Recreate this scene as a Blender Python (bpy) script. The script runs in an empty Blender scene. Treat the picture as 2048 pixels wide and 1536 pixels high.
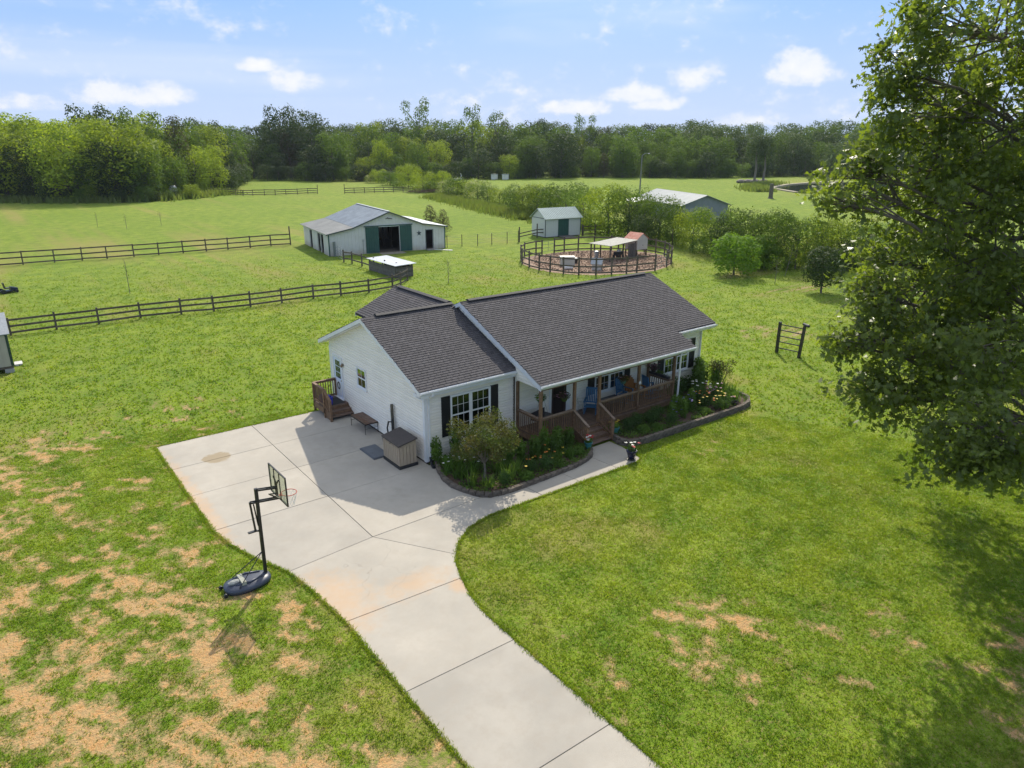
import bpy, math, random
import numpy as np
from mathutils import Vector, Matrix, Euler
S = bpy.context.scene
R = math.radians
# ------------------------------------------------------------------ camera
cam = bpy.data.cameras.new('camera'); camo = bpy.data.objects.new('camera', cam)
S.collection.objects.link(camo); S.camera = camo
cam.sensor_fit = 'HORIZONTAL'; cam.sensor_width = 36.0; cam.lens = 36.0 * 1407.6 / 2048
cam.clip_start = 0.1; cam.clip_end = 5000
_yaw, _pit, _rol = R(37.52), R(19.02), R(0.17)
_f = Vector((math.sin(_yaw)*math.cos(_pit), math.cos(_yaw)*math.cos(_pit), -math.sin(_pit)))
_r = Vector((math.cos(_yaw), -math.sin(_yaw), 0)); _u = _r.cross(_f)
_r2 = _r*math.cos(_rol) + _u*math.sin(_rol); _u2 = -_r*math.sin(_rol) + _u*math.cos(_rol)
_m = Matrix((_r2, _u2, -_f)).transposed().to_4x4(); _m.translation = Vector((-13.312, -23.112, 12.622))
camo.matrix_world = _m
# ------------------------------------------------------------------ sky
SUN_EL, SUN_AZ = 41.0, 43.0       # azimuth from +Y towards +X
W = bpy.data.worlds.new('World'); S.world = W; W.use_nodes = True
wn, wl = W.node_tree.nodes, W.node_tree.links
bg = wn['Background']
SKY_STRENGTH = 0.12
bg.inputs[1].default_value = SKY_STRENGTH
sky = wn.new('ShaderNodeTexSky'); sky.sky_type = 'NISHITA'; sky.sun_disc = False
sky.sun_elevation = R(SUN_EL); sky.sun_rotation = R(SUN_AZ); sky.altitude = 0
sky.air_density = 1.0; sky.dust_density = 0.3; sky.ozone_density = 3.0
def wmath(op, a, b=None, c=None, clamp=False):
    n = wn.new('ShaderNodeMath'); n.operation = op; n.use_clamp = clamp
    for i, v in enumerate((a, b, c)):
        if v is None: continue
        if isinstance(v, (int, float)): n.inputs[i].default_value = v
        else: wl.new(v, n.inputs[i])
    return n.outputs[0]
def wmix(f, a, b):
    n = wn.new('ShaderNodeMix'); n.data_type = 'RGBA'
    for i, v in ((0, f), (6, a), (7, b)):
        if isinstance(v, (int, float)): n.inputs[i].default_value = v
        elif isinstance(v, tuple): n.inputs[i].default_value = v
        else: wl.new(v, n.inputs[i])
    return n.outputs[2]
tc = wn.new('ShaderNodeTexCoord'); D = tc.outputs['Generated']
def wdot(v):
    n = wn.new('ShaderNodeVectorMath'); n.operation = 'DOT_PRODUCT'; wl.new(D, n.inputs[0]); n.inputs[1].default_value = v
    return n.outputs['Value']
def wnoise(scale, detail, rough, sx=1, sy=1, sz=1, dist=0.0):
    mp = wn.new('ShaderNodeMapping'); wl.new(D, mp.inputs[0]); mp.inputs['Scale'].default_value = (sx, sy, sz)
    n = wn.new('ShaderNodeTexNoise'); wl.new(mp.outputs[0], n.inputs['Vector'])
    n.inputs['Scale'].default_value = scale; n.inputs['Detail'].default_value = detail; n.inputs['Roughness'].default_value = rough
    n.inputs['Distortion'].default_value = dist
    return n.outputs['Fac']
up = wdot((0, 0, 1))
n1 = wnoise(34, 8, 0.60, 1, 1, 1.5)
n1b = wnoise(9, 4, 0.5, 1, 1, 1.8)
CL = [  # direction of a cloud, half width, half height
 ((0.0867, 0.9955, 0.0375), .050, .017), ((0.1642, 0.985, 0.0480), .060, .020), ((0.2202, 0.974, 0.0500), .055, .022),
 ((0.325, 0.942, 0.0860), .030, .013), ((0.365, 0.927, 0.0690), .045, .022), ((0.6706, 0.741, 0.0400), .060, .015),
 ((0.7300, 0.680, 0.0570), .055, .018), ((0.7744, 0.6287, 0.0730), .045, .026), ((0.7525, 0.6569, 0.0440), .050, .014),
 ((0.8452, 0.5279, 0.0800), .055, .030), ((0.819, 0.5731, 0.0250), .060, .016),
 ((0.95, -0.25, 0.09), .12, .05), ((-0.45, 0.88, 0.10), .12, .05), ((-0.9, 0.2, 0.13), .15, .06), ((0.2, -0.97, 0.12), .16, .06), ((-0.6, -0.75, 0.1), .14, .05)]
cov = None
for d, wa, wb in CL:
    d = Vector(d).normalized(); rr = Vector((d.y, -d.x, 0)).normalized(); uu = rr.cross(d)
    a = wmath('DIVIDE', wdot(tuple(rr)), wa); b = wmath('DIVIDE', wmath('SUBTRACT', wdot(tuple(uu)), 0.0), wb)
    b = wmath('MULTIPLY', b, wmath('ADD', wmath('MULTIPLY', wmath('LESS_THAN', b, 0.0), 0.6), 1.0))
    q = wmath('SUBTRACT', 1.0, wmath('ADD', wmath('MULTIPLY', a, a), wmath('MULTIPLY', b, b)))
    q = wmath('MULTIPLY', q, wmath('GREATER_THAN', wdot(tuple(d)), 0.0))
    cov = q if cov is None else wmath('MAXIMUM', cov, q)
cl = wmath('ADD', wmath('MAXIMUM', cov, -2.6), wmath('ADD', wmath('MULTIPLY', wmath('SUBTRACT', n1, 0.5), 2.4), wmath('MULTIPLY', wmath('SUBTRACT', n1b, 0.5), 1.6)))
ms = wn.new('ShaderNodeMapRange'); ms.interpolation_type = 'SMOOTHSTEP'; wl.new(cl, ms.inputs[0])
ms.inputs[1].default_value = 0.05; ms.inputs[2].default_value = 0.95; ms.inputs[3].default_value = 0; ms.inputs[4].default_value = 0.85
cumulus = ms.outputs[0]
cir = wnoise(1.3, 3, 0.5, 1.0, 2.6, 14.0, 0.4)
mc = wn.new('ShaderNodeMapRange'); wl.new(cir, mc.inputs[0]); mc.interpolation_type = 'SMOOTHSTEP'; mc.inputs[1].default_value = 0.46; mc.inputs[2].default_value = 0.80; mc.inputs[3].default_value = 0; mc.inputs[4].default_value = 0.34
hz = wn.new('ShaderNodeMapRange'); wl.new(up, hz.inputs[0]); hz.interpolation_type = 'SMOOTHSTEP'
hz.inputs[1].default_value = -0.02; hz.inputs[2].default_value = 0.24; hz.inputs[3].default_value = 0.80; hz.inputs[4].default_value = 0.0
K = 0.95 / SKY_STRENGTH
tint = wmix(hz.outputs[0], sky.outputs[0], (0.66*K, 0.76*K, 0.97*K, 1))     # pale humid air low over the horizon
gr = wn.new('ShaderNodeMapRange'); wl.new(up, gr.inputs[0]); gr.inputs[1].default_value = 0.05; gr.inputs[2].default_value = 0.75; gr.inputs[3].default_value = 0.8; gr.inputs[4].default_value = 0.6
tint = wmix(gr.outputs[0], tint, (0.18*K, 0.43*K, 0.94*K, 1))
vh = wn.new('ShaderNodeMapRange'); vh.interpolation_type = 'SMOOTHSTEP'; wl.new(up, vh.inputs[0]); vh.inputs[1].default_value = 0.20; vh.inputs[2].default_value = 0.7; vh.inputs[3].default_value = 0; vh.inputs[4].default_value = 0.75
tint = wmix(vh.outputs[0], tint, (0.74*K, 0.76*K, 0.80*K, 1))    # pale overhead sky added above the view to brighten the shade
tint = wmix(wmath('MULTIPLY', hz.outputs[0], 0.85), tint, (0.73*K, 0.81*K, 0.97*K, 1))
tint = wmix(mc.outputs[0], tint, (0.86*K, 0.90*K, 0.98*K, 1))
lowp = wn.new('ShaderNodeMapRange'); wl.new(cl, lowp.inputs[0]); lowp.inputs[1].default_value = 0.2; lowp.inputs[2].default_value = 1.4
tint = wmix(cumulus, tint, wmix(lowp.outputs[0], (0.76*K, 0.82*K, 0.94*K, 1), (0.98*K, 0.97*K, 0.96*K, 1)))
aur = wmath('POWER', wmath('MAXIMUM', wdot((math.sin(R(SUN_AZ))*math.cos(R(SUN_EL)), math.cos(R(SUN_AZ))*math.cos(R(SUN_EL)), math.sin(R(SUN_EL)))), 0.0), 22.0)   # bright air round the sun
tint = wmix(wmath('MULTIPLY', aur, 1.0, clamp=True), tint, (2.6*K, 2.5*K, 2.3*K, 1))
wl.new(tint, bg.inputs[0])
W.cycles.sampling_method = 'MANUAL'; W.cycles.sample_map_resolution = 1024
# ------------------------------------------------------------------ sun
sun = bpy.data.lights.new('sun', 'SUN'); sun.energy = 4.3; sun.angle = R(0.55); sun.color = (1.0, 0.92, 0.78)
suno = bpy.data.objects.new('sun', sun); S.collection.objects.link(suno)
_sd = Vector((math.sin(R(SUN_AZ))*math.cos(R(SUN_EL)), math.cos(R(SUN_AZ))*math.cos(R(SUN_EL)), math.sin(R(SUN_EL))))
suno.rotation_euler = _sd.to_track_quat('Z', 'Y').to_euler()
S.view_settings.view_transform = 'Standard'; S.view_settings.look = 'None'
S.view_settings.exposure = 0.17; S.view_settings.gamma = 1.0; S.view_settings.use_curve_mapping = False
S.cycles.use_denoising = True; S.cycles.max_bounces = 8; S.cycles.transparent_max_bounces = 6
S.cycles.volume_bounces = 0; S.cycles.caustics_reflective = False; S.cycles.caustics_refractive = False
S.render.use_persistent_data = False

# ================================================================== helpers
random.seed(7); NR = np.random.default_rng(7)
def mat(name, col, rough=0.7, col2=None, scale=3.0, detail=4, bump=0.0, bscale=None, metal=0.0, spec=0.5, transl=0.0, lo=0.35, hi=0.65,
        stretch=(1, 1, 1), objvar=0.0, tcol=None, space='Object', bdist=0.02, alpha=None, emit=None):
    m = bpy.data.materials.new(name); m.use_nodes = True; nt = m.node_tree; N = nt.nodes; L = nt.links
    b = N['Principled BSDF']; b.inputs['Roughness'].default_value = rough; b.inputs['Metallic'].default_value = metal
    b.inputs['Specular IOR Level'].default_value = spec
    c1 = (*col, 1); out = None
    t = N.new('ShaderNodeTexCoord'); mp = N.new('ShaderNodeMapping'); L.new(t.outputs[space], mp.inputs[0]); mp.inputs['Scale'].default_value = stretch
    if col2 is not None:
        n = N.new('ShaderNodeTexNoise'); L.new(mp.outputs[0], n.inputs['Vector']); n.inputs['Scale'].default_value = scale; n.inputs['Detail'].default_value = detail
        n.inputs['Roughness'].default_value = 0.6
        mr = N.new('ShaderNodeMapRange'); L.new(n.outputs['Fac'], mr.inputs[0]); mr.inputs[1].default_value = lo; mr.inputs[2].default_value = hi
        mx = N.new('ShaderNodeMix'); mx.data_type = 'RGBA'; L.new(mr.outputs[0], mx.inputs[0]); mx.inputs[6].default_value = c1; mx.inputs[7].default_value = (*col2, 1)
        out = mx.outputs[2]
    if objvar:
        oi = N.new('ShaderNodeObjectInfo'); hs = N.new('ShaderNodeHueSaturation')
        mr = N.new('ShaderNodeMapRange'); L.new(oi.outputs['Random'], mr.inputs[0]); mr.inputs[3].default_value = 1-objvar; mr.inputs[4].default_value = 1+objvar
        L.new(mr.outputs[0], hs.inputs['Value'])
        if out: L.new(out, hs.inputs['Color'])
        else: hs.inputs['Color'].default_value = c1
        out = hs.outputs[0]
    if out: L.new(out, b.inputs['Base Color'])
    else: b.inputs['Base Color'].default_value = c1
    if bump:
        n = N.new('ShaderNodeTexNoise'); L.new(mp.outputs[0], n.inputs['Vector']); n.inputs['Scale'].default_value = bscale or scale*4; n.inputs['Detail'].default_value = 5
        bp = N.new('ShaderNodeBump'); bp.inputs['Strength'].default_value = bump; bp.inputs['Distance'].default_value = bdist; L.new(n.outputs['Fac'], bp.inputs['Height']); L.new(bp.outputs[0], b.inputs['Normal'])
    if transl:
        tr = N.new('ShaderNodeBsdfTranslucent'); ms = N.new('ShaderNodeMixShader'); ms.inputs[0].default_value = transl
        if tcol: 
            mm = N.new('ShaderNodeMix'); mm.data_type = 'RGBA'; mm.blend_type = 'MULTIPLY'; mm.inputs[0].default_value = 1
            if out: L.new(out, mm.inputs[6])
            else: mm.inputs[6].default_value = c1
            mm.inputs[7].default_value = (*tcol, 1); L.new(mm.outputs[2], tr.inputs[0])
        elif out: L.new(out, tr.inputs[0])
        else: tr.inputs[0].default_value = c1
        L.new(b.outputs[0], ms.inputs[1]); L.new(tr.outputs[0], ms.inputs[2]); L.new(ms.outputs[0], N['Material Output'].inputs[0])
    return m

class MB:
    def __init__(s): s.v = []; s.f = []
    def add(s, vs, fs):
        o = len(s.v); s.v += [tuple(v) for v in vs]; s.f += [tuple(i+o for i in f) for f in fs]; return s
    def box(s, x0, x1, y0, y1, z0, z1, M=None):
        v = [(x0,y0,z0),(x1,y0,z0),(x1,y1,z0),(x0,y1,z0),(x0,y0,z1),(x1,y0,z1),(x1,y1,z1),(x0,y1,z1)]
        if M is not None: v = [tuple(M @ Vector(p)) for p in v]
        return s.add(v, [(3,2,1,0),(4,5,6,7),(0,1,5,4),(1,2,6,5),(2,3,7,6),(3,0,4,7)])
    def prism(s, poly, d, M=None):      # poly: 3d points, d: offset vector
        n = len(poly); d = Vector(d); p = [Vector(q) for q in poly]; v = p + [q + d for q in p]
        if M is not None: v = [M @ q for q in v]
        s.add(v, [tuple(range(n))[::-1], tuple(range(n, 2*n))] + [(i, (i+1) % n, (i+1) % n+n, i+n) for i in range(n)]); return s
    def bar(s, a, b, w, h, up=(0, 0, 1)):
        a = Vector(a); b = Vector(b); d = (b-a).normalized(); u = Vector(up); r = d.cross(u)
        if r.length < 1e-5: r = d.cross(Vector((1, 0, 0)))
        r.normalize(); u = r.cross(d); q = [r*w/2*i + u*h/2*j for i, j in ((-1,-1),(1,-1),(1,1),(-1,1))]
        return s.add([a+k for k in q]+[b+k for k in q], [(3,2,1,0),(4,5,6,7),(0,1,5,4),(1,2,6,5),(2,3,7,6),(3,0,4,7)])
    def tube(s, pts, rad, n=8, cap=True):
        pts = [Vector(p) for p in pts]; 
        if not hasattr(rad, '__len__'): rad = [rad]*len(pts)
        vs = []; fs = []; pr = None
        for i, p in enumerate(pts):
            d = (pts[min(i+1, len(pts)-1)] - pts[max(i-1, 0)]).normalized()
            if pr is None: a = Vector((0, 0, 1)) if abs(d.z) < 0.9 else Vector((1, 0, 0)); r = d.cross(a).normalized()
            else: r = (pr - d*pr.dot(d)).normalized()
            pr = r; u = d.cross(r)
            vs += [p + (r*math.cos(2*math.pi*k/n) + u*math.sin(2*math.pi*k/n))*rad[i] for k in range(n)]
        for i in range(len(pts)-1):
            fs += [(i*n+k, i*n+(k+1) % n, (i+1)*n+(k+1) % n, (i+1)*n+k) for k in range(n)]
        if cap: fs += [tuple(range(n))[::-1], tuple(range((len(pts)-1)*n, len(pts)*n))]
        return s.add(vs, fs)
    def lathe(s, prof, c=(0, 0, 0), n=16):      # prof: (r,z)
        vs = [(c[0]+r*math.cos(2*math.pi*k/n), c[1]+r*math.sin(2*math.pi*k/n), c[2]+z) for r, z in prof for k in range(n)]
        fs = [(i*n+k, i*n+(k+1) % n, (i+1)*n+(k+1) % n, (i+1)*n+k) for i in range(len(prof)-1) for k in range(n)]
        fs += [tuple(range(n))[::-1], tuple(range((len(prof)-1)*n, len(prof)*n))]
        return s.add(vs, fs)
    def ball(s, c, r, n=8, m=5, sc=(1, 1, 1)):
        prof = [(max(1e-3, r*math.sin(math.pi*i/m)), -r*math.cos(math.pi*i/m)) for i in range(m+1)]
        o = len(s.v); s.lathe(prof, (0, 0, 0), n)
        for i in range(o, len(s.v)): x, y, z = s.v[i]; s.v[i] = (c[0]+x*sc[0], c[1]+y*sc[1], c[2]+z*sc[2])
        return s
    def mesh(s, name, m=None, smooth=False):
        me = bpy.data.meshes.new(name); me.from_pydata([tuple(v) for v in s.v], [], s.f); me.update()
        if m: me.materials.append(m)
        if smooth: me.shade_smooth()
        return me

def tag(o, label=None, cat=None, group=None, kind=None):
    if label: o['label'] = label
    if cat: o['category'] = cat
    if group: o['group'] = group
    if kind: o['kind'] = kind
    return o
def place(o, parent, wpos=None):
    S.collection.objects.link(o)
    if parent is not None:
        o.parent = parent
    return o
def obj(name, me, parent=None, m=None, smooth=False, loc=None, **kw):
    """a mesh object; under a thing that stands at its own base the mesh is given in world coordinates unless the thing is 'local'"""
    if isinstance(me, MB): me = me.mesh(name, m, smooth)
    o = bpy.data.objects.new(name, me); S.collection.objects.link(o)
    if parent is not None:
        o.parent = parent
        if parent.get('_w') is not None:
            o.matrix_parent_inverse = Matrix.Translation(-parent.location)
    if loc is not None: o.location = loc
    return tag(o, **kw)
_world_roots = []
def thing(name, label, cat, loc=(0, 0, 0), group=None, world=True, rz=0, kind=None):
    o = bpy.data.objects.new(name, None); S.collection.objects.link(o); o.location = loc; o.rotation_euler = (0, 0, rz); o.empty_display_size = 0.2
    if world: o['_w'] = 1; _world_roots.append(o)
    return tag(o, label, cat, group, kind)
def copy_thing(src, loc, rz=0, scale=None, label=None, group=None):
    c = src.copy(); S.collection.objects.link(c); c.location = loc; c.rotation_euler = (0, 0, rz)
    if scale is not None: c.scale = scale if hasattr(scale, '__len__') else (scale,)*3
    if label: c['label'] = label
    if group: c['group'] = group
    for ch in src.children:
        d = ch.copy(); S.collection.objects.link(d); d.parent = c
        for g in ch.children:
            e = g.copy(); S.collection.objects.link(e); e.parent = d
    return c
def fastmesh(name, verts, nper, m, faces_n=None):
    """verts (F*nper,3) -> polygons of nper verts each"""
    V = np.ascontiguousarray(verts, dtype=np.float32); nv = len(V); nf = nv//nper
    me = bpy.data.meshes.new(name); me.vertices.add(nv); me.vertices.foreach_set('co', V.ravel())
    me.loops.add(nv); me.loops.foreach_set('vertex_index', np.arange(nv, dtype=np.int32))
    me.polygons.add(nf); me.polygons.foreach_set('loop_start', np.arange(0, nv, nper, dtype=np.int32))
    me.polygons.foreach_set('loop_total', np.full(nf, nper, dtype=np.int32)); me.update(calc_edges=True)
    if m: me.materials.append(m)
    return me
def unit(a): return a/np.maximum(1e-9, np.linalg.norm(a, axis=-1, keepdims=True))
def leaves(P, N, size, shape, rng, spin=True):
    """place leaf polygons (shape: k x 2) at P with normals N"""
    n = len(P); k = len(shape); N = unit(N); t = unit(np.cross(N, rng.normal(size=(n, 3)))); b = np.cross(N, t)
    s = np.asarray(size).reshape(-1, 1, 1)*np.ones((n, 1, 1)); sh = np.asarray(shape)
    V = P[:, None, :] + s*(t[:, None, :]*sh[None, :, :1] + b[:, None, :]*sh[None, :, 1:2])
    return V.reshape(-1, 3)
RHOMB = np.array([(-.5, 0), (0, -.3), (.5, 0), (0, .3)])
# value noise in numpy
_perm = np.random.default_rng(3).random((256, 256))
def vnoise(x, y):
    xi = np.floor(x).astype(int); yi = np.floor(y).astype(int); fx = x-xi; fy = y-yi; fx = fx*fx*(3-2*fx); fy = fy*fy*(3-2*fy)
    g = lambda a, b: _perm[a % 256, b % 256]
    return (g(xi, yi)*(1-fx)+g(xi+1, yi)*fx)*(1-fy) + (g(xi, yi+1)*(1-fx)+g(xi+1, yi+1)*fx)*fy
def fbm(x, y, o=4):
    a = 0; w = 0.5; t = 0
    for i in range(o): a = a+w*vnoise(x*2**i+17*i, y*2**i+31*i); t += w; w *= 0.55
    return a/t

# ------------------------------------------------------------------ materials
WHITE = mat('white_trim', (0.80, 0.82, 0.84), 0.45, (0.74, 0.75, 0.76), 2.0, bump=0.05)
SIDING = mat('vinyl_siding', (0.90, 0.855, 0.77), 0.5, (0.85, 0.805, 0.72), 1.2, objvar=0.04)
SHINGLE = mat('asphalt_shingle', (0.084, 0.079, 0.085), 0.92, (0.058, 0.054, 0.059), 5.0, bump=0.6, bscale=60, lo=.3, hi=.7, objvar=.12)
SHINGLE2 = mat('asphalt_underlay', (0.05, 0.047, 0.05), 0.95)
RIDGE = mat('ridge_vent', (0.035, 0.034, 0.037), 0.8, (0.06, 0.058, 0.06), 8, bump=.3)
SHUT = mat('black_shutter', (0.012, 0.013, 0.016), 0.5)
WOOD = mat('stained_deck_wood', (0.25, 0.145, 0.080), 0.7, (0.14, 0.083, 0.047), 3.0, stretch=(3, 3, 3), bump=0.3, bscale=30, objvar=.2)
WOODG = mat('worn_tread_wood', (0.20, 0.13, 0.095), 0.8, (0.12, 0.08, 0.06), 3.0, bump=0.3, bscale=30, objvar=.18)
WOODT = mat('grey_rail_cap', (0.27, 0.20, 0.15), 0.8, (0.18, 0.12, 0.085), 4.0, bump=0.3)
GLASS = mat('dark_window_glass', (0.020, 0.032, 0.028), 0.06, (0.03, 0.05, 0.045), 1.5, spec=0.8)
BLIND = mat('window_blind', (0.20, 0.27, 0.22), 0.5)
BRICK = mat('foundation_brick', (0.10, 0.05, 0.04), 0.9, (0.05, 0.032, 0.03), 14, bump=.4)
CONC = None
FENCEW = mat('dark_fence_wood', (0.080, 0.064, 0.050), 0.85, (0.135, 0.110, 0.085), 3.0, bump=0.4, bscale=25, objvar=.25)
BLACK = mat('black_metal', (0.015, 0.015, 0.017), 0.4)
BLACKP = mat('black_plastic', (0.02, 0.022, 0.026), 0.45)
GRNMET = mat('green_metal', (0.022, 0.075, 0.065), 0.5, (0.028, 0.095, 0.08), 2)
GALV = mat('galvanised_roof', (0.40, 0.43, 0.44), 0.38, (0.30, 0.32, 0.33), 1.0, metal=0.35)
TANROOF = mat('worn_barn_roof', (0.34, 0.335, 0.31), 0.6, (0.26, 0.26, 0.24), .7, stretch=(1, 1, 1))
WHITEMET = mat('white_ribbed_metal', (0.74, 0.73, 0.71), 0.5, (0.64, 0.63, 0.60), .8)
BARK = mat('bark', (0.17, 0.145, 0.115), 0.95, (0.09, 0.075, 0.06), 6, bump=.7, bscale=18)
BARKL = mat('pale_bark', (0.24, 0.21, 0.17), 0.95, (0.14, 0.12, 0.10), 6, bump=.5)
SOIL = mat('mulch_soil', (0.055, 0.038, 0.028), 0.95, (0.12, 0.075, 0.048), 9, bump=.8, bscale=30)
def leafmat(name, c1, c2, scale=0.5, transl=0.5, rough=0.65, spec=0.18, tcol=(1.3, 1.25, 0.6), objvar=.18, **k):
    return mat(name, c1, rough, c2, scale, 3, transl=transl, spec=spec, tcol=tcol, objvar=objvar, space='Object', **k)
L_YEL = leafmat('bright_foliage', (0.320, 0.400, 0.045), (0.155, 0.235, 0.028))
L_MID = leafmat('mid_foliage', (0.135, 0.215, 0.034), (0.066, 0.120, 0.024))
L_DRK = leafmat('dark_foliage', (0.062, 0.100, 0.026), (0.034, 0.062, 0.019), transl=.3)
L_CED = leafmat('cedar_foliage', (0.100, 0.095, 0.030), (0.052, 0.060, 0.022), transl=.25)
L_FAR = leafmat('far_foliage', (0.110, 0.165, 0.048), (0.066, 0.110, 0.038), transl=.35)
L_OAK = leafmat('oak_leaf', (0.165, 0.205, 0.050), (0.090, 0.120, 0.034), scale=1.2, transl=.55, rough=.38, spec=.45, tcol=(1.6, 1.7, .45))
L_MYR = leafmat('crape_myrtle_leaf', (0.085, 0.130, 0.030), (0.105, 0.092, 0.036), scale=1.3, transl=.4)
L_BED = leafmat('bed_foliage', (0.150, 0.250, 0.045), (0.080, 0.150, 0.035), scale=1.5)
L_BRT = leafmat('young_tree_foliage', (0.170, 0.290, 0.030), (0.090, 0.175, 0.022), scale=.8, transl=.5)
L_WHT = leafmat('blossom_foliage', (0.48, 0.50, 0.34), (0.15, 0.22, 0.05), scale=3, lo=.42, hi=.5)
# ================================================================== ground
def axis(a, b, step, far):
    c = np.arange(a, b+1e-6, step); l = []; s = step; x = a
    while x > -far: s *= 1.18; x -= s; l.append(x)
    r = []; s = step; x = b
    while x < far: s *= 1.18; x += s; r.append(x)
    return np.array(l[::-1]+list(c)+r)
PATCH = [  # x, y, rx, ry, weight : places where the lawn is thin
 (-11.6, -6.0, 4.6, 6.5, .175), (-10.5, -12, 4.0, 5.5, .155), (-8.8, -14.6, 2.1, 3.6, .235), (-12.0, .5, 3.0, 5.0, .12), (-14.5, 4.0, 5, 7, .155), (-14.5, -4, 3, 3, .15), (-7.5, 11.5, 3.5, 3, .06), (-13.5, 11, 4.5, 3, .15),
 (-8.9, -4.6, .9, 1.0, .30), (1.3, -13.6, 1.7, 1.5, .16), (-0.2, -14.6, 1.1, 1.3, .15), (3.5, -16.5, 2.0, 1.6, .085), (24.3, 8.8, 1.6, 2.4, .16), (30.5, 3.0, 2.3, 2.6, .17),
 (45, 10.5, 3.0, 2.0, .10), (46.5, 18.5, 2.2, 1.4, .10), (20.5, 10.8, 2, 2, .16), (8, 52, 2.4, 1.0, .28), (9.8, -6.2, 3, 1.5, .02), (-3, -12, .7, 3.5, .05), (7.5, -19.0, 1.6, 1.2, .10), (4.5, -20.0, 1.5, 1.2, .10)]
def bare_at(x, y):
    w = np.zeros_like(x)
    for px, py, rx, ry, k in PATCH: w = np.maximum(w, k*np.exp(-(((x-px)/rx)**2+((y-py)/ry)**2)**1.5))
    # streaks run with the slope: stretched noise
    u = x*.80+y*.6; v = -x*.6+y*.80
    n = .40*fbm(u*1.5+5, v*.9+9, 4)+.60*fbm(u*3.9+40, v*2.1+3, 5)
    t = n + w
    return np.clip((t-.615)/.15, 0, 1)*(w > .012)
def dry_at(x, y):
    n = .6*fbm(x*.16+3, y*.16+8, 3)+.4*fbm(x*.9, y*.9+50, 3)
    w = .26*np.exp(-(((x+6)/26)**2+((y-76)/11)**2)) + .07*np.exp(-(((x-14)/8)**2+((y-48)/6)**2)) + .12*np.exp(-(((x-1)/5)**2+((y+9)/4)**2))+.07*np.exp(-(((x-16)/4)**2+((y-3)/4)**2)) + .10*np.exp(-(((x-60)/20)**2+((y-150)/8)**2))
    return np.clip((n+w-.56)/.22, 0, 1)
gx = axis(-24, 26, .17, 2500); gy = axis(-23, 12, .17, 2500)
X, Y = np.meshgrid(gx, gy); nx, ny = len(gx), len(gy)
near = np.exp(-(np.maximum(0, np.hypot(X, Y)-30)/20)**2)
Z = (fbm(X*.5, Y*.5, 3)-.5)*.05*near
# keep the lawn just under the paving, the beds and the house
DRIVE = np.array([(-8.57, 8.5), (-8.57, -.2), (-8.38, -1.4), (-8.0, -2.7), (-7.43, -4.1), (-7.05, -7.4), (-7.05, -60), (-3.75, -60), (-3.74, -9.5), (-3.55, -8.4), (-3.3, -7.6), (-2.95, -6.72), (-2.26, -5.85), (-1.43, -5.3), (-.37, -5.02), (7.1, -5.15), (7.45, -4.95), (7.7, -3.9), (9.0, -4.15), (13.8, -4.3), (16.2, -4.2), (17.2, -3.5), (17.4, -2.4), (17.2, 9), (0, 10), (0, 8.5)])
def in_poly(x, y, P):
    ins = np.zeros(x.shape, bool); n = len(P)
    for i in range(n):
        x0, y0 = P[i]; x1, y1 = P[(i+1) % n]
        if y0 == y1: continue
        c_ = ((y0 > y) != (y1 > y)) & (x < (x1-x0)*(y-y0)/(y1-y0)+x0); ins ^= c_
    return ins
flat = in_poly(X, Y, DRIVE); Z = np.maximum(Z, 0.008); Z[flat] = -.015
V = np.stack([X.ravel(), Y.ravel(), Z.ravel()], 1)
idx = np.arange(nx*ny).reshape(ny, nx); F = np.stack([idx[:-1, :-1], idx[:-1, 1:], idx[1:, 1:], idx[1:, :-1]], -1).reshape(-1, 4)
me = bpy.data.meshes.new('lawn'); me.vertices.add(len(V)); me.vertices.foreach_set('co', V.astype(np.float32).ravel())
me.loops.add(F.size); me.loops.foreach_set('vertex_index', F.astype(np.int32).ravel())
me.polygons.add(len(F)); me.polygons.foreach_set('loop_start', np.arange(0, F.size, 4, dtype=np.int32)); me.polygons.foreach_set('loop_total', np.full(len(F), 4, dtype=np.int32))
me.update(calc_edges=True); me.shade_smooth()
at = me.attributes.new('bare', 'FLOAT', 'POINT'); at.data.foreach_set('value', bare_at(X, Y).ravel().astype(np.float32))
at = me.attributes.new('dry', 'FLOAT', 'POINT'); at.data.foreach_set('value', dry_at(X, Y).ravel().astype(np.float32))
def nodes(name):
    m = bpy.data.materials.new(name); m.use_nodes = True; return m, m.node_tree.nodes, m.node_tree.links
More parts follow.
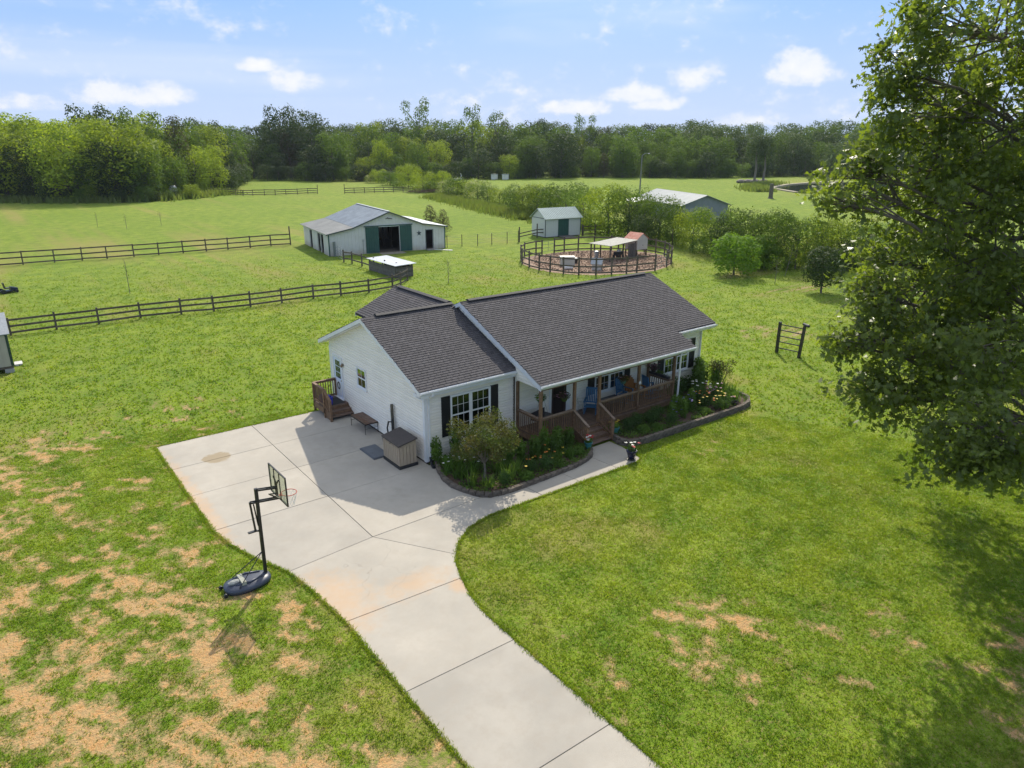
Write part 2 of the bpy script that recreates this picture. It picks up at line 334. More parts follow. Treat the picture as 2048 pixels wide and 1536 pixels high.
class NB:
    def __init__(s, name): s.m, s.N, s.L = nodes(name); s.b = s.N['Principled BSDF']
    def lk(s, i, v):
        if v is None: return
        if isinstance(v, (int, float)): i.default_value = v
        elif isinstance(v, tuple): i.default_value = v if len(v) == 4 or i.type == 'VECTOR' else (*v, 1)
        else: s.L.new(v, i)
    def math(s, op, a, b=None, clamp=False):
        n = s.N.new('ShaderNodeMath'); n.operation = op; n.use_clamp = clamp; s.lk(n.inputs[0], a); s.lk(n.inputs[1], b); return n.outputs[0]
    def mix(s, f, a, b, blend='MIX'):
        n = s.N.new('ShaderNodeMix'); n.data_type = 'RGBA'; n.blend_type = blend; s.lk(n.inputs[0], f); s.lk(n.inputs[6], a); s.lk(n.inputs[7], b); return n.outputs[2]
    def coord(s, k='Object', sc=(1, 1, 1)):
        t = s.N.new('ShaderNodeTexCoord'); mp = s.N.new('ShaderNodeMapping'); s.L.new(t.outputs[k], mp.inputs[0]); mp.inputs['Scale'].default_value = sc; return mp.outputs[0]
    def noise(s, v, scale, detail=4, rough=.55, dist=0):
        n = s.N.new('ShaderNodeTexNoise'); s.L.new(v, n.inputs['Vector']); n.inputs['Scale'].default_value = scale; n.inputs['Detail'].default_value = detail; n.inputs['Roughness'].default_value = rough; n.inputs['Distortion'].default_value = dist; return n.outputs['Fac']
    def ramp(s, v, a, b, c=0., d=1., smooth=False):
        n = s.N.new('ShaderNodeMapRange'); s.lk(n.inputs[0], v); n.inputs[1].default_value = a; n.inputs[2].default_value = b; n.inputs[3].default_value = c; n.inputs[4].default_value = d
        if smooth: n.interpolation_type = 'SMOOTHSTEP'
        return n.outputs[0]
    def attr(s, k): n = s.N.new('ShaderNodeAttribute'); n.attribute_name = k; return n.outputs['Fac']
    def bump(s, h, st, d):
        n = s.N.new('ShaderNodeBump'); n.inputs['Strength'].default_value = st; n.inputs['Distance'].default_value = d; s.L.new(h, n.inputs['Height']); s.L.new(n.outputs[0], s.b.inputs['Normal']); return n.outputs[0]
def grass_colour(g, v):
    a = g.noise(v, .045, 4, .6); b = g.noise(v, .7, 5, .6); c = g.noise(v, 6.0, 4, .65)
    col = g.mix(g.ramp(a, .35, .65), (0.190, 0.290, 0.020), (0.270, 0.345, 0.036))
    col = g.mix(g.ramp(b, .36, .66), col, (0.115, 0.210, 0.015))
    col = g.mix(g.ramp(c, .50, .78, 0, .55), col, (0.31, 0.34, 0.065))
    return col, c
g = NB('lawn_grass'); v = g.coord(); col, c = grass_colour(g, v)
fine = g.noise(v, 16, 4, .7)
col = g.mix(g.ramp(fine, .34, .52, .45, 0), col, (0.035, 0.060, 0.010))
dry = g.math('MULTIPLY', g.attr('dry'), g.ramp(g.noise(v, .35, 6, .75), .28, .52))
col = g.mix(g.math('MULTIPLY', dry, .8), col, (0.290, 0.250, 0.075))
br = g.math('ADD', g.attr('bare'), g.ramp(g.noise(v, 9, 5, .7), .25, .75, -.62, .62))
bm_ = g.ramp(br, .42, .90, 0, 1, True)
soil = g.mix(g.ramp(g.noise(v, 2.2, 5, .65), .35, .65), (0.54, 0.285, 0.105), (0.48, 0.315, 0.15))
sxx = g.N.new('ShaderNodeSeparateXYZ'); g.L.new(v, sxx.inputs[0]); soil = g.mix(g.ramp(sxx.outputs[0], 9, 15), soil, (0.33, 0.245, 0.15))
soil = g.mix(g.ramp(br, .45, .95, .75, .0), soil, (0.46, 0.36, 0.19))     # straw thins out towards the bare middle
soil = g.mix(g.ramp(g.noise(v, 22, 4, .7), .45, .75, 0, .7), soil, (0.58, 0.44, 0.22))
straw = g.ramp(br, .02, .40, 0, .75, True)
col = g.mix(straw, col, (0.30, 0.235, 0.105)); col = g.mix(bm_, col, soil)
g.L.new(col, g.b.inputs['Base Color']); g.b.inputs['Roughness'].default_value = .95; g.b.inputs['Specular IOR Level'].default_value = .15
hgt = g.math('ADD', g.math('MULTIPLY', c, 1.0), g.math('MULTIPLY', fine, .6))
nb = g.bump(hgt, .9, .10)
tr = g.N.new('ShaderNodeBsdfTranslucent')
me.materials.append(g.m)
LAWN = obj('lawn', me, kind='structure')

# grass blades: a dense short turf near the house, sparser with distance
gm = NB('grass_blade'); v = gm.coord(); col, c = grass_colour(gm, v)
col = gm.mix(gm.ramp(gm.noise(v, 11, 3, .6), .4, .7, 0, .5), col, (0.20, 0.215, 0.05))
col = gm.mix(1.0, col, (.93, .95, .9), 'MULTIPLY')
col = gm.mix(gm.math('MULTIPLY', gm.attr('dryb'), .65), col, (0.34, 0.29, 0.13))
gm.L.new(col, gm.b.inputs['Base Color']); gm.b.inputs['Roughness'].default_value = .6; gm.b.inputs['Specular IOR Level'].default_value = .25
t_ = gm.N.new('ShaderNodeBsdfTranslucent'); gm.L.new(gm.mix(1.0, col, (1.7, 1.7, .7), 'MULTIPLY'), t_.inputs[0])
mx = gm.N.new('ShaderNodeMixShader'); mx.inputs[0].default_value = .5; gm.L.new(gm.b.outputs[0], mx.inputs[1]); gm.L.new(t_.outputs[0], mx.inputs[2]); gm.L.new(mx.outputs[0], gm.N['Material Output'].inputs[0])
rng = np.random.default_rng(11)
def lawn_z(x, y):
    n_ = np.exp(-(np.maximum(0, np.hypot(x, y)-30)/20)**2); return np.maximum((fbm(x*.5, y*.5, 3)-.5)*.05*n_, .008)
tot = []
camxy = np.array([-13.3, -23.1]); fw = np.array([math.sin(_yaw), math.cos(_yaw)]); rt = np.array([fw[1], -fw[0]])
def scatter(n, d0, d1):
    d = np.sqrt(rng.random(n)*(d1*d1-d0*d0)+d0*d0); a = (rng.random(n)-.5)*R(104)
    p = camxy + d[:, None]*(np.cos(a)[:, None]*fw+np.sin(a)[:, None]*rt); return p
for n, d0, d1, hh, ww in ((300000, 12, 34, .050, .0145), (200000, 34, 90, .08, .035)):
    p = scatter(n, d0, d1); x, y = p.T
    cl_ = fbm(x*2.2+11, y*2.2+7, 3); b_ = bare_at(x, y)
    dc = np.hypot(x+13.3, y+23.1); fade = np.clip((88-dc)/50, 0, 1)
    keep = (rng.random(n) < fade) & ~in_poly(x, y, DRIVE) & (rng.random(n) > b_*.84) & (rng.random(n) < .5+1.2*(cl_-.25)) & ((x-42.3)**2+(y-33.5)**2 > 70)
    x, y, b_, cl_ = x[keep], y[keep], b_[keep], cl_[keep]
    for k in range(3):
        m_ = len(x); a = rng.random(m_)*6.28; ox = rng.normal(0, .03, m_); oy = rng.normal(0, .03, m_); bx, by = x+ox, y+oy; bz = lawn_z(bx, by)-.004
        h = hh*(.5+rng.random(m_))*(.8+.6*cl_)*(1-.4*b_); w_ = ww*(.6+.8*rng.random(m_)); lean = rng.normal(0, .55, (m_, 2))*h[:, None]
        ca, sa = np.cos(a)*w_, np.sin(a)*w_
        T = np.empty((m_, 3, 3)); T[:, 0] = np.stack([bx-ca, by-sa, bz], 1); T[:, 1] = np.stack([bx+ca, by+sa, bz], 1); T[:, 2] = np.stack([bx+lean[:, 0], by+lean[:, 1], bz+h], 1)
        tot.append(T)
EDGE = np.array([(-8.57, 8.5), (-8.57, -.2), (-8.38, -1.4), (-8.0, -2.7), (-7.43, -4.1), (-7.2, -5.6), (-7.05, -7.4), (-7.05, -22)]), np.array([(-3.74, -20), (-3.74, -9.5), (-3.55, -8.4), (-3.3, -7.6), (-2.95, -6.72), (-2.26, -5.85), (-1.43, -5.3), (-.37, -5.05), (7.1, -5.18), (7.5, -4.95), (7.72, -3.9)]), np.array([(0, 8.52), (-8.57, 8.52)])
for E_ in EDGE:
    for a_, b_ in zip(E_[:-1], E_[1:]):
        L_ = np.linalg.norm(b_-a_); m_ = int(L_*420); q = rng.random(m_)[:, None]; nn_ = np.array([-(b_-a_)[1], (b_-a_)[0]])/L_; c2 = a_+(b_-a_)*q+nn_*(rng.normal(0, .035, m_)*(.3+1.6*fbm((a_[0]+q[:, 0]*L_)*2.3, np.full(m_, a_[1])*1.7, 2)))[:, None]; x, y = c2.T
        a = rng.random(m_)*6.28; h = .05*(.5+rng.random(m_)); w_ = .013*(.6+.8*rng.random(m_)); lean = rng.normal(0, .6, (m_, 2))*h[:, None]; ca, sa = np.cos(a)*w_, np.sin(a)*w_; z0 = np.full(m_, .012)
        T = np.empty((m_, 3, 3)); T[:, 0] = np.stack([x-ca, y-sa, z0], 1); T[:, 1] = np.stack([x+ca, y+sa, z0], 1); T[:, 2] = np.stack([x+lean[:, 0], y+lean[:, 1], z0+h+.01], 1); tot.append(T)
T = np.concatenate(tot).reshape(-1, 3); me = fastmesh('grass', T, 3, gm.m)
bb = bare_at(T[:, 0], T[:, 1]); dd = dry_at(T[:, 0], T[:, 1]); rr_ = np.repeat(rng.random(len(T)//3), 3)
at = me.attributes.new('dryb', 'FLOAT', 'POINT'); at.data.foreach_set('value', np.clip(bb*1.2+dd*.5*(rr_ > .45)+.9*(rr_ > .93), 0, 1).astype(np.float32))
GRASS = obj('grass', me, label='short green turf with thin yellow and worn patches', kind='stuff')

# ------------------------------------------------------------------ driveway slabs
cm = NB('broom_finished_concrete'); v = cm.coord()
col = cm.mix(cm.ramp(cm.noise(v, .5, 5, .6), .35, .65), (0.485, 0.445, 0.38), (0.39, 0.36, 0.31))
col = cm.mix(cm.ramp(cm.noise(v, 2.5, 7, .75), .46, .72, 0, .55), col, (0.40, 0.35, 0.285))
col = cm.mix(cm.ramp(cm.noise(v, 45, 3, .7), .35, .7, 0, .28), col, (0.28, 0.26, 0.23))
oi = cm.N.new('ShaderNodeObjectInfo'); col = cm.mix(1.0, col, cm.mix(cm.ramp(oi.outputs['Random'], 0, 1), (.93, .93, .93), (1.05, 1.04, 1.02)), 'MULTIPLY')
sx = cm.N.new('ShaderNodeSeparateXYZ'); cm.L.new(v, sx.inputs[0]); px_, py_ = sx.outputs[0], sx.outputs[1]
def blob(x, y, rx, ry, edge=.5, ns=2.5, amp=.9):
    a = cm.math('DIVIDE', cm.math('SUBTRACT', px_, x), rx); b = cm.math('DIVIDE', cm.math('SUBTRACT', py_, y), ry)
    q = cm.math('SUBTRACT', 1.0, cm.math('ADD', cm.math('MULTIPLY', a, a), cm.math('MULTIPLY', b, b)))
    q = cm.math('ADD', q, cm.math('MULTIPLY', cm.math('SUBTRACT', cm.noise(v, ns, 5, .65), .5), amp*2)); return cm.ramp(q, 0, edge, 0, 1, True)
clay = cm.math('MAXIMUM', blob(-6.9, -6.4, 1.5, 2.2, 1.2), blob(-8.7, 1.0, .75, 9.0, 1.0)); clay = cm.math('MAXIMUM', clay, blob(-4.6, -7.0, 1.6, .8, 1.4)); clay = cm.math('MAXIMUM', clay, blob(-3.5, -7.9, .5, .5, .9))
col = cm.mix(cm.math('MULTIPLY', clay, .55), col, (0.56, 0.36, 0.20))
wet = blob(-6.75, 5.8, .62, .58, .5, 2.6, 1.1)
col = cm.mix(cm.math('MULTIPLY', wet, .85), col, (0.27, 0.20, 0.105))
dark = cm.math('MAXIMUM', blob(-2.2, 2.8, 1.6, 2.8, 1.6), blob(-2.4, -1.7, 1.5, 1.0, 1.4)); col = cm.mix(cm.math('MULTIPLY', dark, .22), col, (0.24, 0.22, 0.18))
cr = cm.N.new('ShaderNodeTexVoronoi'); cr.feature = 'DISTANCE_TO_EDGE'; vd = cm.N.new('ShaderNodeVectorMath'); vd.operation = 'ADD'; cm.L.new(v, vd.inputs[0])
nn = cm.N.new('ShaderNodeTexNoise'); cm.L.new(v, nn.inputs['Vector']); nn.inputs['Scale'].default_value = 1.5; cm.L.new(nn.outputs['Color'], vd.inputs[1]); cm.L.new(vd.outputs[0], cr.inputs['Vector']); cr.inputs['Scale'].default_value = .28
crk = cm.math('MULTIPLY', cm.ramp(cr.outputs['Distance'], 0, .0035, 1, 0), blob(-5.4, -5.6, 1.8, 1.8, .8, 1, .2)); col = cm.mix(cm.math('MULTIPLY', crk, .5), col, (0.2, 0.18, 0.15))
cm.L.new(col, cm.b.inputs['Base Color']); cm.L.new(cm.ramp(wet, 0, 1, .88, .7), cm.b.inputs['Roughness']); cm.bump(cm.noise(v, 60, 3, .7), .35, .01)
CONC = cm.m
JOINT = mat('joint_filler', (0.060, 0.050, 0.035), .95, (0.05, 0.07, 0.02), 3)
drv = thing('driveway', None, None, (-5, -2, 0), kind='structure'); walk = thing('walkway', None, None, (4, -4.6, 0), kind='structure')
P_ = [(-8.55, 8.48), (-8.55, -.2), (-8.36, -1.4), (-7.98, -2.7), (-7.41, -4.1), (-7.03, -7.4), (-7.03, -60), (-3.77, -60), (-3.76, -9.5), (-3.57, -8.4), (-3.32, -7.6), (-2.97, -6.74), (-2.28, -5.87), (-1.45, -5.3), (.3, -5.04), (.3, -4.15), (0, -3.6), (-.25, -2.3), (.05, -.9), (.1, -.2), (0, 8.48)]
obj('joint_bed', MB().prism([(x, y, -.06) for x, y in P_], (0, 0, .05)), drv, JOINT)
SL = [[(-8.57, 5.7), (-4.4, 5.7), (-4.4, 8.5), (-8.57, 8.5)], [(-8.57, 2.87), (-4.4, 2.87), (-4.4, 5.7), (-8.57, 5.7)], [(-8.57, -.2), (-4.4, -.2), (-4.4, 2.87), (-8.57, 2.87)],
 [(-4.4, 5.7), (-.0, 5.7), (0, 8.5), (-4.4, 8.5)], [(-4.4, 2.87), (0, 2.87), (0, 5.7), (-4.4, 5.7)], [(-4.4, -.2), (-.0, -.2), (0, 2.87), (-4.4, 2.87)],
 [(-8.57, -.2), (-8.38, -1.4), (-8.0, -2.7), (-7.43, -4.1), (-4.4, -3.83), (-4.4, -.2)],
 [(-4.4, -3.83), (.1, -3.75), (-.05, -3.5), (-.25, -2.3), (.05, -.9), (.1, -.2), (-4.4, -.2)],
 [(-4.4, -3.83), (-2.75, -6.4), (-2.26, -5.87), (-1.9, -5.58), (-1.43, -5.3), (-.9, -5.13), (-.37, -5.04), (.3, -5.06), (.4, -4.0), (.1, -3.75)],
 [(-7.43, -4.1), (-7.22, -5.4), (-7.05, -7.4), (-3.32, -7.6), (-3.1, -7.0), (-2.75, -6.4), (-4.4, -3.83)],
 [(-7.05, -7.4), (-7.05, -10.72), (-3.74, -10.8), (-3.74, -9.5), (-3.57, -8.4), (-3.32, -7.6)]]
yy = -10.76
for k in range(10):
    y2 = yy-3.62; SL.append([(-7.05, yy+.04), (-7.05, y2+.04), (-3.74, y2-.04), (-3.74, yy-.04)]); yy = y2
WS = [[(.3, -5.06), (2.05, -5.08), (1.95, -4.05), (.3, -4.0)], [(2.05, -5.08), (3.95, -5.12), (3.85, -4.02), (1.95, -4.05)], [(3.95, -5.12), (6.0, -5.12), (5.85, -3.7), (5.3, -3.9), (3.85, -4.02)],
      [(6.0, -5.12), (7.1, -5.2), (7.45, -4.98), (7.68, -3.7), (7.66, -2.93), (6.3, -2.93), (6.3, -3.3), (5.85, -3.7)]]
def inset(P, d):
    P = [Vector((x, y, 0)) for x, y in P]; n = len(P); out = []
    A = sum(P[i].x*P[(i+1) % n].y-P[(i+1) % n].x*P[i].y for i in range(n)); 
    if A < 0: P = P[::-1]
    for i in range(n):
        a, b, c = P[i-1], P[i], P[(i+1) % n]; d1 = (b-a).normalized(); d2 = (c-b).normalized(); n1 = Vector((-d1.y, d1.x, 0)); n2 = Vector((-d2.y, d2.x, 0))
        k = (n1+n2); k = k/max(.3, k.dot(n1)*1.0) if k.length > 1e-6 else n1; out.append(b+k*d)
    return out
for par, LST in ((drv, SL), (walk, WS)):
    for i, P in enumerate(LST):
        Q = inset(P, .008); dz = random.uniform(-.003, .003)
        mb = MB(); n = len(Q); Q2 = inset([(q.x, q.y) for q in Q], .007)
        vs = [(q.x, q.y, -.1) for q in Q]+[(q.x, q.y, .012+dz) for q in Q]+[(q.x, q.y, .024+dz) for q in Q2]
        mb.add(vs, [(j, (j+1) % n, (j+1) % n+n, j+n) for j in range(n)]+[(j+n, (j+1) % n+n, (j+1) % n+2*n, j+2*n) for j in range(n)]+[tuple(range(2*n, 3*n))])
        obj('concrete_slab', mb, par, CONC)
# ================================================================== the house
def isl(m, amt):      # brightness varies from one loose piece of a mesh to the next
    N, L = m.node_tree.nodes, m.node_tree.links; b = N['Principled BSDF']; src = b.inputs['Base Color'].links[0].from_socket
    g_ = N.new('ShaderNodeNewGeometry'); mr = N.new('ShaderNodeMapRange'); L.new(g_.outputs['Random Per Island'], mr.inputs[0]); mr.inputs[3].default_value = 1-amt; mr.inputs[4].default_value = 1+amt
    h = N.new('ShaderNodeHueSaturation'); L.new(src, h.inputs['Color']); L.new(mr.outputs[0], h.inputs['Value']); L.new(h.outputs[0], b.inputs['Base Color'])
isl(SHINGLE, .17)
# pale scuffs and lichen on the shingles
_N, _L = SHINGLE.node_tree.nodes, SHINGLE.node_tree.links; _b = _N['Principled BSDF']; _src = _b.inputs['Base Color'].links[0].from_socket
_t = _N.new('ShaderNodeTexCoord'); _n = _N.new('ShaderNodeTexNoise'); _L.new(_t.outputs['Object'], _n.inputs['Vector']); _n.inputs['Scale'].default_value = 9; _n.inputs['Detail'].default_value = 3
_r_ = _N.new('ShaderNodeMapRange'); _L.new(_n.outputs['Fac'], _r_.inputs[0]); _r_.inputs[1].default_value = .66; _r_.inputs[2].default_value = .74; _r_.inputs[4].default_value = .6
_x = _N.new('ShaderNodeMix'); _x.data_type = 'RGBA'; _L.new(_r_.outputs[0], _x.inputs[0]); _L.new(_src, _x.inputs[6]); _x.inputs[7].default_value = (.34, .30, .29, 1); _L.new(_x.outputs[2], _b.inputs['Base Color'])

house = thing('house', 'white siding ranch house with dark shingled gable roofs and black shutters', 'house', (8, 4, 0))
def side_boards(wall, plane, pos, zlo, zhi, ext, sgn, step=.127, mat_=None):
    """lapped boards; plane 'x' or 'y' at pos, sgn = outward direction, ext(z)->(a,b)"""
    z = zlo
    while z < zhi-1e-6:
        z2 = min(z+step, zhi); a0, b0 = ext(z); a1, b1 = ext(z2)
        if b0-a0 > .04:
            if b1 < a1: a1 = b1 = (a0+b0)/2
            P = lambda t, d, zz: (pos+sgn*d, t, zz) if plane == 'x' else (t, pos+sgn*d, zz)
            v = [P(a0, 0, z), P(b0, 0, z), P(a0, .028, z), P(b0, .028, z), P(a0, .028, z+step*.62), P(b0, .028, z+step*.62), P(a1, .0, z2-.006), P(b1, .0, z2-.006), P(a1, -.003, z2), P(b1, -.003, z2)]
            f = [(0, 1, 3, 2), (2, 3, 5, 4), (4, 5, 7, 6), (6, 7, 9, 8), (0, 2, 4, 6, 8), (1, 9, 7, 5, 3), (0, 8, 9, 1)]
            obj('siding_board', MB().add(v, f), wall, mat_ or SIDING)
        z = z2
wz = lambda y: 5.33-.407*abs(y-4.6)                 # wing roof, main roof
mz = lambda y: 5.56-.417*abs(y-3.86)
# wall cores
wl_ = obj('wall', MB().prism([(.004, 0.02, .1), (.004, 9.08, .1), (.004, 9.08, 3.0), (.004, 4.6, 5.05), (.004, .02, 3.0)], (.15, 0, 0)), house, SIDING)
side_boards(wl_, 'x', 0.0, .10, 5.06, lambda z: (0.0 if z < 3.02 else max(0, 4.6-(5.12-z)/.407), 9.1 if z < 3.02 else min(9.1, 4.6+(5.12-z)/.407)), -1)
wf = obj('wall', MB().box(.02, 4.5, .004, .16, .1, 3.2), house, SIDING)
side_boards(wf, 'y', 0.0, .10, 3.2, lambda z: (0.0, 4.5), -1)
wb = obj('wall', MB().box(0, 4.5, 9.0, 9.1, .1, 3.1).box(2.25, 6.8, 9.9, 10.0, .1, 4.2).box(2.25, 2.35, 7.0, 10, .1, 4.1).box(6.7, 6.8, 8.0, 10, .1, 4.1).box(4.5, 16.95, 7.9, 8.0, .3, 3.6), house, SIDING)
wm = obj('wall', MB().box(4.52, 16.93, -.296, -.1, .36, 3.3), house, SIDING)
side_boards(wm, 'y', -.3, .36, 3.36, lambda z: (4.5, 16.95), -1)
wr = obj('wall', MB().prism([(16.93, -.28, .36), (16.93, 7.98, .36), (16.93, 7.98, 3.62), (16.93, 3.86, 5.33), (16.93, -.28, 3.6)], (-.15, 0, 0)), house, SIDING)
side_boards(wr, 'x', 16.95, .36, 5.33, lambda z: (-.3 if z < 3.62 else 3.86-(5.36-z)/.417, 8.0 if z < 3.62 else 3.86+(5.36-z)/.417), 1)
wg = obj('wall', MB().prism([(4.52, -.28, 2.9), (4.52, -.28, 3.65), (4.52, 3.86, 5.38), (4.52, 7.0, 4.07), (4.52, 7, 2.9)], (.1, 0, 0)), house, SIDING)
side_boards(wg, 'x', 4.50, 3.02, 5.36, lambda z: (max(-.3, 3.86-(5.38-z)/.417), 3.86+(5.38-z)/.417), -1)
# porch end panel under the big rake
wp = obj('wall', MB().prism([(4.42, -2.03, 2.88), (4.42, -.3, 2.88), (4.42, -.3, 3.66), (4.42, -2.03, 2.96)], (.06, 0, 0)), house, SIDING)
side_boards(wp, 'x', 4.415, 2.88, 3.66, lambda z: (max(-2.03, -.3-(3.68-z)/.417) if z > 2.95 else -2.03, -.31), -1)
# brick footing
obj('foundation', MB().box(.03, 4.48, .03, 9.05, -.3, .1).box(4.5, 16.92, -.27, 7.95, -.3, .36).box(2.3, 6.7, 8, 9.95, -.3, .1), house, BRICK)
# corner trim
for x, y, z0, z1 in ((0, 0, .08, 3.02), (0, 9.1, .08, 3.02)): obj('corner_trim', MB().box(x-.04, x+.10, y-.04 if y == 0 else y-.10, y+.10 if y == 0 else y+.04, z0, z1), house, WHITE)
obj('corner_trim', MB().box(16.87, 16.99, -.34, -.22, .34, 3.45), house, WHITE)
obj('corner_trim', MB().box(4.47, 4.56, -.34, -.27, .34, 2.9), house, WHITE)
# ---- roofs: deck + shingles + ridge vent + rake boards + fascia + gutter
shin_me = MB().add([(0, 0, .003), (.292, 0, .003), (.292, 0, .022), (0, 0, .022), (0, .16, .003), (.292, .16, .003)], [(0, 1, 2, 3), (3, 2, 5, 4), (0, 3, 4), (1, 5, 2), (0, 4, 5, 1)]).mesh('shingle', SHINGLE)
campos = Vector((-13.3, -23.1, 12.6))
def slope(roof, O, U, Sd, ulen, slen, clip=None, count=0):
    """shingle courses on a slope: O lower corner, U along the eave, Sd up the slope"""
    U = Vector(U).normalized(); Sd = Vector(Sd).normalized(); Nn = U.cross(Sd).normalized(); 
    if Nn.z < 0: Nn = -Nn
    O = Vector(O); k = 0; c = []; s_ = 0.0; EXP = .147
    while s_ < slen-.02:
        u = -(.15 if k % 2 else 0) - random.choice((0, .05, .1)); 
        while u < ulen:
            a, b = max(u, 0), min(u+.292, ulen)
            if b-a > .05:
                p = O+U*a+Sd*s_
                if clip is None or (clip(p+U*(b-a)/2+Sd*.06)): c.append((a, b, s_, random.uniform(-.003, .004)))
            u += .305
        s_ += EXP; k += 1
    full = [q for q in c if q[1]-q[0] > .29]; full.sort(key=lambda q: (O+U*q[0]+Sd*q[2]-campos).length)
    single = set(full[:count]); st = MB()
    B = Matrix((U, Sd, Nn)).transposed()
    for q in c:
        a, b, s_, j = q; o = O+U*a+Sd*(s_+j)
        if q in single:
            e = bpy.data.objects.new('shingle', shin_me); S.collection.objects.link(e); e.parent = roof
            M4 = B.to_4x4(); M4.translation = o; e.matrix_basis = M4
        else:
            w = b-a; v = [(0, 0, .003), (w, 0, .003), (w, 0, .022), (0, 0, .022), (0, .16, .003), (w, .16, .003)]
            st.add([o+B @ Vector(p) for p in v], [(0, 1, 2, 3), (3, 2, 5, 4), (0, 3, 4), (1, 5, 2), (0, 4, 5, 1)])
    obj('shingles', st, roof, SHINGLE, kind='stuff')
def slab(pts, th): return MB().prism(pts, (0, 0, -th))
# wing roof
wroof = obj('roof', slab([(-.37, -.335, 3.32), (4.5, -.335, 3.32), (4.5, 4.6, 5.33), (-.37, 4.6, 5.33)], .12), house, SHINGLE2)
slope(wroof, (-.415, -.35, 3.32), (1, 0, 0), (0, 4.94, 2.01), 4.89, 5.26, None, 140)
wroof2 = obj('roof', slab([(-.37, 4.6, 5.33), (4.5, 4.6, 5.33), (4.5, 9.55, 3.32), (-.37, 9.55, 3.32)], .12), house, SHINGLE2)
slope(wroof2, (4.5, 9.55, 3.32), (-1, 0, 0), (0, -4.94, 2.01), 4.87, 5.2, lambda p: not (p.x > 2.6 and wz(p.y) < 5.33-.457*abs(p.x-4.4)), 0)
# main roof, one slope from ridge to porch eave with the step on the right
mroof = obj('roof', MB().prism([(4.35, -2.08, 3.08), (14.27, -2.08, 3.08), (14.27, -.92, 3.566), (17.3, -.92, 3.566), (17.3, 3.86, 5.56), (4.35, 3.86, 5.56)], (0, 0, -.13)), house, SHINGLE2)
slope(mroof, (4.305, -2.1, 3.078), (1, 0, 0), (0, 5.96, 2.485), 13.03, 6.36, lambda p: p.x < 14.34 or p.y > -.95, 160)
mroof2 = obj('roof', slab([(4.35, 3.86, 5.56), (17.3, 3.86, 5.56), (17.3, 8.3, 3.71), (4.35, 8.3, 3.71)], .13), house, SHINGLE2)
slope(mroof2, (17.3, 8.3, 3.71), (-1, 0, 0), (0, -4.44, 1.85), 12.95, 4.75, None, 0)
# rear extension roof, ridge runs to the back
xroof = obj('roof', slab([(1.97, 10.15, 4.22), (1.97, 6.2, 4.22), (4.4, 4.3, 5.33), (4.4, 10.15, 5.33)], .12), house, SHINGLE2)
slope(xroof, (1.955, 10.15, 4.215), (0, -1, 0), (2.43, 0, 1.11), 5.9, 2.66, lambda p: (5.33-.457*abs(p.x-4.4)) > wz(p.y)-.02, 0)
xroof2 = obj('roof', slab([(7.0, 10.15, 4.14), (7.0, 5.2, 4.14), (4.4, 4.3, 5.33), (4.4, 10.15, 5.33)], .12), house, SHINGLE2)
slope(xroof2, (7.0, 5.2, 4.14), (0, 1, 0), (-2.6, 0, 1.19), 4.95, 2.85, None, 0)
def ridge(a, b, up=.05):
    a = Vector(a); b = Vector(b); d = (b-a).normalized(); n = d.cross(Vector((0, 0, 1))).normalized()
    pr = [(-.16, -.035), (-.15, -.005), (0, .05), (.15, -.005), (.16, -.035)]; m = MB()
    m.add([a+n*x+Vector((0, 0, z+up)) for x, z in pr]+[b+n*x+Vector((0, 0, z+up)) for x, z in pr], [(i, i+1, i+6, i+5) for i in range(4)]+[(0, 5, 9, 4), (0, 1, 2, 3, 4), (9, 8, 7, 6, 5)]); return m
obj('ridge_vent', ridge((.35, 4.6, 5.33), (4.35, 4.6, 5.33)), wroof, RIDGE)
obj('ridge_vent', ridge((4.75, 3.86, 5.56), (16.8, 3.86, 5.56)), mroof, RIDGE)
obj('ridge_vent', ridge((4.4, 4.9, 5.335), (4.4, 9.8, 5.335)), xroof, RIDGE)
def rake(a, b, out, h=.2, t=.03):
    a, b = Vector(a), Vector(b); o = Vector(out)*t; return MB().prism([a-Vector((0, 0, .022)), b-Vector((0, 0, .022)), b-Vector((0, 0, h)), a-Vector((0, 0, h))], o)
def soff(a, b, c, d): return MB().prism([a, b, c, d], (0, 0, -.02))
obj('rake_board', rake((-.37, -.345, 3.31), (-.37, 4.6, 5.33), (-1, 0, 0)), wroof, WHITE)
obj('rake_board', rake((-.37, 9.56, 3.31), (-.37, 4.6, 5.33), (-1, 0, 0)), wroof, WHITE)
obj('soffit', MB().prism([(-.36, -.3, 3.13), (-.36, 4.6, 5.12), (0, 4.6, 5.12), (0, -.3, 3.13)], (0, 0, -.02)), wroof, WHITE)
obj('soffit', MB().prism([(-.36, 9.5, 3.13), (-.36, 4.6, 5.12), (0, 4.6, 5.12), (0, 9.5, 3.13)], (0, 0, -.02)), wroof, WHITE)
obj('soffit', MB().box(-.36, 4.5, -.33, 0, 3.03, 3.05).box(-.36, -.0, -.345, .22, 2.99, 3.14), wroof, WHITE)
obj('rake_board', rake((4.35, -2.09, 3.07), (4.35, 3.87, 5.56), (-1, 0, 0), .24), mroof, WHITE)
obj('rake_board', rake((4.35, 7.0, 4.25), (4.35, 3.87, 5.56), (-1, 0, 0), .2), mroof, WHITE)
obj('rake_board', rake((17.3, -.93, 3.56), (17.3, 3.87, 5.56), (1, 0, 0), .2), mroof, WHITE)
obj('rake_board', rake((14.27, -2.09, 3.07), (14.27, -.92, 3.555), (1, 0, 0), .2), mroof, WHITE)
obj('rake_board', rake((1.97, 10.16, 4.21), (4.4, 10.16, 5.33), (0, 1, 0), .2), xroof, WHITE)
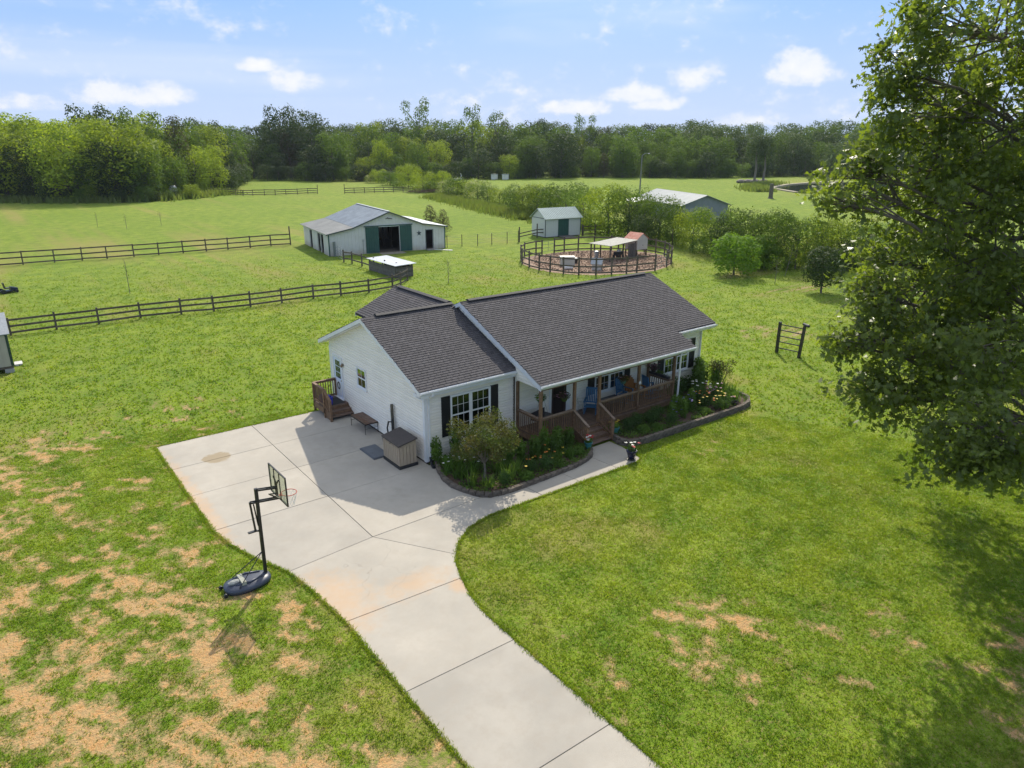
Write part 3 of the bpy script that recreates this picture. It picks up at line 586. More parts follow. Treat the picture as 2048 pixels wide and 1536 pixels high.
obj('soffit', MB().prism([(4.36, -2.05, 2.88), (4.36, 3.86, 5.35), (4.5, 3.86, 5.35), (4.5, -2.05, 2.88)], (0, 0, -.02)), mroof, WHITE)
obj('soffit', MB().box(14.2, 17.28, -.9, -.3, 3.33, 3.35).prism([(16.95, -.9, 3.36), (17.29, -.9, 3.36), (17.29, 3.86, 5.35), (16.95, 3.86, 5.35)], (0, 0, -.02)), mroof, WHITE)
PORCHF = mat('porch_fascia', (0.70, 0.74, 0.68), .6, (.6, .64, .58), 2)
obj('fascia', MB().box(4.36, 14.25, -2.075, -2.03, 2.87, 3.06), mroof, PORCHF)
obj('fascia', MB().box(14.27, 17.29, -.915, -.88, 3.34, 3.54), mroof, WHITE)
obj('fascia', MB().box(-.36, 4.5, -.33, -.30, 3.06, 3.29), wroof, WHITE)
obj('porch_ceiling', MB().box(4.5, 14.2, -2.0, -.32, 2.95, 2.97), mroof, WHITE)
obj('beam', MB().box(4.5, 13.1, -2.02, -1.88, 2.80, 2.95), mroof, WOOD)
def gutter(x0, x1, y, z, par):
    g = MB(); pr = [(0, 0), (-.10, 0), (-.125, .035), (-.125, .10), (-.115, .10), (-.115, .04), (-.095, .012), (-.01, .012), (-.01, .10), (0, .10)]
    v = [(x, y+a, z+b) for x in (x0, x1) for a, b in pr]; n = len(pr)
    g.add(v, [(i, (i+1) % n, (i+1) % n+n, i+n) for i in range(n)]+[tuple(range(n))[::-1], tuple(range(n, 2*n))])
    k = x0+.4
    while k < x1: g.box(k, k+.02, y-.12, y+.0, z+.085, z+.105); k += .9
    return obj('gutter', g, par, WHITE)
gutter(-.38, 4.42, -.335, 3.19, wroof); gutter(4.33, 14.28, -2.08, 2.96, mroof); gutter(14.25, 17.32, -.92, 3.44, mroof)
def downspout(pts, par, w=.06): m = MB(); [m.bar(a, b, w*1.2, w) for a, b in zip(pts[:-1], pts[1:])]; return obj('downspout', m, par, WHITE)
downspout([(.16, -.40, 3.2), (.16, -.40, 3.06), (.16, -.055, 2.88), (.16, -.055, .12)], wroof)
downspout([(13.18, -2.14, 2.97), (13.15, -2.12, 2.8), (13.15, -2.10, .15), (13.2, -2.35, .05)], mroof)
downspout([(16.9, -.98, 3.45), (16.9, -.9, 3.35), (16.9, -.37, 3.15), (16.9, -.37, .1)], mroof)
# ---- windows and doors
GL = bpy.data.materials.new('window_glass'); GL.use_nodes = True; _n = GL.node_tree.nodes; _l = GL.node_tree.links
_tr = _n.new('ShaderNodeBsdfTransparent'); _tr.inputs[0].default_value = (.55, .62, .58, 1); _gl = _n.new('ShaderNodeBsdfGlossy'); _gl.inputs['Roughness'].default_value = .03; _gl.inputs[0].default_value = (.45, .5, .47, 1)
_fr = _n.new('ShaderNodeLayerWeight'); _fr.inputs[0].default_value = .25; _mm = _n.new('ShaderNodeMapRange'); _l.new(_fr.outputs['Fresnel'], _mm.inputs[0]); _mm.inputs[3].default_value = .07; _mm.inputs[4].default_value = .9
_ms = _n.new('ShaderNodeMixShader'); _l.new(_mm.outputs[0], _ms.inputs[0]); _l.new(_tr.outputs[0], _ms.inputs[1]); _l.new(_gl.outputs[0], _ms.inputs[2]); _l.new(_ms.outputs[0], _n['Material Output'].inputs[0])
ROOM = mat('dim_room', (0.012, 0.015, 0.014), .9)
def frameM(o, u, n): M4 = Matrix((Vector(u), Vector(n), Vector((0, 0, 1)))).transposed().to_4x4(); M4.translation = Vector(o); return M4
def window(par, o, u, n, w, h, units=1, grid=(3, 2), blind=True, name='window'):
    M4 = frameM(o, u, n); f = MB(); c = .055; uw = w/units
    f.box(0, w, .020, .085, -c+.0, 0.0, M4).box(0, w, .020, .085, h, h+c, M4).box(-c, 0, .020, .085, -c, h+c, M4).box(w, w+c, .020, .085, -c, h+c, M4)
    for k in range(1, units): f.box(k*uw-.05, k*uw+.05, .020, .083, 0, h, M4)
    win = obj(name, f, par, WHITE)
    obj('sill', MB().box(-c-.02, w+c+.02, .018, .11, -c-.03, -c-.002, M4), win, WHITE)
    obj('backing', MB().box(0, w, .030, .034, 0, h, M4), win, ROOM)
    for k in range(units):
        a, b = k*uw+(.05 if k else 0), (k+1)*uw-(.05 if k < units-1 else 0)
        sh = MB(); s_ = .035
        for z0, z1, y1 in ((0, h/2, .052), (h/2, h, .062)):
            sh.box(a, b, .04, y1, z0, z0+s_, M4).box(a, b, .04, y1, z1-s_, z1, M4).box(a, a+s_, .04, y1-.001, z0+s_, z1-s_, M4).box(b-s_, b, .04, y1-.001, z0+s_, z1-s_, M4)
        obj('sash', sh, win, WHITE)
        for z0, z1 in ((0, h/2), (h/2, h)):
            obj('pane', MB().box(a+s_, b-s_, .045, .049, z0+s_, z1-s_, M4), win, GL)
            gm_ = MB()
            for i in range(1, grid[0]): x = a+s_+(b-a-2*s_)*i/grid[0]; gm_.box(x-.008, x+.008, .0495, .056, z0+s_, z1-s_, M4)
            for i in range(1, grid[1]): z = z0+s_+(z1-z0-2*s_)*i/grid[1]; gm_.box(a+s_, b-s_, .0497, .0555, z-.008, z+.008, M4)
            obj('muntin', gm_, win, WHITE)
        if blind:
            bl = MB(); z = h*(.47 if blind is True else 0)+.05
            while z < h-.04: bl.box(a+.04, b-.04, .036, .044, z, z+.012, M4); z += .042
            obj('blind', bl, win, BLIND)
    return win
def shutter(par, o, u, n, w, h):
    M4 = frameM(o, u, n); f = MB(); b = .045
    f.box(0, w, .02, .042, 0, h, M4).box(0, b, .042, .06, 0, h, M4).box(w-b, w, .042, .06, 0, h, M4)
    for z0, z1 in ((0, b), (h-b, h), (h/2-b/2, h/2+b/2)): f.box(b, w-b, .042, .059, z0, z1, M4)
    z = b+.02
    while z < h-b-.02:
        if abs(z-h/2) > b: f.box(b, w-b, .042, .054, z, z+.022, M4)
        z += .04
    return obj('shutter', f, par, SHUT)
fx, fn = (1, 0, 0), (0, -1, 0)
window(house, (1.25, 0, 1.02), fx, fn, 1.92, 1.68, 2)
shutter(house, (.77, 0, 1.0), fx, fn, .41, 1.76); shutter(house, (3.24, 0, 1.0), fx, fn, .40, 1.76)
window(house, (0, 6.0, 1.8), (0, -1, 0), (-1, 0, 0), .84, .88, 1, (2, 1), 'full')
window(house, (9.2, -.3, 1.25), fx, fn, 1.85, 1.5, 2); shutter(house, (8.7, -.3, 1.2), fx, fn, .42, 1.6); shutter(house, (11.12, -.3, 1.2), fx, fn, .42, 1.6)
window(house, (14.12, -.3, 1.22), fx, fn, 1.8, 1.55, 2); shutter(house, (13.6, -.3, 1.18), fx, fn, .43, 1.62); shutter(house, (16.02, -.3, 1.18), fx, fn, .46, 1.62)
# side door with a nine pane light and an oval plaque
M4 = frameM((0, 8.62, .56), (0, -1, 0), (-1, 0, 0)); DW = .84
d = obj('door', MB().box(0, DW, .02, .05, .02, 2.06, M4), house, mat('pale_blue_white_paint', (.70, .76, .88), .4))
obj('frame', MB().box(-.10, 0, .018, .08, -.02, 2.16, M4).box(DW, DW+.10, .018, .08, -.02, 2.16, M4).box(0, DW, .018, .08, 2.06, 2.16, M4).box(-.1, DW+.1, .018, .14, -.06, .0, M4), d, WHITE)
for i in range(3):
    for j in range(3): obj('pane', MB().box(.15+i*.185, .31+i*.185, .0505, .056, 1.02+j*.31, 1.29+j*.31, M4), d, GLASS)
obj('panel', MB().box(.14, .38, .0505, .06, .15, .85, M4).box(.46, .70, .0505, .06, .15, .85, M4), d, WHITE)
wreath = obj('oval_plaque', MB().tube([M4 @ Vector((.42+.13*math.cos(a), .066, .62+.17*math.sin(a))) for a in [k*math.pi/6 for k in range(13)]], .028, 6), d, mat('dark_plaque', (.06, .055, .06), .6))
obj('handle', MB().ball(M4 @ Vector((.78, .085, .95)), .03).tube([M4 @ Vector((.78, .05, .95)), M4 @ Vector((.78, .085, .95))], .012), d, mat('brass', (.45, .33, .12), .35, metal=.8))
lm = MB().box(-.05, .05, .02, .04, 1.78, 1.9, frameM((0, 7.58, .56), (0, -1, 0), (-1, 0, 0)))
lmp = obj('wall_lantern', lm.ball((-.12, 7.58, 2.36), .07, 8, 6, (1, 1, 1.3)), house, mat('antique_brass', (.20, .15, .10), .5))
# front door, dark with a storm door
M4 = frameM((6.42, -.3, .62), fx, fn); DW = .9
d = obj('door', MB().box(0, DW, .02, .05, .02, 2.06, M4), house, mat('dark_maroon_door', (.035, .018, .016), .35))
obj('frame', MB().box(-.11, 0, .018, .08, -.0, 2.18, M4).box(DW, DW+.22, .018, .08, -.0, 2.18, M4).box(0, DW, .018, .08, 2.06, 2.18, M4), d, WHITE)
obj('panel', MB().box(.14, DW-.14, .0505, .062, 1.1, 1.95, M4).box(.14, DW-.14, .0505, .062, .15, .95, M4), d, mat('storm_panel', (.025, .02, .02), .15))
obj('handle', MB().ball(M4 @ Vector((.82, .09, 1.0)), .03).box(.80, .84, .05, .07, .9, 1.1, M4), d, BLACK)
obj('porch_lantern', MB().box(7.40, 7.50, -.44, -.32, 2.2, 2.45).box(7.43, 7.47, -.36, -.3, 2.45, 2.5), house, BLACK)
obj('gable_vent', MB().box(4.2, 4.5, 0, 0.001, 0, .001), house, WHITE).name = 'meter_plate' if False else 'trim_cap'
bpy.data.objects.remove(bpy.data.objects['trim_cap'])

# ================================================================== front porch
porch = thing('porch', 'stained wood front porch with balustrade and square posts under the eave', 'porch', (8.7, -1.2, 0))
FZ = .60
bd = MB().box(-.067, .067, 0, 1.70, -.03, 0).mesh('deck_board', WOODG)
x = 4.52
while x < 12.95:
    e = obj('deck_board', bd, porch, loc=None); e.location = (x, -2.02, FZ+random.uniform(-.002, .002)); e.scale.y = 1.0; x += .1405
obj('rim_joist', MB().box(4.42, 6.36, -2.03, -1.99, FZ-.26, FZ-.032), porch, WOOD)
obj('rim_joist', MB().box(7.90, 12.98, -2.03, -1.99, FZ-.26, FZ-.032), porch, WOOD)
obj('rim_joist', MB().box(4.42, 4.46, -1.989, -.32, FZ-.26, FZ-.032), porch, WOOD)
obj('rim_joist', MB().box(12.94, 12.98, -1.989, -.32, FZ-.26, FZ-.032), porch, WOOD)
obj('joists', MB().box(4.5, 12.9, -1.7, -1.64, FZ-.2, FZ-.032).box(4.5, 12.9, -.9, -.84, FZ-.2, FZ-.032), porch, WOOD)
for x in (4.6, 6.4, 9.0, 11.0, 12.8): obj('pier', MB().box(x-.18, x+.18, -1.95, -1.6, -.1, FZ-.262), porch, BRICK)
PW = .058
for x, y in ((4.47, -1.94), (6.37, -1.94), (7.87, -1.94), (10.42, -1.94), (12.93, -1.94), (4.44, -.40), (12.84, -.40)):
    obj('post', MB().box(x-PW, x+PW, y-PW, y+PW, FZ-.2, 2.80), porch, WOOD)
bal_me = MB().box(-.017, .017, -.017, .017, 0, .80).mesh('baluster', WOOD)
def railing(par, a, b, z0=FZ, z1=FZ, h=.95, inset_=.06, cap=WOODT, nm='railing', bm=bal_me):
    a = Vector((*a, z0)); b = Vector((*b, z1)); d = b-a; L_ = d.length; dn = d.normalized(); A = a+dn*inset_; B_ = b-dn*inset_
    r = obj(nm, MB().bar(A+Vector((0, 0, h-.015)), B_+Vector((0, 0, h-.015)), .13, .035), par, cap)
    obj('rail', MB().bar(A+Vector((0, 0, h-.08)), B_+Vector((0, 0, h-.08)), .04, .085), r, WOOD); obj('rail', MB().bar(A+Vector((0, 0, .10)), B_+Vector((0, 0, .10)), .04, .085), r, WOOD)
    n = max(1, int((B_-A).length/.125))
    for i in range(n):
        p = A+(B_-A)*((i+.5)/n); e = obj('baluster', bm, r); e.location = p+Vector((0, 0, .10)); 
        nrm = Vector((-dn.y, dn.x, 0)).normalized(); e.location = Vector(e.location)+nrm*.036
    return r
railing(porch, (4.47, -1.94), (6.37, -1.94)); railing(porch, (7.87, -1.94), (10.42, -1.94)); railing(porch, (10.42, -1.94), (12.93, -1.94))
railing(porch, (4.45, -1.9), (4.44, -.42)); railing(porch, (12.89, -1.9), (12.86, -.42))
# steps
for k in range(3):
    zt = FZ-.15*(k+1); y1 = -2.04-.29*k
    st_ = obj('step', MB().box(6.43, 7.81, y1-.01, y1+.0, zt-.14, zt-.035) if False else MB().box(6.43, 7.81, y1-.005, y1+.005, zt-.0, zt+.115), porch, WOOD)
    for j in range(2): obj('tread_board', MB().box(6.40, 7.84, y1-.30+j*.152, y1-.30+j*.152+.144, zt-.035, zt), st_, WOODG)
obj('stringer', MB().prism([(6.38, -2.03, FZ-.05), (6.38, -2.03, .03), (6.38, -2.95, .03), (6.38, -2.92, .16)], (.04, 0, 0)).prism([(7.82, -2.03, FZ-.05), (7.82, -2.03, .03), (7.82, -2.95, .03), (7.82, -2.92, .16)], (.04, 0, 0)), porch, WOOD)
sb = MB().box(-.017, .017, -.017, .017, 0, .78).mesh('baluster', WOOD)
for x in (6.34, 7.88):
    obj('post', MB().box(x-PW, x+PW, -2.92, -2.80, .02, 1.02), porch, WOOD)
    railing(porch, (x, -1.97), (x, -2.98), FZ, .10, .93, .02, WOODT, 'stair_railing', sb)

# ================================================================== side stoop
stoop = thing('wooden_stoop', 'small brown wooden stoop with steps and railing below the side door', 'steps', (-.65, 7.6, 0))
y = 7.32
while y < 8.62: obj('deck_board', MB().box(-1.24, -.03, y, y+.138, .50, .53), stoop, WOODG); y += .1425
obj('rim_joist', MB().box(-1.27, -1.235, 7.3, 8.64, .24, .497).box(-1.235, -.03, 7.29, 7.318, .3, .497).box(-1.235, -.03, 8.62, 8.65, .24, .497), stoop, WOOD)
for k in range(2):
    zt = .53-.165*(k+1); y1 = 7.28-.27*k
    s2 = obj('step', MB().box(-1.18, -.06, y1-.0, y1+.012, zt+.0, zt+.12), stoop, WOOD)
    for j in range(2): obj('tread_board', MB().box(-1.2, -.04, y1-.29+j*.147, y1-.29+j*.147+.14, zt-.035, zt), s2, WOODG)
obj('stringer', MB().prism([(-1.22, 7.3, .45), (-1.22, 7.3, .03), (-1.22, 6.72, .03), (-1.22, 6.75, .15)], (.035, 0, 0)).prism([(-.055, 7.3, .45), (-.055, 7.3, .03), (-.055, 6.72, .03), (-.055, 6.75, .15)], (.035, 0, 0)), stoop, WOOD)
for x, y, z0, z1 in ((-1.22, 8.6, .0, 1.48), (-1.22, 7.36, .0, 1.48), (-1.22, 6.68, .02, 1.05), (-.07, 8.6, .02, 1.48)): obj('post', MB().box(x-.05, x+.05, y-.05, y+.05, z0, z1), stoop, WOOD)
railing(stoop, (-1.22, 8.6), (-1.22, 7.36), .53, .53, .95, .03, WOOD); railing(stoop, (-1.18, 8.6), (-.1, 8.6), .53, .53, .95, .03, WOOD)
railing(stoop, (-1.22, 7.36), (-1.22, 6.64), .53, .12, .93, .02, WOOD, 'stair_railing', sb)
# ================================================================== things by the house
G0 = .024
def local(name, label, cat, loc, rz=0, group=None): return thing(name, label, cat, loc, group, world=False, rz=rz)
# storage box
t = local('storage_box', 'beige ribbed plastic storage box with dark lid against the white side wall', 'storage box', (-.76, .80, G0))
TAN = mat('tan_plastic', (.42, .34, .24), .55, (.38, .30, .22), 3); LID = mat('dark_lid', (.075, .06, .055), .6, (.055, .045, .042), 5)
b = obj('base', MB().box(-.44, .42, -.70, .70, 0, .13), t, BLACKP)
bd_ = MB().prism([(-.40, -.66, .13), (.38, -.66, .13), (.38, -.66, 1.16), (-.40, -.66, 1.0)], (0, 1.32, 0)); body = obj('body', bd_, t, TAN)
for i in range(9): yv = -.62+i*.155; obj('panel', MB().box(-.425, -.4005, yv-.062, yv+.062, .15, .93), body, TAN)
for i in range(5): xv = -.32+i*.155; obj('panel', MB().box(xv-.062, xv+.062, -.685, -.6605, .15, .96), body, TAN)
lid = MB().prism([(-.46, -.73, 1.005), (.42, -.73, 1.17), (.42, -.73, 1.22), (-.46, -.73, 1.055)], (0, 1.46, 0)); obj('lid', lid, t, LID)
obj('latch', MB().ball((-.43, .05, .93), .025), t, BLACKP)
# grey rubber mat / slab
t = thing('rubber_mat', 'flat grey square mat lying on the concrete beside the storage box', 'mat', (-1.18, 2.25, G0))
obj('mat_body', MB().box(-1.58, -.84, 1.60, 2.95, G0, G0+.055).box(-1.55, -.87, 1.63, 2.92, G0+.055, G0+.075), t, mat('grey_mat', (.135, .15, .17), .7, (.11, .12, .135), 3, bump=.2))
# bench
t = thing('garden_table', 'low wooden slat table on thin black metal legs along the side wall', 'table', (-.36, 4.95, G0))
tp = obj('table_top', MB().box(-.69, -.67, 4.18, 5.72, .50, .535).box(-.05, -.03, 4.18, 5.72, .50, .535).box(-.67, -.05, 4.17, 4.19, .50, .535).box(-.67, -.05, 5.71, 5.73, .50, .535), t, BLACK)
for i in range(5): obj('slat', MB().box(-.665+i*.124, -.665+i*.124+.114, 4.20, 5.70, .515, .548), tp, mat('table_slat_%s' % 'abcde'[i], (.15+.03*(i % 2), .085, .05), .7, (.09, .055, .035), 5, stretch=(6, 1, 6), bump=.3) if i < 2 else WOODG)
for x, y in ((-.67, 4.22), (-.05, 4.22), (-.67, 5.68), (-.05, 5.68)): obj('leg', MB().tube([(x, y, .51), (x, y, G0)], .012, 6), t, BLACK)
obj('brace', MB().tube([(-.67, 4.22, .30), (-.05, 4.22, .30)], .009, 5).tube([(-.67, 5.68, .30), (-.05, 5.68, .30)], .009, 5), t, BLACK)
# post with hoses
t = thing('hose_post', 'weathered upright post with black hose hung on it behind the storage box', 'post', (-.14, 2.55, G0))
obj('post', MB().box(-.19, -.09, 2.50, 2.60, 0, 1.9), t, mat('weathered_post', (.13, .12, .09), .9, (.08, .075, .06), 6, bump=.4))
obj('faucet', MB().tube([(-.2, 2.55, 1.1), (-.33, 2.6, 1.12), (-.33, 2.6, 1.0)], .03, 7), t, BLACKP)
obj('hose', MB().tube([(-.3, 2.62, 1.12), (-.34, 2.70, .8), (-.30, 2.68, .4), (-.25, 2.6, .06), (-.4, 3.0, .05), (-.25, 3.4, .05), (-.15, 3.0, .06), (-.3, 2.7, .08)], .035, 7, True).tube([(-.2, 2.47, 1.25), (-.22, 2.42, .9), (-.2, 2.40, .4), (-.2, 2.3, .05)], .04, 7), t, BLACKP)
obj('wire', MB().tube([(-.02, 2.95, 1.35), (-.08, 2.9, 1.6), (-.1, 2.75, 1.75), (-.13, 2.66, 1.6), (-.14, 2.62, 1.1)], .008, 5), t, WHITE)
# splash pipe
t = thing('drain_pipe', 'black corrugated drain pipe at the foot of the white corner downspout', 'pipe', (.12, -.3, 0))
dp = MB(); pts = [(.16, -.06, .30), (.15, -.12, .12), (.06, -.32, .07), (-.02, -.62, .07)]; dp.tube(pts, .055, 10, False)
for k in range(10): q = Vector(pts[2]).lerp(Vector(pts[3]), k/10); dp.tube([q, q+Vector((-.006, -.024, 0))], .066, 10)
obj('pipe_body', dp, t, BLACKP)
# recycling bins
for (x, y, s, lab) in ((-.95, 7.62, 1.0, 'blue recycling bin at the front edge of the wooden stoop'), (-.93, 8.12, .9, 'blue bin filled with bags, behind the other bin on the stoop')):
    t = local('recycling_bin', lab, 'bin', (x, y, .53), .1, 'blue bins on the side stoop')
    BLU = mat('blue_plastic', (.02, .035, .45), .4) if 'BLU' not in globals() else BLU
    w, d_, h = .2*s, .17*s, .42*s
    m = MB().add([(-w*.85, -d_*.85, 0), (w*.85, -d_*.85, 0), (w*.85, d_*.85, 0), (-w*.85, d_*.85, 0), (-w, -d_, h), (w, -d_, h), (w, d_, h), (-w, d_, h), (-w*.9, -d_*.9, h), (w*.9, -d_*.9, h), (w*.9, d_*.9, h), (-w*.9, d_*.9, h), (-w*.8, -d_*.8, .05), (w*.8, -d_*.8, .05), (w*.8, d_*.8, .05), (-w*.8, d_*.8, .05)],
       [(3, 2, 1, 0), (0, 1, 5, 4), (1, 2, 6, 5), (2, 3, 7, 6), (3, 0, 4, 7), (4, 5, 9, 8), (5, 6, 10, 9), (6, 7, 11, 10), (7, 4, 8, 11), (8, 9, 13, 12), (9, 10, 14, 13), (10, 11, 15, 14), (11, 8, 12, 15), (12, 13, 14, 15)])
    obj('bin_body', m, t, BLU); obj('rim', MB().box(-w-.015, w+.015, -d_-.015, -d_+.0, h-.03, h).box(-w-.015, w+.015, d_, d_+.015, h-.03, h), t, BLU)
    obj('bag', MB().ball((0, 0, h-.02), .13*s, 9, 6, (1, .9, .8)), t, mat('pale_bag', (.30, .38, .75), .4) if s < 1 else mat('blue_bag', (.05, .08, .6), .4))
obj('door_mat', MB().box(-1.05, -.12, 7.42, 8.4, .53, .542), None, mat('dark_mat', (.03, .03, .03), .9), label='dark door mat on the stoop boards beside the blue bins', cat='mat')
# ---------------------------------------------------------------- basketball hoop
t = thing('basketball_hoop', 'portable black basketball hoop with clear backboard standing at the driveway edge', 'basketball hoop', (-8.5, -4.0, 0))
NAVY = mat('slate_base_plastic', (.045, .055, .085), .38, (.06, .07, .10), 2)
bs = MB()
def ring(cx, cy, z, sx, sy, n=28, p=2.6):
    out = []
    for k in range(n):
        a = 2*math.pi*k/n; c_, s_ = math.cos(a), math.sin(a); wy = sy*(1-.20*(c_ > 0)*c_)
        out.append((cx+sx*math.copysign(abs(c_)**(2/p), c_), cy+wy*math.copysign(abs(s_)**(2/p), s_), z))
    return out
lv = [(.02, .66, .41), (.10, .69, .44), (.17, .68, .43), (.20, .60, .38), (.24, .52, .31), (.255, .40, .22)]; n = 28; vs = []
for z, a, b_ in lv: vs += ring(-8.62, -4.02, z, a, b_)
fs = [(i*n+k, i*n+(k+1) % n, (i+1)*n+(k+1) % n, (i+1)*n+k) for i in range(len(lv)-1) for k in range(n)]+[tuple(range(n))[::-1], tuple(range((len(lv)-1)*n, len(lv)*n))]
base = obj('base', MB().add(vs, fs), t, NAVY, True)
obj('rib', MB().tube([(-9.0, -4.2, .245), (-8.6, -4.28, .27), (-8.2, -4.15, .255)], .035, 6).tube([(-9.0, -3.84, .245), (-8.6, -3.76, .27), (-8.2, -3.89, .255)], .035, 6), base, NAVY, True)
obj('weight_stone', MB().ball((-9.0, -4.05, .28), .17, 7, 5, (1.2, .7, .4)), t, mat('pale_block', (.34, .35, .33), .9, (.22, .23, .22), 9, bump=.5))
obj('weight_stone', MB().box(-8.85, -8.72, -4.32, -3.8, .24, .34), t, mat('concrete_block', (.42, .42, .36), .9, (.30, .31, .25), 9, bump=.5))
obj('wheel', MB().tube([(-9.33, -4.30, .07), (-9.33, -4.24, .07)], .06, 12), t, BLACKP); obj('wheel', MB().tube([(-9.33, -3.80, .07), (-9.33, -3.74, .07)], .06, 12), t, BLACKP)
pb = Vector((-8.06, -4.0, .22)); pt = Vector((-8.02, -3.95, 3.02))
obj('pole', MB().bar(pb, pt, .09, .09, (1, 0, 0)), t, BLACK)
obj('strut', MB().tube([(-8.09, -4.0, .95), (-8.95, -4.36, .22)], .014, 6).tube([(-8.09, -4.0, .95), (-8.95, -3.68, .22)], .014, 6), t, BLACK)
# backboard: faces the driveway (+x, +y side)
bdir = Vector((.9998, .02, 0)).normalized(); bs_ = Vector((-bdir.y, bdir.x, 0)); bc = pt+bdir*.66+Vector((0, 0, -.10))
M4 = Matrix((bs_, bdir, Vector((0, 0, 1)))).transposed().to_4x4(); M4.translation = bc
bb_ = obj('backboard', MB().box(-.64, .64, -.012, .012, -.42, .47, M4), t, None)
PC = bpy.data.materials.new('clear_backboard'); PC.use_nodes = True; _n = PC.node_tree.nodes; _l = PC.node_tree.links; _a = _n.new('ShaderNodeBsdfTransparent'); _a.inputs[0].default_value = (.9, .92, .84, 1)
_d = _n['Principled BSDF']; _d.inputs['Base Color'].default_value = (.62, .62, .50, 1); _d.inputs['Roughness'].default_value = .15; _x = _n.new('ShaderNodeMixShader'); _x.inputs[0].default_value = .25
_l.new(_a.outputs[0], _x.inputs[1]); _l.new(_d.outputs[0], _x.inputs[2]); _l.new(_x.outputs[0], _n['Material Output'].inputs[0]); bb_.data.materials.append(PC)
fr = MB()
for a in ((-.66, .66, -.02, .02, -.45, -.41), (-.66, .66, -.02, .02, .46, .49)): fr.box(*a, M4)
for x in (-.66, .63): fr.box(x, x+.03, -.0205, .0205, -.41, .46, M4)
for x in (-.22, .19): fr.box(x, x+.03, -.035, -.0125, -.41, .46, M4)
obj('frame', fr, bb_, BLACK)
fr2 = MB(); 
for a, c_ in (((-.2, -.05, .25), (0, -.05, .05)), ((.2, -.05, .25), (0, -.05, .05)), ((0, -.05, .05), (0, -.05, -.3)), ((-.2, -.05, -.35), (.2, -.05, -.35)), ((-.2, -.05, -.35), (0, -.3, -.2)), ((.2, -.05, -.35), (0, -.3, -.2))): fr2.bar(M4 @ Vector(a), M4 @ Vector(c_), .035, .035)
obj('bracket', fr2, bb_, BLACK)
arm = MB()
for dz, back in ((-.05, 0.0), (-.40, -.20)):
    for s_ in (-.05, .05): arm.bar(pt+Vector((0, 0, dz))+bs_*s_+bdir*back, bc-bdir*.05+Vector((0, 0, dz+.0))+bs_*s_, .03, .05)
obj('arm', arm, t, BLACK)
lvv = MB(); q0 = pt+bdir*(-.22)+Vector((0, 0, -.38)); q1 = pt+bdir*(-.16)+Vector((0, 0, -1.35))
lvv.bar(q0, q1, .05, .05); lvv.bar(q1, pt+Vector((0, 0, -1.40)), .045, .045); lvv.bar(q1+bdir*-.22, q1+bdir*.05, .10, .03); lvv.tube([q0+bdir*.1+Vector((0, 0, -.1)), q1+bdir*.1+Vector((0, 0, .15))], .022, 7)
obj('lever', lvv, t, BLACK)
hc = bc+bdir*.30+Vector((0, 0, -.34)); RED = mat('red_rim', (.50, .06, .03), .45)
rim = obj('rim', MB().tube([hc+(bdir*math.cos(a)+bs_*math.sin(a))*.225 for a in [k*math.pi/12 for k in range(25)]], .011, 6, False).bar(bc+Vector((0, 0, -.34)), hc-bdir*.22, .12, .015), t, RED)
net = MB(); NN = 10
for i in range(NN):
    for j in range(3):
        r0 = .225-.035*j; r1 = .225-.035*(j+1); z0 = -.14*j; z1 = -.14*(j+1)
        for s_ in (-.5, .5):
            a0 = 2*math.pi*(i+.5*(j % 2))/NN; a1 = a0+2*math.pi*s_/NN
            net.tube([hc+(bdir*math.cos(a0)+bs_*math.sin(a0))*r0+Vector((0, 0, z0)), hc+(bdir*math.cos(a1)+bs_*math.sin(a1))*r1+Vector((0, 0, z1))], .0045, 3, False)
obj('net', net, rim, WHITE)
# ---------------------------------------------------------------- retaining edging of the beds
BLK = mat('retaining_block', (.17, .14, .11), .95, (.10, .082, .066), 8, bump=.7, bscale=22, objvar=.22)
def edging(name, label, pts, courses, wdt=.17, ln=.31, hh=.115, z0=-.04):
    e = thing(name, label, 'edging', (pts[0][0], pts[0][1], 0)); P = [Vector((x, y, 0)) for x, y in pts]
    cum = [0]
    for a, b in zip(P[:-1], P[1:]): cum.append(cum[-1]+(b-a).length)
    def at_(s):
        s = max(0, min(s, cum[-1]))
        for i in range(len(P)-1):
            if s <= cum[i+1]: return P[i].lerp(P[i+1], (s-cum[i])/(cum[i+1]-cum[i]))
        return P[-1]
    bm_ = MB().add([(-.5*ln+.008, -wdt/2, 0), (.5*ln-.008, -wdt/2, 0), (.5*ln-.03, wdt/2, 0), (-.5*ln+.03, wdt/2, 0), (-.5*ln+.008, -wdt/2+.012, hh-.008), (.5*ln-.008, -wdt/2+.012, hh-.008), (.5*ln-.03, wdt/2, hh-.006), (-.5*ln+.03, wdt/2, hh-.006)],
        [(3, 2, 1, 0), (4, 5, 6, 7), (0, 1, 5, 4), (1, 2, 6, 5), (2, 3, 7, 6), (3, 0, 4, 7)]).mesh('block', BLK)
    for c in range(courses):
        s = (c % 2)*ln/2
        while s < cum[-1]:
            p = at_(s); q = at_(s+.12)-at_(s-.12); o = obj('block', bm_, e); ang = math.atan2(q.y, q.x)
            o.location = (p.x+random.uniform(-.006, .006), p.y+random.uniform(-.008, .008), z0+c*hh); o.rotation_euler = (0, 0, ang+random.uniform(-.03, .03)); s += ln
    return P
EL = [(.30, -.28), (0, -.95), (-.24, -1.7), (-.30, -2.4), (-.16, -3.0), (.05, -3.5), (.35, -3.85), (.8, -4.03), (1.4, -4.08), (3.1, -4.06), (4.6, -3.98), (5.4, -3.82), (5.95, -3.55), (6.25, -3.2), (6.3, -2.75)]
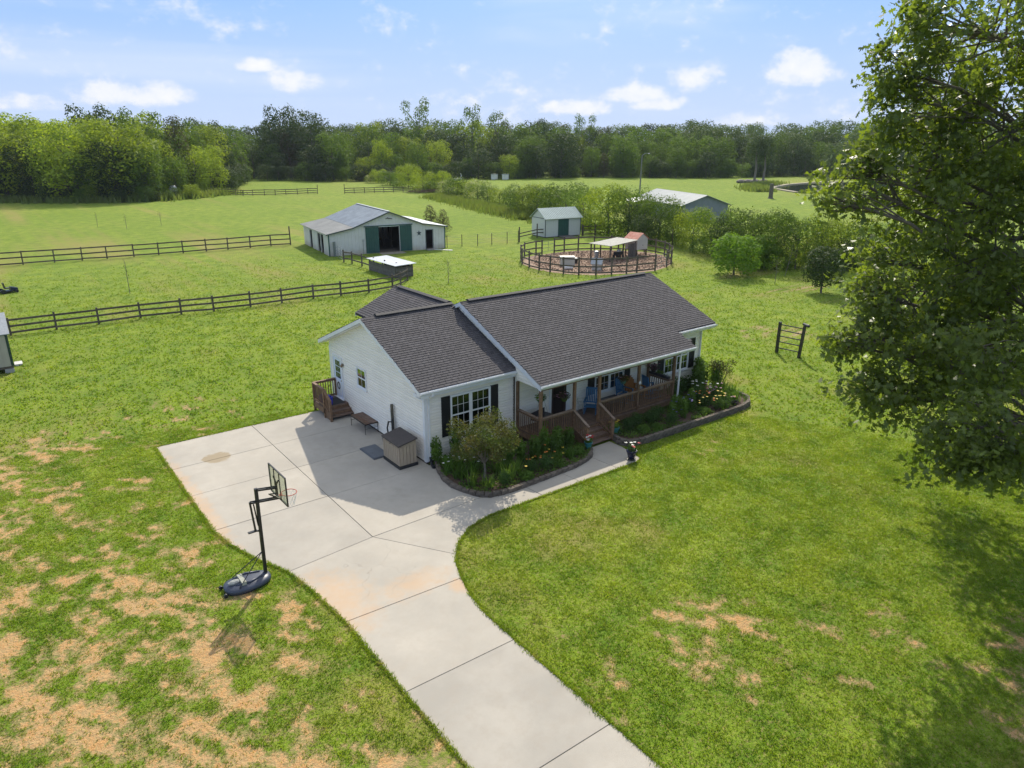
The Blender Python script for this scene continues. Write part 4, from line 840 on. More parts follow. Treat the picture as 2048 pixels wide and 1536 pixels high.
ER = [(7.95, -2.95), (7.82, -3.35), (8.0, -3.8), (8.6, -3.98), (10.5, -4.02), (12.6, -4.06), (14.6, -4.12), (15.7, -4.12), (16.5, -3.95), (17.05, -3.5), (17.25, -2.9), (17.2, -2.3), (17.0, -1.7)]
edging('bed_edging', 'curved stone block edging round the left flower bed by the walkway', EL, 2)
edging('bed_edging', 'long stone block edging of the right flower bed in front of the porch', ER, 3, z0=-.05)
def sheet(name, P, z, m, n=None, **kw):
    return obj(name, MB().prism([(x, y, -.05) for x, y in P], (0, 0, z+.05)), None, m, **kw)
sheet('bed_soil_left', [(x, y) for x, y in EL]+[(6.3, -2.0), (4.5, -.3), (4.5, 0), (.3, 0)], .10, SOIL, kind='structure')
sheet('bed_soil_right', [(x, y) for x, y in ER]+[(17.0, -.3), (7.95, -.3)], .20, SOIL, kind='structure')
# ---------------------------------------------------------------- plants
def blades(n, R0, h, w, rng, lean=.6, seg=3, spread=.05):
    """a clump of arching strap leaves; returns a fastmesh-ready array of quads"""
    out = []
    a = rng.random(n)*6.283; hh = h*(.6+.5*rng.random(n)); ln = lean*(.3+rng.random(n)); bx = rng.normal(0, R0, n); by = rng.normal(0, R0, n)
    dx, dy = np.cos(a), np.sin(a); px, py = -dy, dx
    t = np.linspace(0, 1, seg+1)
    for i in range(seg):
        q = []
        for tt, sg in ((t[i], -1), (t[i], 1), (t[i+1], 1), (t[i+1], -1)):
            ww = w*(1-tt**2*.92)*.5*sg; r_ = ln*hh*tt**1.8; z = hh*(tt-.28*ln*tt**2.2)
            q.append(np.stack([bx+dx*r_+px*ww, by+dy*r_+py*ww, z], 1))
        out.append(np.stack(q, 1))
    return np.concatenate(out).reshape(-1, 3)
def leafy(n, rx, ry, h, size, rng, up=.5):
    d = unit(rng.normal(size=(n, 3))); r_ = rng.random(n)**.45; P = d*r_[:, None]; P[:, 0] *= rx; P[:, 1] *= ry; P[:, 2] = (P[:, 2]*.5+.5)*h
    return leaves(P, d+rng.normal(0, .6, (n, 3))+np.array([0, 0, up]), size*(.6+.8*rng.random(n)), RHOMB, rng)
prng = np.random.default_rng(5)
DAY = leafmat('strap_leaf', (.13, .235, .040), (.08, .16, .032), 2.0); DAYL = leafmat('light_strap_leaf', (.21, .32, .065), (.13, .23, .045), 2.0); FERN = leafmat('feathery_leaf', (.085, .155, .045), (.05, .105, .035), 3.0)
def flowers(pts, size, m, rng, cm_=None):
    mb = MB()
    for p in pts:
        for k in range(5):
            a = k*1.2566+rng.random(); d = Vector((math.cos(a), math.sin(a), .25)); s_ = Vector((-d.y, d.x, 0)); p_ = Vector(p)
            mb.add([p_, p_+d*size*.6+s_*size*.35, p_+d*size, p_+d*size*.6-s_*size*.35], [(0, 1, 2, 3)])
    return mb
FL = {k: mat('petal_'+k, c, .6, transl=.25) for k, c in dict(white=(.85, .85, .80), orange=(.75, .22, .03), yellow=(.80, .58, .06), purple=(.20, .15, .55), pink=(.62, .28, .42), red=(.55, .03, .04)).items()}
strap_src = []
for k in range(3): strap_src.append((fastmesh('strap_foliage', blades(46, .07, .55, .035, prng), 4, DAY), fastmesh('strap_foliage', blades(40, .07, .50, .035, prng), 4, DAYL)))
tall_src = [fastmesh('tall_stem_foliage', np.concatenate([blades(16, .09, .85, .03, prng, .18), leafy(420, .20, .20, .85, .09, prng, 0)]), 4, L_BED) for k in range(2)]
fern_src = [fastmesh('feathery_foliage', leafy(650, .28, .28, .55, .055, prng, .2), 4, FERN) for k in range(2)]
low_src = [fastmesh('low_foliage', leafy(380, .27, .27, .28, .07, prng, .6), 4, m_) for m_ in (L_BED, DAY)]
ROOTS = {}
def plant(kind, x, y, z, s, label, group=None, fl=None, nf=8, fsize=.05, fh=.6, fr_=.2):
    src = {'strap': strap_src[random.randrange(3)][0], 'lstrap': strap_src[random.randrange(3)][1], 'tall': random.choice(tall_src), 'fern': random.choice(fern_src), 'low': random.choice(low_src)}[kind]
    nm = {'strap': 'daylily', 'lstrap': 'daylily', 'tall': 'tall_perennial', 'fern': 'feathery_perennial', 'low': 'low_perennial'}[kind]
    t = thing(nm, label, 'plant', (x, y, z), group, world=False, rz=random.uniform(0, 6.28)); t.scale = (s, s, s*random.uniform(.9, 1.15))
    obj('foliage', src, t)
    if fl:
        pts = [(random.gauss(0, fr_), random.gauss(0, fr_), fh*random.uniform(.8, 1.2)) for _ in range(nf)]
        obj('flowers', flowers(pts, fsize, FL[fl], random), t, FL[fl], kind='stuff'); st_ = MB()
        for p in pts: st_.tube([(p[0]*.3, p[1]*.3, .02), p], .004, 3, False)
        obj('stems', st_, t, DAY)
    return t
z1 = .10; z2 = .20; BS = 1.22
# left bed: (kind, x, y, scale, flower, count)
LB = [('strap', .45, -.75, 1.0, 'white', 4), ('strap', .2, -1.35, 1.05, None, 0), ('strap', .8, -1.2, 1.1, 'white', 3), ('strap', .25, -2.1, 1.1, 'white', 5), ('lstrap', .35, -2.85, 1.1, None, 0), ('strap', .95, -2.05, 1.0, 'white', 5),
 ('lstrap', .75, -3.4, 1.0, None, 0), ('fern', 1.35, -3.55, .9, None, 0), ('lstrap', 1.8, -3.3, 1.1, None, 0), ('strap', 1.9, -2.6, 1.15, 'white', 3), ('lstrap', 2.4, -3.1, 1.1, None, 0), ('tall', 2.5, -2.3, 1.0, None, 0), ('tall', 3.1, -2.4, 1.1, None, 0),
 ('fern', 2.9, -3.3, .9, 'orange', 7), ('fern', 3.5, -3.5, 1.0, 'orange', 9), ('low', 2.3, -3.75, 1.0, 'yellow', 4), ('low', 4.1, -3.6, 1.1, 'yellow', 6), ('tall', 3.6, -2.6, 1.15, None, 0), ('tall', 4.2, -2.5, 1.2, None, 0), ('tall', 4.7, -2.7, 1.1, None, 0), ('tall', 5.1, -2.35, 1.2, None, 0), ('tall', 5.6, -2.5, 1.1, None, 0),
 ('strap', 4.4, -3.2, .9, None, 0), ('strap', 5.0, -3.3, .9, None, 0), ('low', 5.5, -3.2, 1.0, None, 0), ('low', 5.9, -2.9, .9, None, 0), ('fern', 1.6, -1.4, .9, None, 0), ('strap', 2.4, -1.3, 1.0, None, 0), ('low', 3.4, -1.0, 1.1, None, 0), ('tall', .3, -.3, 1.0, None, 0), ('tall', 1.2, -.4, 1.1, None, 0)]
whr = lambda x: 'under the window' if x < 2 else ('below the porch corner' if x < 4.6 else 'beside the porch steps')
for i, (k, x, y, s, fl, nf) in enumerate(LB):
    d = {'strap': 'dark strappy daylily', 'lstrap': 'light green daylily', 'tall': 'tall stemmed plant', 'fern': 'feathery dark plant', 'low': 'low leafy plant'}[k]
    lab = d+(f' with {fl} flowers' if fl else '')+', left bed '+whr(x); grp = d+' in the left bed'
    plant(k, x, y, z1, s*BS, lab, grp, fl, max(2, nf//2+1), .045, .45 if k != 'fern' else .6, .22)
RB = [('low', 8.3, -2.6, 1.1, None, 0), ('fern', 8.9, -2.9, 1.0, None, 0), ('fern', 9.6, -2.7, 1.0, None, 0), ('low', 9.3, -3.4, 1.0, None, 0), ('fern', 10.3, -3.0, 1.1, None, 0), ('low', 10.1, -3.55, 1.0, None, 0), ('fern', 11.0, -2.7, 1.1, None, 0), ('tall', 11.6, -3.1, .9, 'purple', 7), ('tall', 12.2, -3.3, .95, 'purple', 6), ('fern', 11.1, -3.5, .9, None, 0),
 ('tall', 12.4, -2.6, 1.0, 'purple', 8), ('tall', 13.2, -2.9, 1.0, 'purple', 12), ('low', 13.4, -3.6, 1.0, 'yellow', 6), ('fern', 14.0, -3.1, 1.1, 'orange', 12), ('fern', 14.3, -3.6, 1.0, 'yellow', 10), ('fern', 14.4, -2.4, 1.3, 'white', 16), ('fern', 15.0, -2.8, 1.3, 'pink', 16), ('low', 14.8, -3.7, 1.0, 'yellow', 8), ('strap', 15.6, -3.0, 1.2, None, 0), ('strap', 16.0, -3.4, 1.1, None, 0), ('strap', 16.4, -2.9, 1.2, None, 0), ('strap', 15.9, -2.4, 1.2, None, 0), ('strap', 16.7, -2.3, 1.1, None, 0), ('fern', 15.2, -3.6, .9, 'pink', 8),
 ('tall', 15.3, -1.6, 1.5, None, 0), ('tall', 16.2, -1.2, 1.6, None, 0), ('fern', 14.4, -1.1, 1.4, None, 0), ('fern', 15.4, -.8, 1.4, None, 0), ('tall', 16.6, -.7, 1.6, None, 0), ('fern', 13.7, -1.4, 1.3, None, 0), ('tall', 16.7, -1.7, 1.4, None, 0), ('low', 13.6, -2.2, 1.3, None, 0)]
whr2 = lambda x: 'below the porch railing' if x < 11.4 else ('near the porch downspout' if x < 13.7 else 'at the rounded far end')
for i, (k, x, y, s, fl, nf) in enumerate(RB):
    d = {'strap': 'dark strappy clump', 'tall': 'tall stemmed plant', 'fern': 'feathery plant', 'low': 'low leafy plant'}[k]
    lab = d+(f' with {fl} flowers' if fl else '')+', right bed '+whr2(x); plant(k, x, y, z2, s*BS, lab, d+' in the right bed', fl, max(3, nf*2//3), .05, .55, .22)
# ground cover in the beds
gc = []
for (x0, x1, y0, y1, z, n, P) in ((-.2, 6.2, -3.95, -.1, z1, 9500, EL+[(6.3, -2.0), (4.5, -.3), (4.5, 0), (.3, 0)]), (7.9, 17.2, -3.95, -.3, z2, 15000, ER+[(17.0, -.3), (7.95, -.3)])):
    x = prng.random(n)*(x1-x0)+x0; y = prng.random(n)*(y1-y0)+y0; k = in_poly(x, y, np.array(P)) & (fbm(x*1.5, y*1.5, 2) > .34); x, y = x[k], y[k]
    Pp = np.stack([x, y, np.full(len(x), z)+prng.random(len(x))*.16], 1); gc.append(leaves(Pp, prng.normal(size=Pp.shape)+[0, 0, .8], .06+.06*prng.random(len(x)), RHOMB, prng))
obj('ground_cover', fastmesh('ground_cover', np.concatenate(gc), 4, L_BED), kind='stuff', label='low green ground cover between the plants of both flower beds')
# crape myrtle + wispy shrub: small trees with trunk and crown
def tube_tree(root, name_mat, segs): 
    mb = MB(); [mb.tube(p, r, 6) for p, r in segs]; return obj('trunk', mb, root, name_mat)
def small_crown(n, blobs, size, m, rng, shape=RHOMB, outb=.7):
    P = []; Nn = []
    w = np.array([b[3]**2 for b in blobs]); w = w/w.sum(); ix = rng.choice(len(blobs), n, p=w); B = np.array([b[:3] for b in blobs])[ix]; rr2 = np.array([b[3] for b in blobs])[ix]
    d = unit(rng.normal(size=(n, 3))); P = B+d*(rr2*rng.random(n)**.38)[:, None]
    return fastmesh('crown', leaves(P, d*outb+rng.normal(0, .7, (n, 3))+[0, 0, .3], size*(.6+.8*rng.random(n)), shape, rng), len(shape), m)
t = local('crape_myrtle', 'spreading crape myrtle with olive and reddish foliage in the left flower bed', 'tree', (.92, -2.85, z1))
br = [([(0, 0, 0), (.02, 0, .45), (0, .02, .9)], [.055, .045, .04])]; bl = []
for k in range(17):
    a = k*2.4; r_ = .35+.85*math.sqrt((k+.5)/17); h = 1.15+1.25*((k*5) % 9)/9*(1-.28*(r_-.3)); e = (math.cos(a)*r_, math.sin(a)*r_, h+.2); br.append(([(0, .02, .75), (e[0]*.45, e[1]*.45, .9+(h-.7)*.5), e], [.026, .017, .007])); bl.append((*e, .38+.14*((k*5) % 3)/3))
bl += [(0, 0, 2.35, .5), (.1, -.1, 1.6, .55)]
tube_tree(t, BARKL, br); obj('crown', small_crown(8500, bl, .085, L_MYR, prng), t)
t = local('wispy_shrub', 'twiggy sparse shrub with several thin stems at the right end of the flower bed', 'shrub', (16.75, -1.9, z2)); br = []; bl = []
for k in range(9):
    a = k*2.4+.3; r_ = .35+.25*((k*7) % 5)/5; h = 1.15+.5*((k*3) % 7)/7; e = (math.cos(a)*r_, math.sin(a)*r_, h); br.append(([(0, 0, 0), (e[0]*.5, e[1]*.5, h*.5), e], [.02, .014, .006])); bl.append((*e, .27))
tube_tree(t, BARK, br); obj('crown', small_crown(1500, bl, .06, L_CED, prng), t)
# pots
TEAL = mat('teal_glaze', (.05, .24, .24), .35, (.04, .17, .18), 5); NVY = mat('navy_glaze', (.012, .015, .05), .25)
def pot(x, y, z, r, h, m, label, fl, leafm, foot=False):
    t = local('flower_pot', label, 'flower pot', (x, y, z), 0, 'flower pots beside the steps')
    z0 = 0
    if foot: obj('saucer', MB().lathe([(r*.7, 0), (r*.95, .04), (r*.7, .05)]), t, BLACKP); z0 = .055
    obj('pot', MB().lathe([(r*.62, z0), (r*.8, z0+h*.4), (r*1.0, z0+h*.85), (r*1.1, z0+h*.88), (r*1.1, z0+h), (r*.95, z0+h), (r*.9, z0+h*.85)]), t, m, True)
    fo = fastmesh('foliage', leafy(260, r*1.1, r*1.1, r*1.7, .07, prng)+np.array([0, 0, z0+h*.85]), 4, leafm); obj('foliage', fo, t)
    for f, n in fl:
        pts = [(random.uniform(-1, 1)*r, random.uniform(-1, 1)*r, z0+h+r*random.uniform(.8, 1.8)) for _ in range(n)]; obj('flowers', flowers(pts, .075, FL[f], random), t, FL[f], label=f+' blooms', kind='stuff')
pot(6.18, -3.12, .15, .17, .30, TEAL, 'teal pot with white and red flowers left of the porch steps', [('white', 9), ('red', 10)], L_BED)
pot(8.12, -2.78, .20, .19, .34, TEAL, 'teal pot with yellow green plant right of the porch steps', [('yellow', 9)], DAYL)
pot(7.03, -4.84, G0+.005, .21, .36, NVY, 'navy glazed pot on a saucer at the walkway end', [('white', 5), ('red', 3)], FERN, True)
t = local('black_pot', 'small black nursery pot among the flowers at the far bed edge', 'pot', (15.55, -3.75, z2)); obj('pot_body', MB().lathe([(.12, 0), (.16, .2), (.17, .2), (.15, .17), (.12, .05)]), t, BLACKP)
# hanging baskets
CHAIN = mat('chain', (.05, .05, .05), .4, metal=.6)
def basket(x, y, z, label, fl, leafm, potm, trail=.3):
    t = local('hanging_basket', label, 'hanging basket', (x, y, z), 0, 'hanging baskets under the porch eave')
    obj('bowl', MB().lathe([(.02, -.22), (.10, -.18), (.16, -.05), (.17, 0), (.15, 0)], (0, 0, 0), 12), t, potm, True)
    ch = MB(); [ch.tube([(.15*math.cos(a), .15*math.sin(a), 0), (0, 0, .45)], .005, 4) for a in (0, 2.1, 4.2)]; ch.tube([(0, 0, .45), (0, 0, 2.95-z)], .005, 4); obj('chain', ch, t, CHAIN)
    obj('foliage', fastmesh('foliage', leafy(420, .27, .27, .38, .07, prng)+np.array([0, 0, -.12]), 4, leafm), t)
    for f, n in fl: pts = [(random.gauss(0, .15), random.gauss(0, .15), random.uniform(0, .24)) for _ in range(n)]; obj('flowers', flowers(pts, .06, FL[f], random), t, FL[f], kind='stuff')
TEALD = mat('green_bowl', (.06, .15, .12), .5)
basket(4.95, -1.35, 2.18, 'hanging basket with white blooms near the left porch corner', [('white', 16)], L_BED, TEALD)
basket(6.05, -1.65, 2.10, 'large hanging basket with purple foliage in front of the front door', [('pink', 12)], leafmat('purple_foliage', (.11, .045, .07), (.08, .10, .03), 5), L_BRT)
basket(9.70, -1.65, 2.15, 'hanging basket with red foliage in front of the porch window', [('pink', 6)], leafmat('red_green_foliage', (.12, .05, .03), (.06, .10, .02), 5), TEALD)
basket(12.3, -1.2, 2.1, 'hanging basket of mauve petunias near the right porch corner', [('pink', 22)], leafmat('mauve_foliage', (.16, .06, .12), (.05, .07, .03), 5), BLACKP)
# porch furniture
BLUEW = mat('blue_chair_paint', (.05, .17, .34), .5, (.04, .13, .27), 3); ORW = mat('golden_oak_wood', (.50, .22, .06), .5, (.38, .15, .045), 4, stretch=(4, 4, 1)); DKW = mat('dark_table_top', (.035, .03, .035), .35, (.05, .042, .045), 3)
def rocker(loc, rz, label, m, sc=1.0):
    t = local('rocking_chair', label, 'rocking chair', loc, rz, 'rocking chairs on the porch'); t.scale = (sc,)*3
    for s_ in (-.27, .27): obj('rocker_rail', MB().tube([(s_, -.42, .07), (s_, -.2, .025), (s_, .05, .02), (s_, .3, .05), (s_, .5, .12)], .02, 6), t, m)
    for s_ in (-.27, .27):
        obj('leg', MB().bar((s_, -.26, .03), (s_, -.28, .62), .04, .04), t, m); obj('leg', MB().bar((s_, .22, .04), (s_, .38, 1.12), .04, .045), t, m)
        obj('armrest', MB().box(s_-.045, s_+.045, -.33, .30, .62, .645), t, m)
    st = obj('seat', MB().box(-.25, .25, -.28, -.26, .36, .40), t, m)
    for k in range(6): obj('slat', MB().box(-.25, .25, -.255+k*.08, -.19+k*.08, .385-k*.008, .405-k*.008), st, m)
    bk = obj('backrest', MB().bar((-.27, .385, 1.10), (.27, .385, 1.10), .03, .09).bar((-.27, .26, .45), (.27, .26, .45), .03, .05), t, m)
    for k in range(6): obj('slat', MB().bar((-.20+k*.08, .262, .46), (-.20+k*.08, .378, 1.08), .055, .015, (0, 1, 0)), bk, m)
    return t
rocker((8.35, -.95, FZ), -.9, 'blue wooden rocking chair left of the coffee table', BLUEW)
rocker((10.75, -.80, FZ), .15, 'blue wooden rocking chair facing out in front of the window', BLUEW)
rocker((12.25, -1.15, FZ), 1.3, 'blue wooden rocking chair by the right porch railing', BLUEW)
t = local('wooden_armchair', 'large golden wooden porch chair with a high curved back', 'chair', (11.55, -.75, FZ), .1)
st = obj('seat', MB().box(-.33, .33, -.3, .3, .34, .38), t, ORW); bk = obj('backrest', MB().box(-.36, .36, .30, .33, .36, .42), t, ORW)
for k in range(7): hh = 1.25-.02*abs(k-3)**2; obj('slat', MB().bar((-.30+k*.1, .30, .36), (-.36+k*.12, .46, hh), .095, .02, (0, 1, 0)), bk, ORW)
for s_ in (-.35, .35):
    obj('armrest', MB().box(s_-.06, s_+.06, -.38, .35, .58, .605), t, ORW); obj('leg', MB().box(s_-.03, s_+.03, -.34, -.28, 0, .58), t, ORW); obj('leg', MB().box(s_-.03, s_+.03, .27, .33, 0, .58), t, ORW)
t = local('coffee_table', 'dark square coffee table between the blue rocking chairs', 'table', (9.6, -1.15, FZ))
tp = obj('table_top', MB().box(-.52, .52, -.42, .42, .44, .455), t, DKW)
for k in range(6): obj('plank', MB().box(-.52, .52, -.42+k*.14+.004, -.42+(k+1)*.14-.004, .456, .475), tp, DKW)
for x, y in ((-.45, -.35), (.45, -.35), (-.45, .35), (.45, .35)): obj('leg', MB().box(x-.03, x+.03, y-.03, y+.03, 0, .44), t, DKW)
t = local('plant_stand', 'white curled wire plant stand between the door and the rocking chair', 'plant stand', (8.02, -.62, FZ)); w = MB()
for k in range(4): a = k*math.pi/2; w.tube([(.2*math.cos(a), .2*math.sin(a), 0), (.1*math.cos(a), .1*math.sin(a), .3), (.22*math.cos(a), .22*math.sin(a), .62)], .007, 5)
for z, r_ in ((.3, .11), (.62, .23), (.45, .16)): w.tube([(r_*math.cos(a), r_*math.sin(a), z) for a in [i*math.pi/8 for i in range(17)]], .007, 5, False)
obj('wire_frame', w, t, mat('cream_wire', (.5, .5, .42), .5))
t = local('porch_swing', 'hanging wooden swing seat with cords in the left corner of the porch', 'swing', (5.35, -.95, FZ+.42), .25)
obj('seat', MB().prism([(-.55, -.2, .06), (-.2, -.2, 0), (.2, -.2, 0), (.55, -.2, .10), (.55, -.2, .13), (-.55, -.2, .10)], (0, .4, 0)), t, DKW); obj('backrest', MB().box(-.5, .5, .19, .21, .12, .36), t, DKW)
obj('cord', MB().tube([(-.5, 0, .08), (0, 0, 1.25)], .006, 4).tube([(.5, 0, .1), (0, 0, 1.25)], .006, 4).tube([(0, 0, 1.25), (0, 0, 1.92)], .006, 4), t, CHAIN)
t = local('planter_box', 'dark planter box with small seedlings on top of the right porch railing', 'planter', (12.87, -1.1, FZ+.97))
obj('box_body', MB().box(-.09, .09, -.65, .6, 0, .12), t, DKW); obj('foliage', fastmesh('foliage', leafy(260, .12, .6, .22, .05, prng)+np.array([0, 0, .1]), 4, L_BED), t)
t = local('white_jug', 'small white jug hanging on the porch post', 'jug', (10.42, -2.04, 1.95)); obj('jug_body', MB().lathe([(.03, -.08), (.05, -.03), (.05, .03), (.025, .06), (.03, .08)], n=10), t, WHITE, True)
t = local('flower_pot', 'orange planter with leaves behind the left front railing', 'flower pot', (5.1, -1.5, FZ)); obj('pot', MB().lathe([(.12, 0), (.2, .3), (.21, .3), (.18, .27)]), t, mat('terracotta', (.42, .14, .05), .8), True); obj('foliage', fastmesh('foliage', leafy(200, .25, .25, .35, .08, prng)+np.array([0, 0, .25]), 4, L_BED), t)
# ---------------------------------------------------------------- little black gate frame on the lawn
t = thing('lawn_gate', 'lone black gate of two leaning posts and five bars on the lawn', 'gate', (26.1, -.1, 0))
obj('post', MB().bar((26.06, .66, 0), (26.10, .68, 2.0), .15, .15, (1, 0, 0)), t, BLACK); obj('post', MB().bar((26.16, -.82, 0), (26.30, -.86, 2.0), .15, .15, (1, 0, 0)), t, BLACK)
for z in (.35, .75, 1.12, 1.5, 1.85): obj('bar', MB().tube([(26.08, .6, z), (26.22, -.78, z)], .034, 6), t, BLACK)
obj('camera', MB().tube([(26.2, -1.12, 2.08), (26.38, -.72, 2.10)], .09, 10).ball((26.2, -1.15, 2.08), .10), t, BLACKP)
# ================================================================== fences
def board_fence(name, label, pts, h=1.25, rails=(.22, .66, 1.08), pw=.12, group=None, wave=.02, cat='fence', rh=.14, posth=None):
    f = thing(name, label, cat, (pts[0][0], pts[0][1], 0), group)
    for i, (x, y) in enumerate(pts):
        hh = (posth[i] if posth else h)*random.uniform(.97, 1.04); lx, ly = random.gauss(0, .02), random.gauss(0, .02)
        obj('post', MB().bar((x, y, -.1), (x+lx, y+ly, hh), pw, pw, (1, 0, 0)), f, FENCEW)
    for i, (a, b) in enumerate(zip(pts[:-1], pts[1:])):
        a, b = Vector((*a, 0)), Vector((*b, 0)); d = (b-a).normalized(); n = Vector((-d.y, d.x, 0)); 
        if n.dot(campos-a) < 0: n = -n
        for z in rails:
            o_ = n*(pw/2+.016); dz1, dz2 = random.gauss(0, wave), random.gauss(0, wave)
            obj('rail', MB().bar(a+o_+Vector((0, 0, z+dz1)), b+o_+Vector((0, 0, z+dz2)), .03, rh), f, FENCEW)
    return f
FR = [(-14.9, 34.8), (-12.13, 34.6), (-9.46, 34.55), (-6.84, 34.5), (-4.07, 34.55), (-1.3, 34.2), (1.0, 33.8), (3.77, 33.6), (6.3, 33.5), (9.05, 33.6), (11.4, 33.3), (13.95, 33.1), (16.5, 33.5), (17.85, 34.46), (19.4, 35.9)]
board_fence('board_fence', 'dark three rail board fence running behind the house to the feeder', FR)
BKF = [(-17.4, 69.6), (-14.6, 69.2), (-11.8, 68.9), (-8.96, 68.5), (-6.1, 68.2), (-3.5, 67.9), (-1.1, 67.6), (1.6, 67.4), (4.2, 67.3), (6.8, 67.0), (9.4, 66.9), (11.9, 66.8), (14.6, 66.8), (17.2, 66.8), (19.6, 66.4)]
board_fence('board_fence', 'dark three rail board fence across the pasture, ending at the barn corner', BKF, h=1.45, rails=(.2, .78, 1.35), posth=[1.45]*14+[2.3])
board_fence('board_fence', 'short dark board fence from the barn front to the covered feeder', [(19.2, 49.6), (19.5, 48.2), (19.6, 46.0), (19.5, 43.1), (19.5, 40.6), (19.9, 38.9)], h=1.35, rails=(.45, 1.15))
t = thing('pasture_gate', 'thin metal tube gate beside the left corner of the white barn', 'gate', (19.9, 52.5, 0)); GT = mat('grey_tube', (.22, .24, .24), .5, metal=.4)
obj('post', MB().box(19.95, 20.2, 53.8, 54.0, 0, 1.7), t, GT)
gm2 = MB(); 
for z in (.3, .6, .9, 1.2, 1.5): gm2.tube([(20.0, 53.7, z), (19.3, 49.8, z-.1)], .02, 5)
for q in (0, .33, .66, 1): gm2.tube([(20.0-.7*q, 53.7-3.9*q, .2), (20.0-.7*q, 53.7-3.9*q, 1.5)], .02, 5)
obj('gate_frame', gm2, t, GT)
board_fence('board_fence', 'dark board fence on the left at the far end of the pasture', [(36.5, 164.5), (40.17, 161.7), (40.97, 158.1), (41.8, 155.2), (44.0, 154.8), (46.6, 154.1), (48.8, 152.8), (51.4, 152.7), (54.4, 152.9), (57.1, 152.9), (59.1, 151.5)], h=1.45, rails=(.3, .8, 1.3), rh=.17, posth=[1.4]*10+[2.3])
board_fence('board_fence', 'dark board fence at the far end of the pasture that runs into the hedgerow', [(65.1, 148.8), (67.5, 148.3), (70.0, 147.5), (72.4, 146.8), (74.8, 146.2), (77.3, 145.7), (79.8, 145.1), (82.3, 144.3)], h=1.45, rails=(.3, .8, 1.3), rh=.17, posth=[2.3]+[1.4]*7)
board_fence('board_fence', 'weathered board fence running right from the small white shed into the hedge', [(56.3, 51.2), (58.2, 50.6), (61.2, 50.8), (63.5, 50.9), (66, 51)], h=1.5, rails=(.25, .75, 1.3), pw=.2)
board_fence('board_fence', 'low leaning board fence section in front of the small white shed', [(44.9, 51.2), (49.6, 53.2), (51.0, 52.6)], h=1.5, rails=(.7, 1.15), posth=[2.0, 1.9, 1.3])
wf = thing('wire_fence', 'thin wire fence on steel pegs between the barn and the small shed', 'fence', (36.5, 52.2, 0)); WP = [(34.3, 52.3), (36.5, 52.26), (38.4, 51.5), (40.4, 51.2), (42.8, 51.1), (44.8, 51.3)]
for x, y in WP: obj('post', MB().box(x-.03, x+.03, y-.03, y+.03, 0, 1.5), wf, BLACK)
for z in (.4, .8, 1.2, 1.4): obj('wire', MB().tube([(x, y, z) for x, y in WP], .008, 3), wf, BLACK)
# ---- round pen
RC = Vector((42.45, 33.4, 0)); RX = [(40.2, 40.85), (39.4, 41.0), (37.2, 40.4), (35.6, 39.0), (34.2, 37.0), (33.5, 34.9), (33.2, 32.9), (33.4, 31.4), (33.9, 29.9), (34.6, 28.4), (35.9, 27.3), (37.5, 26.7), (39.0, 26.1), (40.3, 25.9), (42.6, 25.5)]
RY = [(45.3, 26.3), (47.1, 27.2), (48.8, 28.6), (50.2, 30.2), (51.3, 31.8), (51.8, 33.6), (51.6, 35.2), (50.8, 37.0), (49.4, 38.6), (47.8, 39.9), (45.8, 40.7), (43.9, 41.1), (42.3, 41.1)]
board_fence('round_pen_fence', 'left half of the dark round pen fence with three tall rails', RX, h=1.75, rails=(.25, .85, 1.6), pw=.125)
board_fence('round_pen_fence', 'right half of the dark round pen fence behind and right of the chicken coop', RY, h=1.75, rails=(.25, .85, 1.6), pw=.125)
for (a, b, lab) in (((42.6, 25.5), (45.3, 26.3), 'thin tube gate at the front of the round pen'), ((40.2, 40.85), (42.3, 41.1), 'thin tube gate at the back of the round pen')):
    t = thing('pen_gate', lab, 'gate', (a[0], a[1], 0)); g_ = MB(); A_, B_ = Vector((*a, 0)), Vector((*b, 0))
    for z in (.35, .75, 1.15, 1.5): g_.tube([A_.lerp(B_, .04)+Vector((0, 0, z)), A_.lerp(B_, .96)+Vector((0, 0, z))], .022, 5)
    for q in (.04, .5, .96): g_.tube([A_.lerp(B_, q)+Vector((0, 0, .3)), A_.lerp(B_, q)+Vector((0, 0, 1.52))], .022, 5)
    obj('gate_frame', g_, t, GT)
CHIP = mat('wood_chip_ground', (.25, .155, .10), .95, (.36, .26, .19), 1.2, 6, bump=1.0, bscale=7, bdist=.06, lo=.3, hi=.7)
obj('pen_ground', MB().add([(x, y, .022) for x, y in RX+RY], [tuple(range(len(RX)+len(RY)))[::-1] if False else tuple(range(len(RX)+len(RY)))]), None, CHIP, kind='structure')
if bpy.data.objects['pen_ground'].data.polygons[0].normal.z < 0: bpy.data.objects['pen_ground'].data.flip_normals()
cr_ = np.random.default_rng(2); a = cr_.random(9000)*6.283; r_ = 8.0*np.sqrt(cr_.random(9000)); Pp = np.stack([RC.x+r_*np.cos(a), RC.y+r_*np.sin(a)*.92, np.full(9000, .05)], 1)
chm = mat('wood_chips', (.40, .27, .18), .9, (.16, .10, .07), 4.0, lo=.42, hi=.58)
obj('wood_chips', fastmesh('wood_chips', leaves(Pp, cr_.normal(size=Pp.shape)*.5+[0, 0, 1], .10+.14*cr_.random(9000), RHOMB, cr_), 4, chm), kind='stuff', label='scattered brown wood chips covering the floor of the round pen')
